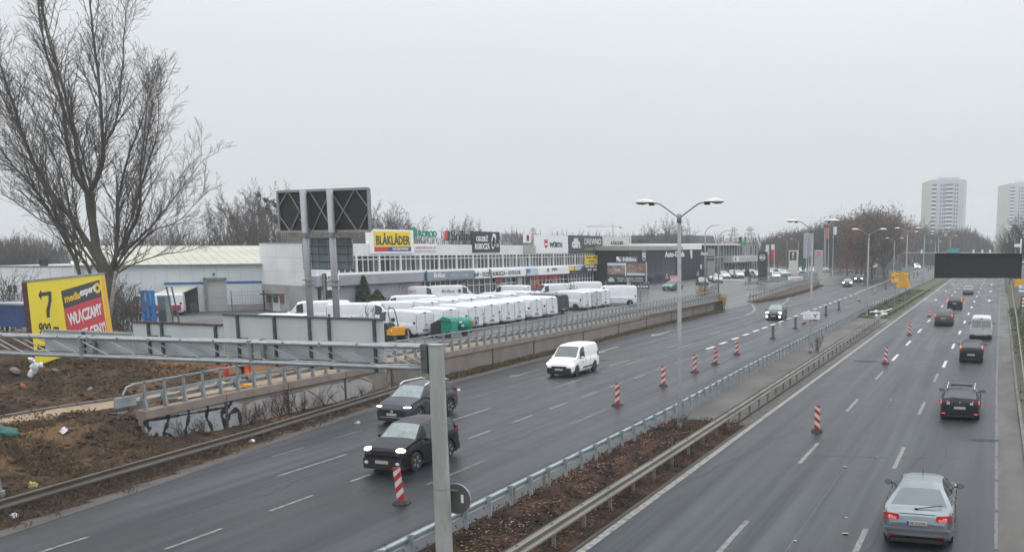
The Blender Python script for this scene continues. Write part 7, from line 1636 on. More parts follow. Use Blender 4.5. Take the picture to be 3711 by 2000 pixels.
# behind the warehouse and the long building
def toph(v,y,u=1500): return at_u(u,v,y).z
SP=[(20,870,190,1),(70,850,170,0),(120,880,200,2),(175,862,180,3),(560,800,165,1),(600,820,190,0),(640,790,170,3),(690,850,210,2),(810,745,150,1),(850,735,140,2),(880,750,160,0),(905,700,128,2),(950,690,120,1),(985,690,125,3),(1010,720,140,0),(1060,770,150,2),(1100,780,160,1),(1345,755,135,0),(1375,770,145,3),(1410,780,150,1),(1435,775,150,2),(1465,782,155,0),(1492,780,150,3),(1660,800,190,1),(1690,812,200,2),(1735,820,230,0),(1870,840,240,2),(1885,846,260,1)]
for i,(u,v,y,k) in enumerate(SP):
    place_tree(ordl('bare tree behind the white industrial roofs',[q[0] for q in SP if q[0]<1020],u) if u<1020 else ordl('bare tree behind the long shop building',[q[0] for q in SP if q[0]>1020],u),u,y,toph(v,y,u)-0,k,'bare trees behind the warehouse' if u<1020 else 'bare trees behind the long building',TR if i%3 else TRP,sc=.9)
SD=[(2330,838,215,0),(2372,818,205,1),(2400,806,200,2),(2425,806,205,3),(2455,812,215,0),(2300,855,230,1),(2480,850,240,2),(2255,852,260,3),(2210,850,260,1),(2160,855,270,2),(2120,856,280,0),(2560,856,330,1),(2600,862,350,3)]
for i,(u,v,y,k) in enumerate(SD):
    place_tree(ordl('bare tree around the black showroom roof',[q[0] for q in SD],u),u,y,toph(v,y,u),k,'bare trees behind the showrooms',TRP if i%2 else TR,sc=.8)
# red-brown bushes at the far left and dense shrub mass around the big tree foot
for i,(u,v,y) in enumerate(((10,905,110),(60,890,115),(110,900,118),(150,915,120),(-10,940,95))): place_tree('reddish bare bush at the left edge behind the blue skip',u,y,toph(v,y,u)+.5,i,'reddish bushes at the left edge',TRP,sc=1.4,name='bare_bush')
# forest at the bend, front trees as individuals
rng=random.Random(5)
prof=[(2760,868),(2800,850),(2860,840),(2900,832),(2960,822),(3010,800),(3050,785),(3090,800),(3140,770),(3180,765),(3215,780),(3250,795),(3300,812),(3330,815),(3380,835),(3440,828),(3500,822),(3540,840),(3580,870),(3600,885)]
n=0
for i in range(92):
    u=rng.uniform(2765,3590); lay=i%4; y=[232,262,300,345][lay]+rng.uniform(-12,12)
    if u>3230: y+=90
    if u>3420: y+=70
    if 2765<u<3000 and lay==0: y+=50
    v=interp(prof,u)+rng.uniform(-12,30)+(3-lay)*8
    rusty=(3090<u<3330 and rng.random()<.38) or rng.random()<.06
    r_=ray(u,892); xx=r_.x*y/r_.y
    if u<3060 and y<255: y+=40
    if (u>3240 and u<3600) and abs(xx+20)<14 : y+=60
    place_tree('rust-leaved tree among the bare forest trees at the road bend' if rusty else 'bare tree in the forest edge at the road bend',u,y,max(7,toph(v,y,u)),i,'rust-leaved forest trees' if rusty else 'bare forest trees at the bend',TRD if i%3 else TRP,rusty,sc=1.15,name='rusty_tree' if rusty else 'bare_tree')
SR=((3640,850,300),(3655,828,260),(3672,815,235),(3690,805,215),(3705,790,200),(3725,780,190),(3665,880,215),(3694,890,195),(3630,885,340),(3648,868,310),(3745,770,180),(3612,895,420))
for i,(u,v,y) in enumerate(SR):
    place_tree(ordl('bare roadside tree right of the black display',[q[0] for q in SR],u),u,y,toph(v,y,u),i,'bare trees on the right roadside',TRP if i%2 else TRD,sc=1.2)
# the mass of woodland behind them
wm=MB(); rng=random.Random(8)
def stick(mb,p,L,w):
    d=Vector((rng.gauss(0,.28),rng.gauss(0,.28),1)).normalized()*L; a=Vector((rng.uniform(-1,1),rng.uniform(-1,1),0)).normalized()*w; k=len(mb.v); mb.v+=[tuple(p-a),tuple(p+a),tuple(p+d+a*.2),tuple(p+d-a*.2)]; mb.f.append((k,k+1,k+2,k+3))
for i in range(24000):
    u=rng.uniform(2760,3600); y=rng.uniform(330,470)+(70 if u>3230 else 0); r_=ray(u,892); x=r_.x*y/r_.y; zt_=toph(interp(prof,u)+rng.uniform(4,30),y,u); q=rng.random()**.8*zt_
    stick(wm,Vector((x,y,q-1)),rng.uniform(1.5,4),rng.uniform(.05,.22))
o=wm.build('woodland',TW2); o['kind']='stuff'
wm=MB()
for i in range(9000):
    y=rng.uniform(150,260); u=rng.uniform(-60,1020) if i%3 else rng.uniform(-60,230); r_=ray(u,892); x=r_.x*y/r_.y; vv=interp([(-60,880),(80,875),(200,895),(290,900),(420,860),(520,868),(700,872),(1020,868)],u)
    zt_=max(3,toph(vv+rng.uniform(-10,25),y,u)); stick(wm,Vector((x,y,rng.random()*zt_)),rng.uniform(1,3),rng.uniform(.03,.12))
o=wm.build('thicket',TW2); o['kind']='stuff'
wm=MB()
for i in range(7000):
    y=rng.uniform(300,420); u=rng.uniform(1500,2800); r_=ray(u,892); x=r_.x*y/r_.y; vv=interp([(1500,868),(1850,850),(2100,862),(2300,860),(2500,866),(2800,870)],u)
    zt_=max(3,toph(vv+rng.uniform(-6,18),y,u)); stick(wm,Vector((x,y,rng.random()*zt_)),rng.uniform(1,3.5),rng.uniform(.05,.2))
o=wm.build('far_wood',TW1); o['kind']='stuff'
# mistletoe balls in the trees left of the electronic sign
rng=random.Random(2)
for u,v,rr in ((842,794,.9),(938,708,.6),(962,725,.8),(985,735,1.0),(970,755,.9),(990,790,1.3),(975,770,.9),(1000,745,.7),(1010,800,1.2)):
    q=at_u(u,v,126); mb=MB()
    for k in range(120):
        p=Vector((rng.gauss(0,1),rng.gauss(0,1),rng.gauss(0,1))).normalized()*rr*.55*rng.random()**.4; a=Vector((rng.uniform(-1,1),rng.uniform(-1,1),rng.uniform(-1,1)))*.16; b=Vector((rng.uniform(-1,1),rng.uniform(-1,1),rng.uniform(-1,1)))*.1
        kk=len(mb.v); mb.v+=[tuple(p-a),tuple(p+b),tuple(p+a),tuple(p-b)]; mb.f.append((kk,kk+1,kk+2,kk+3))
    o=mb.build('mistletoe',mat('mistletoe green',(.06,.07,.035),.9,0,.3,2)); o.location=q; o['label']='round mistletoe clump in the bare tree left of the electronic sign'; o['category']='mistletoe'; o['group']='mistletoe clumps'
# conifers
CON=mat('dark conifer green',(.018,.042,.024),.85,0,.45,1.5,col2=(.04,.075,.035)); CON2=mat('olive conifer green',(.035,.05,.025),.85,0,.4,1.5,col2=(.07,.06,.035))
for lab,u,v,hh,m,wd in (('tallest dark green conifer beside the grey sign posts',1252,1120,4.5,CON,.26),('second dark green conifer with two tips',1322,1122,3.6,CON,.36),('low olive green spreading conifer at the grey wall',1370,1128,2.2,CON2,.75),('small dark green conifer behind the second one',1290,1118,3.2,CON,.34)):
    p=gp(u,v,Z); t=thing('conifer',lab,'tree',(p.x,p.y,Z)); obj('crown',leaf_mesh(u,hh,2600,.13,m,cone=True,wide=wd),t); MB().tube([(0,0,-.1),(0,0,hh*.8)],[.12,.03],6).build('trunk',BARK,t)
# hedge near the black showroom
# leaning birch and thicket at the foot of the big tree
p=gp(388,1215,Z); t=thing('birch_tree','pale leaning birch trunk between billboard edge and big tree','tree',tuple(p)); 
k=(p-Vector((0,0,H))).dot(_f)/FPX; mb=MB(); tip=_r*(440-388)*k+Vector((0,0,(1215-985)*k)); mb.tube([(0,0,-.2),tip*.5+Vector((.05,0,0)),tip],[.17,.15,.10],8); mb.build('trunk',BIRCH,t,True)
tw=MB(); rg=random.Random(9)
for j in range(5): branch(rg,(tw,tw),tip*(.5+.1*j),(_r*rg.uniform(-.4,.8)+Vector((0,0,1))).normalized(),3.0,.04,2,4,.1,(0,0,5,4),.6,.1,.012)
tw.build('crown',BARKD,t)
def shrub(label,p,h,n,m,grp='dead shrubs along the graffiti wall',spread=.6,seed=0,name='dead_shrub'):
    rg=random.Random(seed); t=thing(name,label,'shrub',tuple(p),0,grp); tw=MB()
    for k in range(n):
        d=Vector((rg.gauss(0,spread),rg.gauss(0,spread),1)).normalized(); branch(rg,(tw,tw),Vector((rg.uniform(-.15,.15)*h,rg.uniform(-.15,.15)*h,-.05)),d,h*rg.uniform(.6,1),.012*h,2,4,.08,(0,0,5,3),.6,.12,.0055 if h<2.2 else .012)
    tw.build('stems',m,t); return t
REDB=mat('red brown stems',(.07,.040,.030),.9,0,.3,3)
for i,(u,h) in enumerate(((665,1.2),(735,.9),(905,1.1),(955,.9),(1020,1.1),(1060,1.5),(1100,1.0),(1180,1.0),(1320,.7))):
    q=atX(u,1480,-31.6); q=Vector((-31.6,q.y,.08)); shrub('red brown dead shrub against the graffiti wall',q,h,9,REDB,seed=i)
for i,(u,v,h,n_) in enumerate(((300,1190,4.2,12),(330,1200,3.6,12),(360,1205,4.0,12),(440,1205,4.5,14),(470,1195,3.8,12),(500,1190,3.6,10),(420,1210,3.2,12),(20,1200,4.6,10),(50,1190,5,10))):
    p=gp(u,v,Z); shrub('bushy sapling thicket around the foot of the big tree' if u>200 else 'thin saplings beside the left picture edge',p,h,n_,BARKD,'saplings around the big tree' if u>200 else 'saplings at the left edge',.3,30+i,'sapling')
for i,(u,v,h) in enumerate(((2080,1095,2.6),(1345,1210,2.5),(1700,1190,1.8))): p=gp(u,v,Z); shrub('thin bare sapling growing by the railing near the vans',p,h,5,BARKD,'thin saplings by the vans',.22,60+i,'sapling')
for i,(u,v) in enumerate(((2185,1050),(2170,1052),(2195,1046))): p=gp(u,v,Z); shrub('low brown hedge bush left of the picture billboard',p,1.6,16,REDB,'brown hedge bushes',.5,80+i,'hedge_bush')
shrub('small dead weed clump at the foot of the noticed lamp post',Vector((-12.7,72.4,.1)),1.3,12,REDB,'dead weeds on the central strip',.5,91)
shrub('dark weed clump hugging the near lamp post foot',Vector((-12.62,39.1,.1)),.8,12,BARKD,'dead weeds on the central strip',.35,92)
# dry grass: stuff
def tufts(name,m,pts,h,w=.012,per=9,spread=.16,bend=.5,seed=1):
    rg=random.Random(seed); mb=MB()
    for p in pts:
        for k in range(per):
            q=Vector(p)+Vector((rg.gauss(0,spread),rg.gauss(0,spread),-.02)); L=h*rg.uniform(.45,1.15); d=Vector((rg.gauss(0,bend),rg.gauss(0,bend),1)).normalized()*L; a=Vector((rg.uniform(-1,1),rg.uniform(-1,1),0)).normalized()*w*rg.uniform(.6,1.4)
            k0=len(mb.v); mb.v+=[tuple(q-a),tuple(q+a),tuple(q+d*.6+a*.7+Vector((0,0,.04))),tuple(q+d+Vector((d.x*.3,d.y*.3,-.1*L)))]; mb.f.append((k0,k0+1,k0+2,k0+3))
    o=mb.build(name,m); o['kind']='stuff'; return o
DRY=mat('straw dry grass',(.17,.115,.055),.9,0,.45,2,col2=(.075,.05,.03),world=True); DRYD=mat('dark dead weeds',(.085,.06,.04),.9,0,.4,2,world=True); GOLDG=mat('golden reed',(.32,.22,.09),.9,0,.3,2); GRN=mat('short green grass',(.05,.07,.022),.9,0,.35,1.5,world=True)
rg=random.Random(4)
tufts('dry_grass',DRY,[(wx(y)+abs(rg.gauss(0,.22))+.05,y,.02) for y in [rg.uniform(44,115) for _ in range(1500)]],.34,.014,8)
tufts('dead_weeds',DRYD,[(Lx(y)-.9+rg.gauss(0,.5),y,.05) for y in [rg.uniform(12,48) for _ in range(1100)]],.25,.012,8,seed=2)
def onbank(n,f,seed): 
    r2=random.Random(seed); out=[]
    while len(out)<n:
        x,y=r2.uniform(-46,-28.6),r2.uniform(14,44)
        if x>-31.2 and (y>29 or x>Lx(y)-.6): continue
        if f(x,y): out.append((x,y,bankz(x,y)))
    return out
tufts('bank_grass',DRY,onbank(1600,lambda x,y:x>-35.5 and y<29.5 and noise.noise(Vector((x*.5,y*.5,3)))>-.1,5),.22,.012,7,seed=3)
tufts('bank_weeds',DRYD,onbank(1500,lambda x,y:(y<29 or x<-38.3),6),.20,.013,6,seed=4)
tufts('median_weeds',DRYD,[(rg.uniform(-14.1,-10.7),y,.12) for y in [rg.uniform(17,42) for _ in range(700)]],.14,.009,6,seed=5)
tufts('median_grass_blades',GRN,[(rg.uniform(-14.9,-11.2),y,.15) for y in [rg.uniform(110,180) for _ in range(1800)]],.16,.03,5,seed=6)
tufts('verge_grass',GRN,[(rg.uniform(1.9,5.5),y,.2) for y in [rg.uniform(40,130) for _ in range(2200)]],.16,.02,5,seed=7)
tufts('wall_foot_grass',DRY,[(interp(W2,y)+.25+abs(rg.gauss(0,.3)),y,.02) for y in [rg.uniform(134,196) for _ in range(900)]],.4,.03,6,seed=8)
for i,(lab,x,y,z,h) in enumerate((('golden dry reed clump at the end of the retaining wall',-33.3,117.6,.2,2.0),('second golden reed clump beside the first, nearer the driveway',-34.2,120.5,.4,1.8),('golden reed clump behind the railing near the lamp',-37.2,124.5,1.3,1.7),('brown dry weeds hanging over the wall end',-32.7,115.3,.1,1.2),('brown dry weeds on the driveway slope',-35.8,125.5,.6,1.0))):
    rgg=random.Random(70+i); mb=MB()
    for k in range(240):
        q=Vector((rgg.gauss(0,.35),rgg.gauss(0,.55),0)); L=h*rgg.uniform(.5,1.1); d=Vector((rgg.gauss(0,.25),rgg.gauss(0,.25),1)).normalized()*L; a=Vector((rgg.uniform(-1,1),rgg.uniform(-1,1),0)).normalized()*.028
        k0=len(mb.v); mb.v+=[tuple(q-a),tuple(q+a),tuple(q+d*.7+a),tuple(q+d*1.05)]; mb.f.append((k0,k0+1,k0+2,k0+3))
    o=mb.build('reed_clump',GOLDG if 'golden' in lab else DRY); o.location=(x,y,z); o['label']=lab; o['category']='dry reeds'
# fallen leaves and clods: stuff
def lumps(name,m,pts,s,seed):
    r2=random.Random(seed); mb=MB()
    for p in pts:
        k=s*(.35+r2.random()**2.2*1.6); a=r2.uniform(0,6.3); rx,ry,rz_=k*r2.uniform(.7,1.3),k*r2.uniform(.6,1.1),k*r2.uniform(.4,.8); c_,s_=math.cos(a),math.sin(a); n0=len(mb.v)
        for (x,y,z) in ((1,0,.1),(.2,1,.2),(-1,.2,0),(-.1,-1,.15),(.1,.1,1),(0,0,-.6)): mb.v.append((p[0]+rx*x*c_-ry*y*s_,p[1]+rx*x*s_+ry*y*c_,p[2]+rz_*z))
        for f in ((0,1,4),(1,2,4),(2,3,4),(3,0,4),(1,0,5),(2,1,5),(3,2,5),(0,3,5)): mb.f.append(tuple(n0+i for i in f))
    o=mb.build(name,m); o['kind']='stuff'; return o
def scatter(name,m,pts,s,seed,flat=.3):
    r2=random.Random(seed); mb=MB()
    for p in pts:
        a=Vector((r2.uniform(-1,1),r2.uniform(-1,1),r2.uniform(-flat,flat))).normalized()*s*r2.uniform(.5,1.4); b=Vector((-a.y,a.x,r2.uniform(-flat,flat)*s))*.7; p=Vector(p)+Vector((0,0,.02)); k=len(mb.v)
        mb.v+=[tuple(p-a),tuple(p-b),tuple(p+a),tuple(p+b)]; mb.f.append((k,k+1,k+2,k+3))
    o=mb.build(name,m); o['kind']='stuff'; return o
LEAFM=mat('fallen leaf litter',(.15,.065,.035),.9,0,.5,2,world=True,col2=(.26,.15,.09))
scatter('fallen_leaves',LEAFM,[(x,y,medz(x,y)+.01) for x,y in [(rg.uniform(-14.1,-10.7),rg.uniform(17,41.5)) for _ in range(3600)] if noise.noise(Vector((x*.9,y*.5,9)))>-.12],.035,11)
lumps('soil_clods',bpy.data.materials['median soil'],[(x,y,medz(x,y)) for x,y in [(rg.uniform(-14.0,-10.7),rg.uniform(17,41.5)) for _ in range(5200)]],.05,12)
scatter('bank_litter',mat('pale bits',(.18,.15,.12),.9,0,.5,2,world=True),onbank(260,lambda x,y:True,15),.035,13,.6)
lumps('bank_clods',SOIL,onbank(9000,lambda x,y:not(y<36 and abs((x+36.1)+(y-30)*-.28)<1.3),16),.085,14)
scatter('road_leaves',mat('pale yellow leaf',(.34,.27,.14),.8,0,.3,3),[(-4.9,25.2,.01),(-4.93,34.6,.01),(-4.95,48.5,.01),(-4.96,50.9,.01),(-4.0,36.6,.01),(-4.6,57,.01),(-3.7,26.3,.01),(-3.9,27.9,.01),(-2.7,46,.01)],.10,15,.1)
# clods: rubble pieces as stones
for i,(u,v,z,s,m) in enumerate(((66,1440,1.0,.28,CONCG),(210,1420,1.1,.2,CONCG),(350,1345,1.3,.2,CONCG),(60,1336,1.4,.25,mat('brick rubble',(.25,.10,.06),.9,0,.2,3)),(160,1355,1.4,.22,mat('brick rubble',(.25,.10,.06))),(330,1445,1.1,.2,CONCG),(90,1460,1.0,.2,mat('brick rubble',(.25,.10,.06))))):
    p=gp(u,v,z); zz_=bankz(p.x,p.y); o=MB().ell((0,0,0),(s,s*.7,s*.5),7,4).build('stone',m); o.location=(p.x,p.y,zz_+.1); o.rotation_euler=(.3*i,.5,i); o['label']=('pale grey stone lying on the dug soil' if m is CONCG else 'reddish brick lump lying on the dug soil'); o['category']='stone'; o['group']='stones on the building site'
# ================================================================ SMALL THINGS
def bag(name,label,cat,p,parts,m):
    t=thing(name,label,cat,tuple(p)); mb=MB()
    for c,r in parts: mb.ell(c,r,10,6)
    o=mb.build('body',m,t,True)
    for v in o.data.vertices: v.co+=Vector((noise.noise(v.co*9),noise.noise(v.co*9+Vector((5,0,0))),noise.noise(v.co*9+Vector((0,7,0)))))*.13
    return t
PLW=mat('white plastic film',(.60,.61,.63),.4,0,.12,6); p=gp(140,1438,1.0); zq=bankz(p.x,p.y)
bag('plastic_bag','crumpled white plastic bag lying on the brown soil below the billboard','litter',(p.x,p.y,zq),[((-.18,-.1,.14),(.16,.14,.22)),((-.02,0,.42),(.20,.12,.26)),((.22,.05,.50),(.22,.08,.14)),((-.05,0,.74),(.12,.1,.14)),((-.22,0,.80),(.16,.1,.10))],PLW)
for lab,u,v,s,m in (('small white litter piece on the bank in the lower left',238,1650,.16,PLW),('white litter on the verge before the graffiti wall',912,1598,.10,PLW),('round white litter on the road edge right of the gantry post',1636,1419,.13,PLW),('tiny white litter beside the round one',1660,1409,.07,PLW),('small pale litter near the grey SUV on the road edge',1295,1527,.08,mat('grey litter',(.35,.35,.34),.6,0,.3,9)),('pale blue litter behind the left guardrail',312,1730,.16,mat('pale blue film',(.25,.35,.38),.5,0,.3,5)),('yellow green litter patch on the lower bank',115,1740,.22,mat('yellow green litter',(.30,.30,.10),.8,0,.4,5)),('orange litter at the foot of the left post',22,1796,.12,mat('orange litter',(.45,.12,.07),.7,0,.3,5)),('white scrap behind the left guardrail',45,1845,.10,PLW)):
    p=gp(u,v,.1 if u>450 else .3); zq=bankz(p.x,p.y) if p.x<-30.2 else (.05 if p.x<Lx(p.y) else .0); bag('litter',lab,'litter',(p.x,p.y,zq),[((0,0,s*.35),(s*.8,s*.5,s*.4)),((s*.5,0,s*.3),(s*.4,s*.4,s*.25))],m)
p=gp(28,1625,.8); bag('green_bag','dark teal bag heap at the left picture edge','litter',(p.x,p.y,bankz(p.x,p.y)-.05),[((0,0,.15),(.5,.3,.22)),((-.4,0,.2),(.35,.3,.25))],mat('teal bag',(.01,.09,.075),.6,0,.3,4))
p=gp(8,1800,.1); pp=thing('grey_post','grey post at the left picture edge in front of the bank','post',(p.x-.05,p.y,0)); MB().tube([(0,0,-.2),(-.28,0,1.9)],[.10,.09],10).build('post',GALVD,pp); MB().lathe([(.13,.0),(.13,.3)],(0,0,0),'z',10).build('sleeve',GALVD,pp)
# wooden stakes behind the new guardrail
WOOD=mat('pale stake wood',(.24,.20,.14),.8,0,.2,4)
for lab,u,v in (('short pale wooden stake behind the new guardrail, left one',1863,1822),('short pale wooden stake behind the new guardrail, right one',1972,1756)):
    p=gp(u,v,.1); t=thing('wooden_stake',lab,'stake',(p.x,p.y,.0)); MB().box(-.05,.05,-.03,.03,-.1,.62).build('stake',WOOD,t)
# masonry stakes on the yard edge before the vans
for i,(u,h) in enumerate(((1480,1.3),(1892,.9),(2132,1.5),(2165,1.3),(2195,1.4),(2222,1.2),(2256,1.1),(2285,1.0),(2308,1.1))):
    q=atX(u,1150,-36.5); t=thing('marker_post','pale rusty marker post standing between railing and vans','post',(q.x,q.y,1.3),0,'marker posts between the railing and the vans'); MB().tube([(0,0,-.1),(random.uniform(-.05,.05),random.uniform(-.1,.1),h)],.04,6).build('post',mat('pale rusty post',(.32,.25,.20),.7,0,.3,3),t)
# mini excavator
EXY=mat('machine yellow',(.72,.33,.01),.45,0,.08,3); MBK=mat('machine black',(.018,.018,.02),.6,0,.3,5)
p=gp(1425,1236,Z); ex=thing('mini_excavator','small yellow mini excavator with a black roll bar beside the tall sign back','excavator',(p.x,p.y,Z),R(-18))
k=(p-Vector((0,0,H))).dot(_f)/FPX
MB().prism([(-.95,-.8,.1),(1.1,-.8,.1),(1.25,-.8,.3),(1.1,-.8,.48),(-.95,-.8,.48),(-1.1,-.8,.3)],(0,.32,0)).build('track',MBK,ex); MB().prism([(-.95,.5,.1),(1.1,.5,.1),(1.25,.5,.3),(1.1,.5,.48),(-.95,.5,.48),(-1.1,.5,.3)],(0,.32,0)).build('track',MBK,ex)
MB().box(-.8,.9,-.6,.7,.42,.62).build('chassis',MBK,ex)
MB().prism([(.05,-.72,.64),(1.0,-.72,.62),(1.05,-.72,1.38),(.85,-.72,1.42),(.1,-.72,1.12)],(0,1.3,0)).build('engine_cover',EXY,ex); MB().prism([(-1.25,-.3,.2),(-1.05,-.3,.25),(-.75,-.3,.8),(-.7,-.3,1.15),(-.85,-.3,1.3),(-1.2,-.3,1.28)],(0,.5,0)).build('boom',EXY,ex)
MB().prism([(-.75,-.4,.62),(-.1,-.4,.62),(-.1,-.4,1.15),(-.35,-.4,1.62),(-.85,-.4,1.72),(-1.1,-.4,1.55)],(0,.9,0)).build('seat_console',MBK,ex); MB().cbox((.1,.0,2.0),(.18,.3,.36)).bar((.1,0,1.4),(.1,0,1.9),.04).build('headrest',MBK,ex)
MB().tube([(-.28,.0,1.3),(-.35,0,2.1),(-.55,0,2.65),(-.5,0,2.95),(-.3,0,3.1),(.15,0,3.08),(.42,0,2.9),(.58,0,2.4),(.72,0,1.9),(.80,0,1.4)],.05,8).build('roll_bar',mat('dark roll bar',(.05,.06,.065),.5,.2,.1,4),ex); MB().tube([(-.35,0,3.08),(-.38,0,3.3)],.03,6).build('beacon_mast',MBK,ex); MB().lathe([(.10,-.01),(.10,.01)],(.78,-.735,1.1),'y',12).build('round_label',WHITE,ex); ex.scale=(.78,.78,.76)
# green site machines
GM=mat('machine green',(.008,.22,.16),.45,0,.12,2)
p=gp(1615,1222,Z); gm=thing('green_machine','green hooded road machine with a black side beside the mini excavator','machine',(p.x,p.y,Z),R(8))
MB().prism([(-1.3,-.6,.5),(-.2,-.6,.35),(-.2,-.6,1.75),(-.45,-.6,1.8),(-1.3,-.6,1.35)],(0,1.5,0)).build('black_side',MBK,gm); MB().prism([(-.35,-.66,1.72),(.95,-.66,1.60),(.8,-.66,1.95),(-.0,-.66,2.12)],(0,1.6,0)).build('hood',GM,gm); MB().box(-.19,.95,-.55,.9,.45,1.6).build('green_side',GM,gm)
for x in (-.9,.6): MB().lathe([(.34,-.12),(.34,.12)],(x,-.7,.34),'y',14).build('wheel',TYRE,gm)
gm.scale=(.74,.74,.74)
p=gp(1688,1214,Z); gm=thing('green_tank','round green tank machine with two white labels beside the railing','machine',(p.x,p.y,Z),R(10))
MB().lathe([(.2,-.85),(.72,-.7),(.75,.5),(.3,.7)],(0,0,1.15),'x',18).build('tank',GM,gm,True); MB().box(-.35,-.05,-.83,-.76,1.3,1.5).box(-.1,.15,-.84,-.76,.95,1.15).build('label_patch',WHITE,gm); MB().box(-.5,.5,-.5,.5,.2,.5).build('frame',MBK,gm); MB().lathe([(.3,-.1),(.3,.1)],(.1,-.6,.3),'y',14).build('wheel',TYRE,gm); MB().box(.72,.85,-.2,.1,1.35,1.55).build('orange_lamp',EXY,gm); gm.scale=(.74,.74,.74)
p=gp(1745,1205,Z); hp=thing('hose_heap','coiled dark hoses and frames heaped beside the green tank','machine part',(p.x,p.y,Z)); 
for k in range(2): pts=[(k*.25-.5+.1*math.sin(a),-.2+.5*math.cos(a)*.3,.65+.6*math.sin(a)) for a in [2*math.pi*j/12 for j in range(13)]]; MB().tube(pts,.025,6).build('hose',MBK,hp)
# ================================================================ WORKERS
HV=mat('orange hi-vis cloth',(.75,.11,.02),.7,0,.12,8); HVR=mat('red orange trousers',(.50,.05,.03),.8,0,.15,8); DKC=mat('dark work cloth',(.025,.028,.035),.9,0,.2,8); SKIN=mat('skin',(.42,.24,.17),.6,0,.05,5); HELM=mat('yellow helmet',(.75,.50,.10),.4,0,.05,5); REFL=mat('pale reflective tape',(.6,.62,.55),.4,0,.1,10); BOOT=mat('work boots',(.03,.025,.02),.8,0,.2,5)
def skin_obj(name,joints,edges,m,parent,sub=2):
    me=bpy.data.meshes.new(name); me.from_pydata([j[0] for j in joints],edges,[]); o=bpy.data.objects.new(name,me); COL.objects.link(o)
    md=o.modifiers.new('skin','SKIN'); md.use_smooth_shade=True
    for i,j in enumerate(joints):
        r=j[1] if hasattr(j[1],'__len__') else (j[1],j[1]); me.skin_vertices[0].data[i].radius=r
    me.skin_vertices[0].data[0].use_root=True
    sb=o.modifiers.new('sub','SUBSURF'); sb.levels=sub; sb.render_levels=sub
    bpy.context.view_layer.update(); n=bpy.data.meshes.new_from_object(o.evaluated_get(bpy.context.evaluated_depsgraph_get()))
    bpy.data.objects.remove(o); n.name=name; n.materials.clear(); n.materials.append(m)
    for q in n.polygons: q.use_smooth=True
    return obj(name,n,parent)
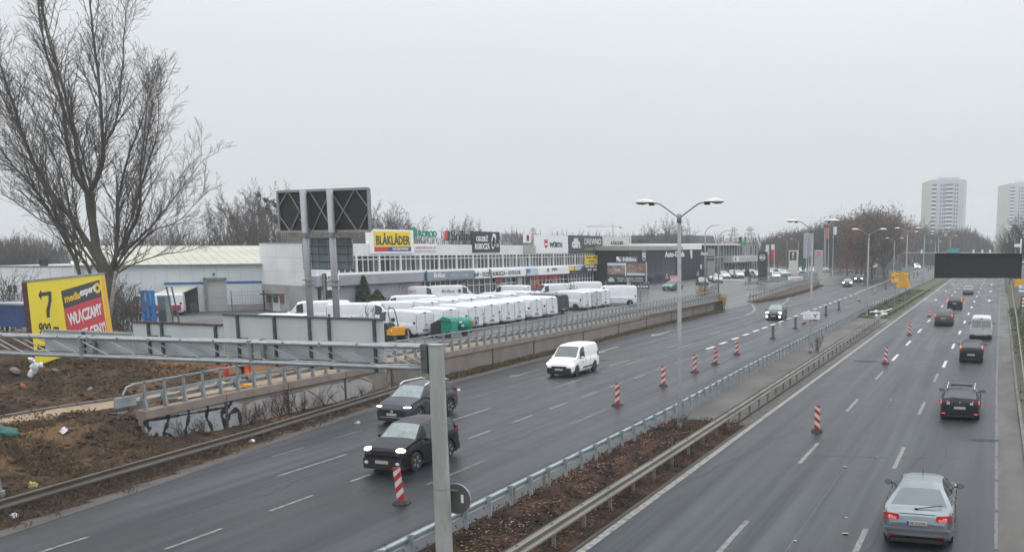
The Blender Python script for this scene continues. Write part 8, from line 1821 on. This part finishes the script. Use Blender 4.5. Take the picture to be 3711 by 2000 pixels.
def worker(label,loc,rot,bend,top,trous):
    """figure facing +y; bend in radians leans the torso forward from the hips"""
    t=thing('person',label,'person',loc,rot); c,s_=math.cos(bend),math.sin(bend)
    def B(x,f,h): return (x,f*c+h*s_,.92+h*c-f*s_)       # torso frame: f forward, h up from the hips
    hip=(0,0,.92)
    body=[(hip,(.15,.11)),(B(0,0,.22),(.14,.105)),(B(0,0,.42),(.17,.12)),(B(0,0,.53),(.10,.08)),(B(0,.02,.60),.055),(B(0,.04,.70),(.085,.10)),(B(0,.04,.79),(.075,.09)),
       ((-.10,0,.86),.095),((-.13,.04,.48),.065),((-.13,-.02,.10),.045),((.10,0,.86),.095),((.15,.10,.48),.065),((.16,.02,.10),.045),
       (B(-.19,0,.50),.06)]
    sh=[B(-.20,0,.48),B(.20,0,.48)]; el=[B(-.25,.12,.24),B(.25,.14,.24)]; hd=[B(-.18,.36,.10),B(.16,.40,.12)]
    if bend>.6: el=[(sh[0][0]-.04,sh[0][1]+.05,sh[0][2]-.28),(sh[1][0]+.04,sh[1][1]+.05,sh[1][2]-.28)]; hd=[(sh[0][0]+.06,sh[0][1]+.14,sh[0][2]-.52),(sh[1][0]-.06,sh[1][1]+.14,sh[1][2]-.52)]
    body=body[:13]; E_=[(0,1),(1,2),(2,3),(3,4),(4,5),(5,6),(0,7),(7,8),(8,9),(0,10),(10,11),(11,12)]
    for i in range(2):
        n=len(body); body+=[(sh[i],.062),(el[i],.047),(hd[i],.034)]; E_+=[(2,n),(n,n+1),(n+1,n+2)]
    skin_obj('body',body,E_,SKIN,t)
    jk=[(B(0,0,-.02),(.175,.13)),(B(0,0,.22),(.165,.128)),(B(0,0,.42),(.19,.14)),(B(0,0,.52),(.12,.10))]; E2=[(0,1),(1,2),(2,3)]
    for i in range(2): 
        n=len(jk); w=Vector(el[i]).lerp(Vector(hd[i]),.75); jk+=[(sh[i],.08),(el[i],.063),(tuple(w),.05)]; E2+=[(2,n),(n,n+1),(n+1,n+2)]
    skin_obj('jacket',jk,E2,top,t)
    tr=[((0,0,.92),(.165,.12)),((-.10,0,.84),.11),((-.13,.04,.48),.085),((-.13,-.02,.10),.07),((.10,0,.84),.11),((.15,.10,.48),.085),((.16,.02,.10),.07)]
    skin_obj('trousers',tr,[(0,1),(1,2),(2,3),(0,4),(4,5),(5,6)],trous,t)
    for x,f in ((-.13,.03),(.16,.07)): MB().ell((x,f,.06),(.055,.14,.07),10,6).build('boot',BOOT,t,True)
    hc=Vector(B(0,.05,.82)); hu=(Vector(B(0,0,1))-Vector(B(0,0,0))).normalized()
    o=MB().ell((0,0,0),(.125,.145,.11),14,8).build('helmet',HELM,t,True); o.location=hc; o.rotation_euler=(-bend,0,0)
    fc=Vector(B(0,.13,.745)); MB().ell(tuple(fc),(.012,.022,.016),6,4).build('nose',SKIN,t)
    for sx in (-1,1): q=B(sx*.035,.125,.77); MB().ell(q,(.012,.008,.008),6,4).build('eye',MBK,t); q=B(sx*.085,.03,.745); MB().ell(q,(.012,.025,.032),6,4).build('ear',SKIN,t)
    q=B(0,.13,.70); MB().cbox(q,(.05,.012,.012)).build('mouth',mat('lips',(.3,.12,.1),.6,0,0),t)
    for h_ in (.12,.30):
        q=Vector(B(0,0,h_)); o=MB().lathe([(.168,-.03),(.172,0),(.168,.03)],(0,0,0),'z',16).build('reflective_band',REFL,t); o.scale=(1.0,.80,1); o.location=q; o.rotation_euler=(-bend,0,0)
    for i in range(2):
        hnd=Vector(hd[i]); d=(hnd-Vector(el[i])).normalized(); side=1 if i else -1; ax=Vector((1,0,0)); mb=MB(); mb.ell(tuple(hnd+d*.045),(.038,.028,.05),8,6)
        for k in range(4):
            b_=hnd+d*.085+ax*((k-1.5)*.019); L=[.055,.065,.06,.045][k]; mb.tube([b_,b_+d*L*.6,b_+d*L+Vector((0,.02,-.015))],[.009,.008,.006],6)
        mb.tube([hnd+d*.02-ax*side*.035,hnd+d*.06-ax*side*.055+Vector((0,.02,0))],[.011,.008],6); mb.build('hand',SKIN,t)
    return t
p=gp(818,1380,1.38); worker('worker in red orange trousers and dark jacket bending over behind the railing','x' and (p.x,p.y,1.38),R(-80),1.0,DKC,HVR)
p=gp(905,1372,1.38); worker('worker in bright orange hi-vis suit crouching forward behind the railing',(p.x,p.y,1.38),R(75),1.15,HV,HV)
p=gp(868,1372,1.38); worker('worker in dark clothes with pale helmet between the two orange workers',(p.x,p.y,1.38),R(10),.7,DKC,DKC)
tp=thing('tool_pile','yellow and blue tools lying behind the railing near the workers','tool',tuple(gp(855,1400,1.4))); MB().ell((0,0,.1),(.18,.14,.12),8,5).build('blue_bag',mat('blue cloth',(.02,.05,.35),.7,0,.2,6),tp,True); MB().box(.3,1.3,-.06,.1,.02,.14).build('yellow_tool',EXY,tp); MB().ell((-.9,0,.1),(.35,.2,.12),8,5).build('pale_sack',mat('pale sack',(.40,.35,.24),.8,0,.2,6),tp,True)
for lab,u,v in (('person in light top standing before the black showroom',2417,1030),('second small person farther right before the black showroom',2530,1016)):
    p=gp(u,v,Z); worker(lab,(p.x,p.y,Z),R(180),.03,mat('pale pink jacket',(.45,.33,.36),.8,0,.1),DKC)
# ================================================================ HAZE
hz_=MB().box(-1150,950,-160,1650,-1.3,78); o=hz_.mesh('haze',None); m=bpy.data.materials.new('haze'); m.use_nodes=True; nn_=m.node_tree.nodes; nn_.remove(nn_['Principled BSDF']); pv=nn_.new('ShaderNodeVolumePrincipled'); pv.inputs['Color'].default_value=(.93,.97,1.0,1); pv.inputs['Density'].default_value=.00052; pv.inputs['Anisotropy'].default_value=0.0
m.node_tree.links.new(pv.outputs[0],nn_['Material Output'].inputs['Volume']); o.materials.append(m); ho=obj('haze',o); ho['kind']='stuff'
S.cycles.volume_bounces=0
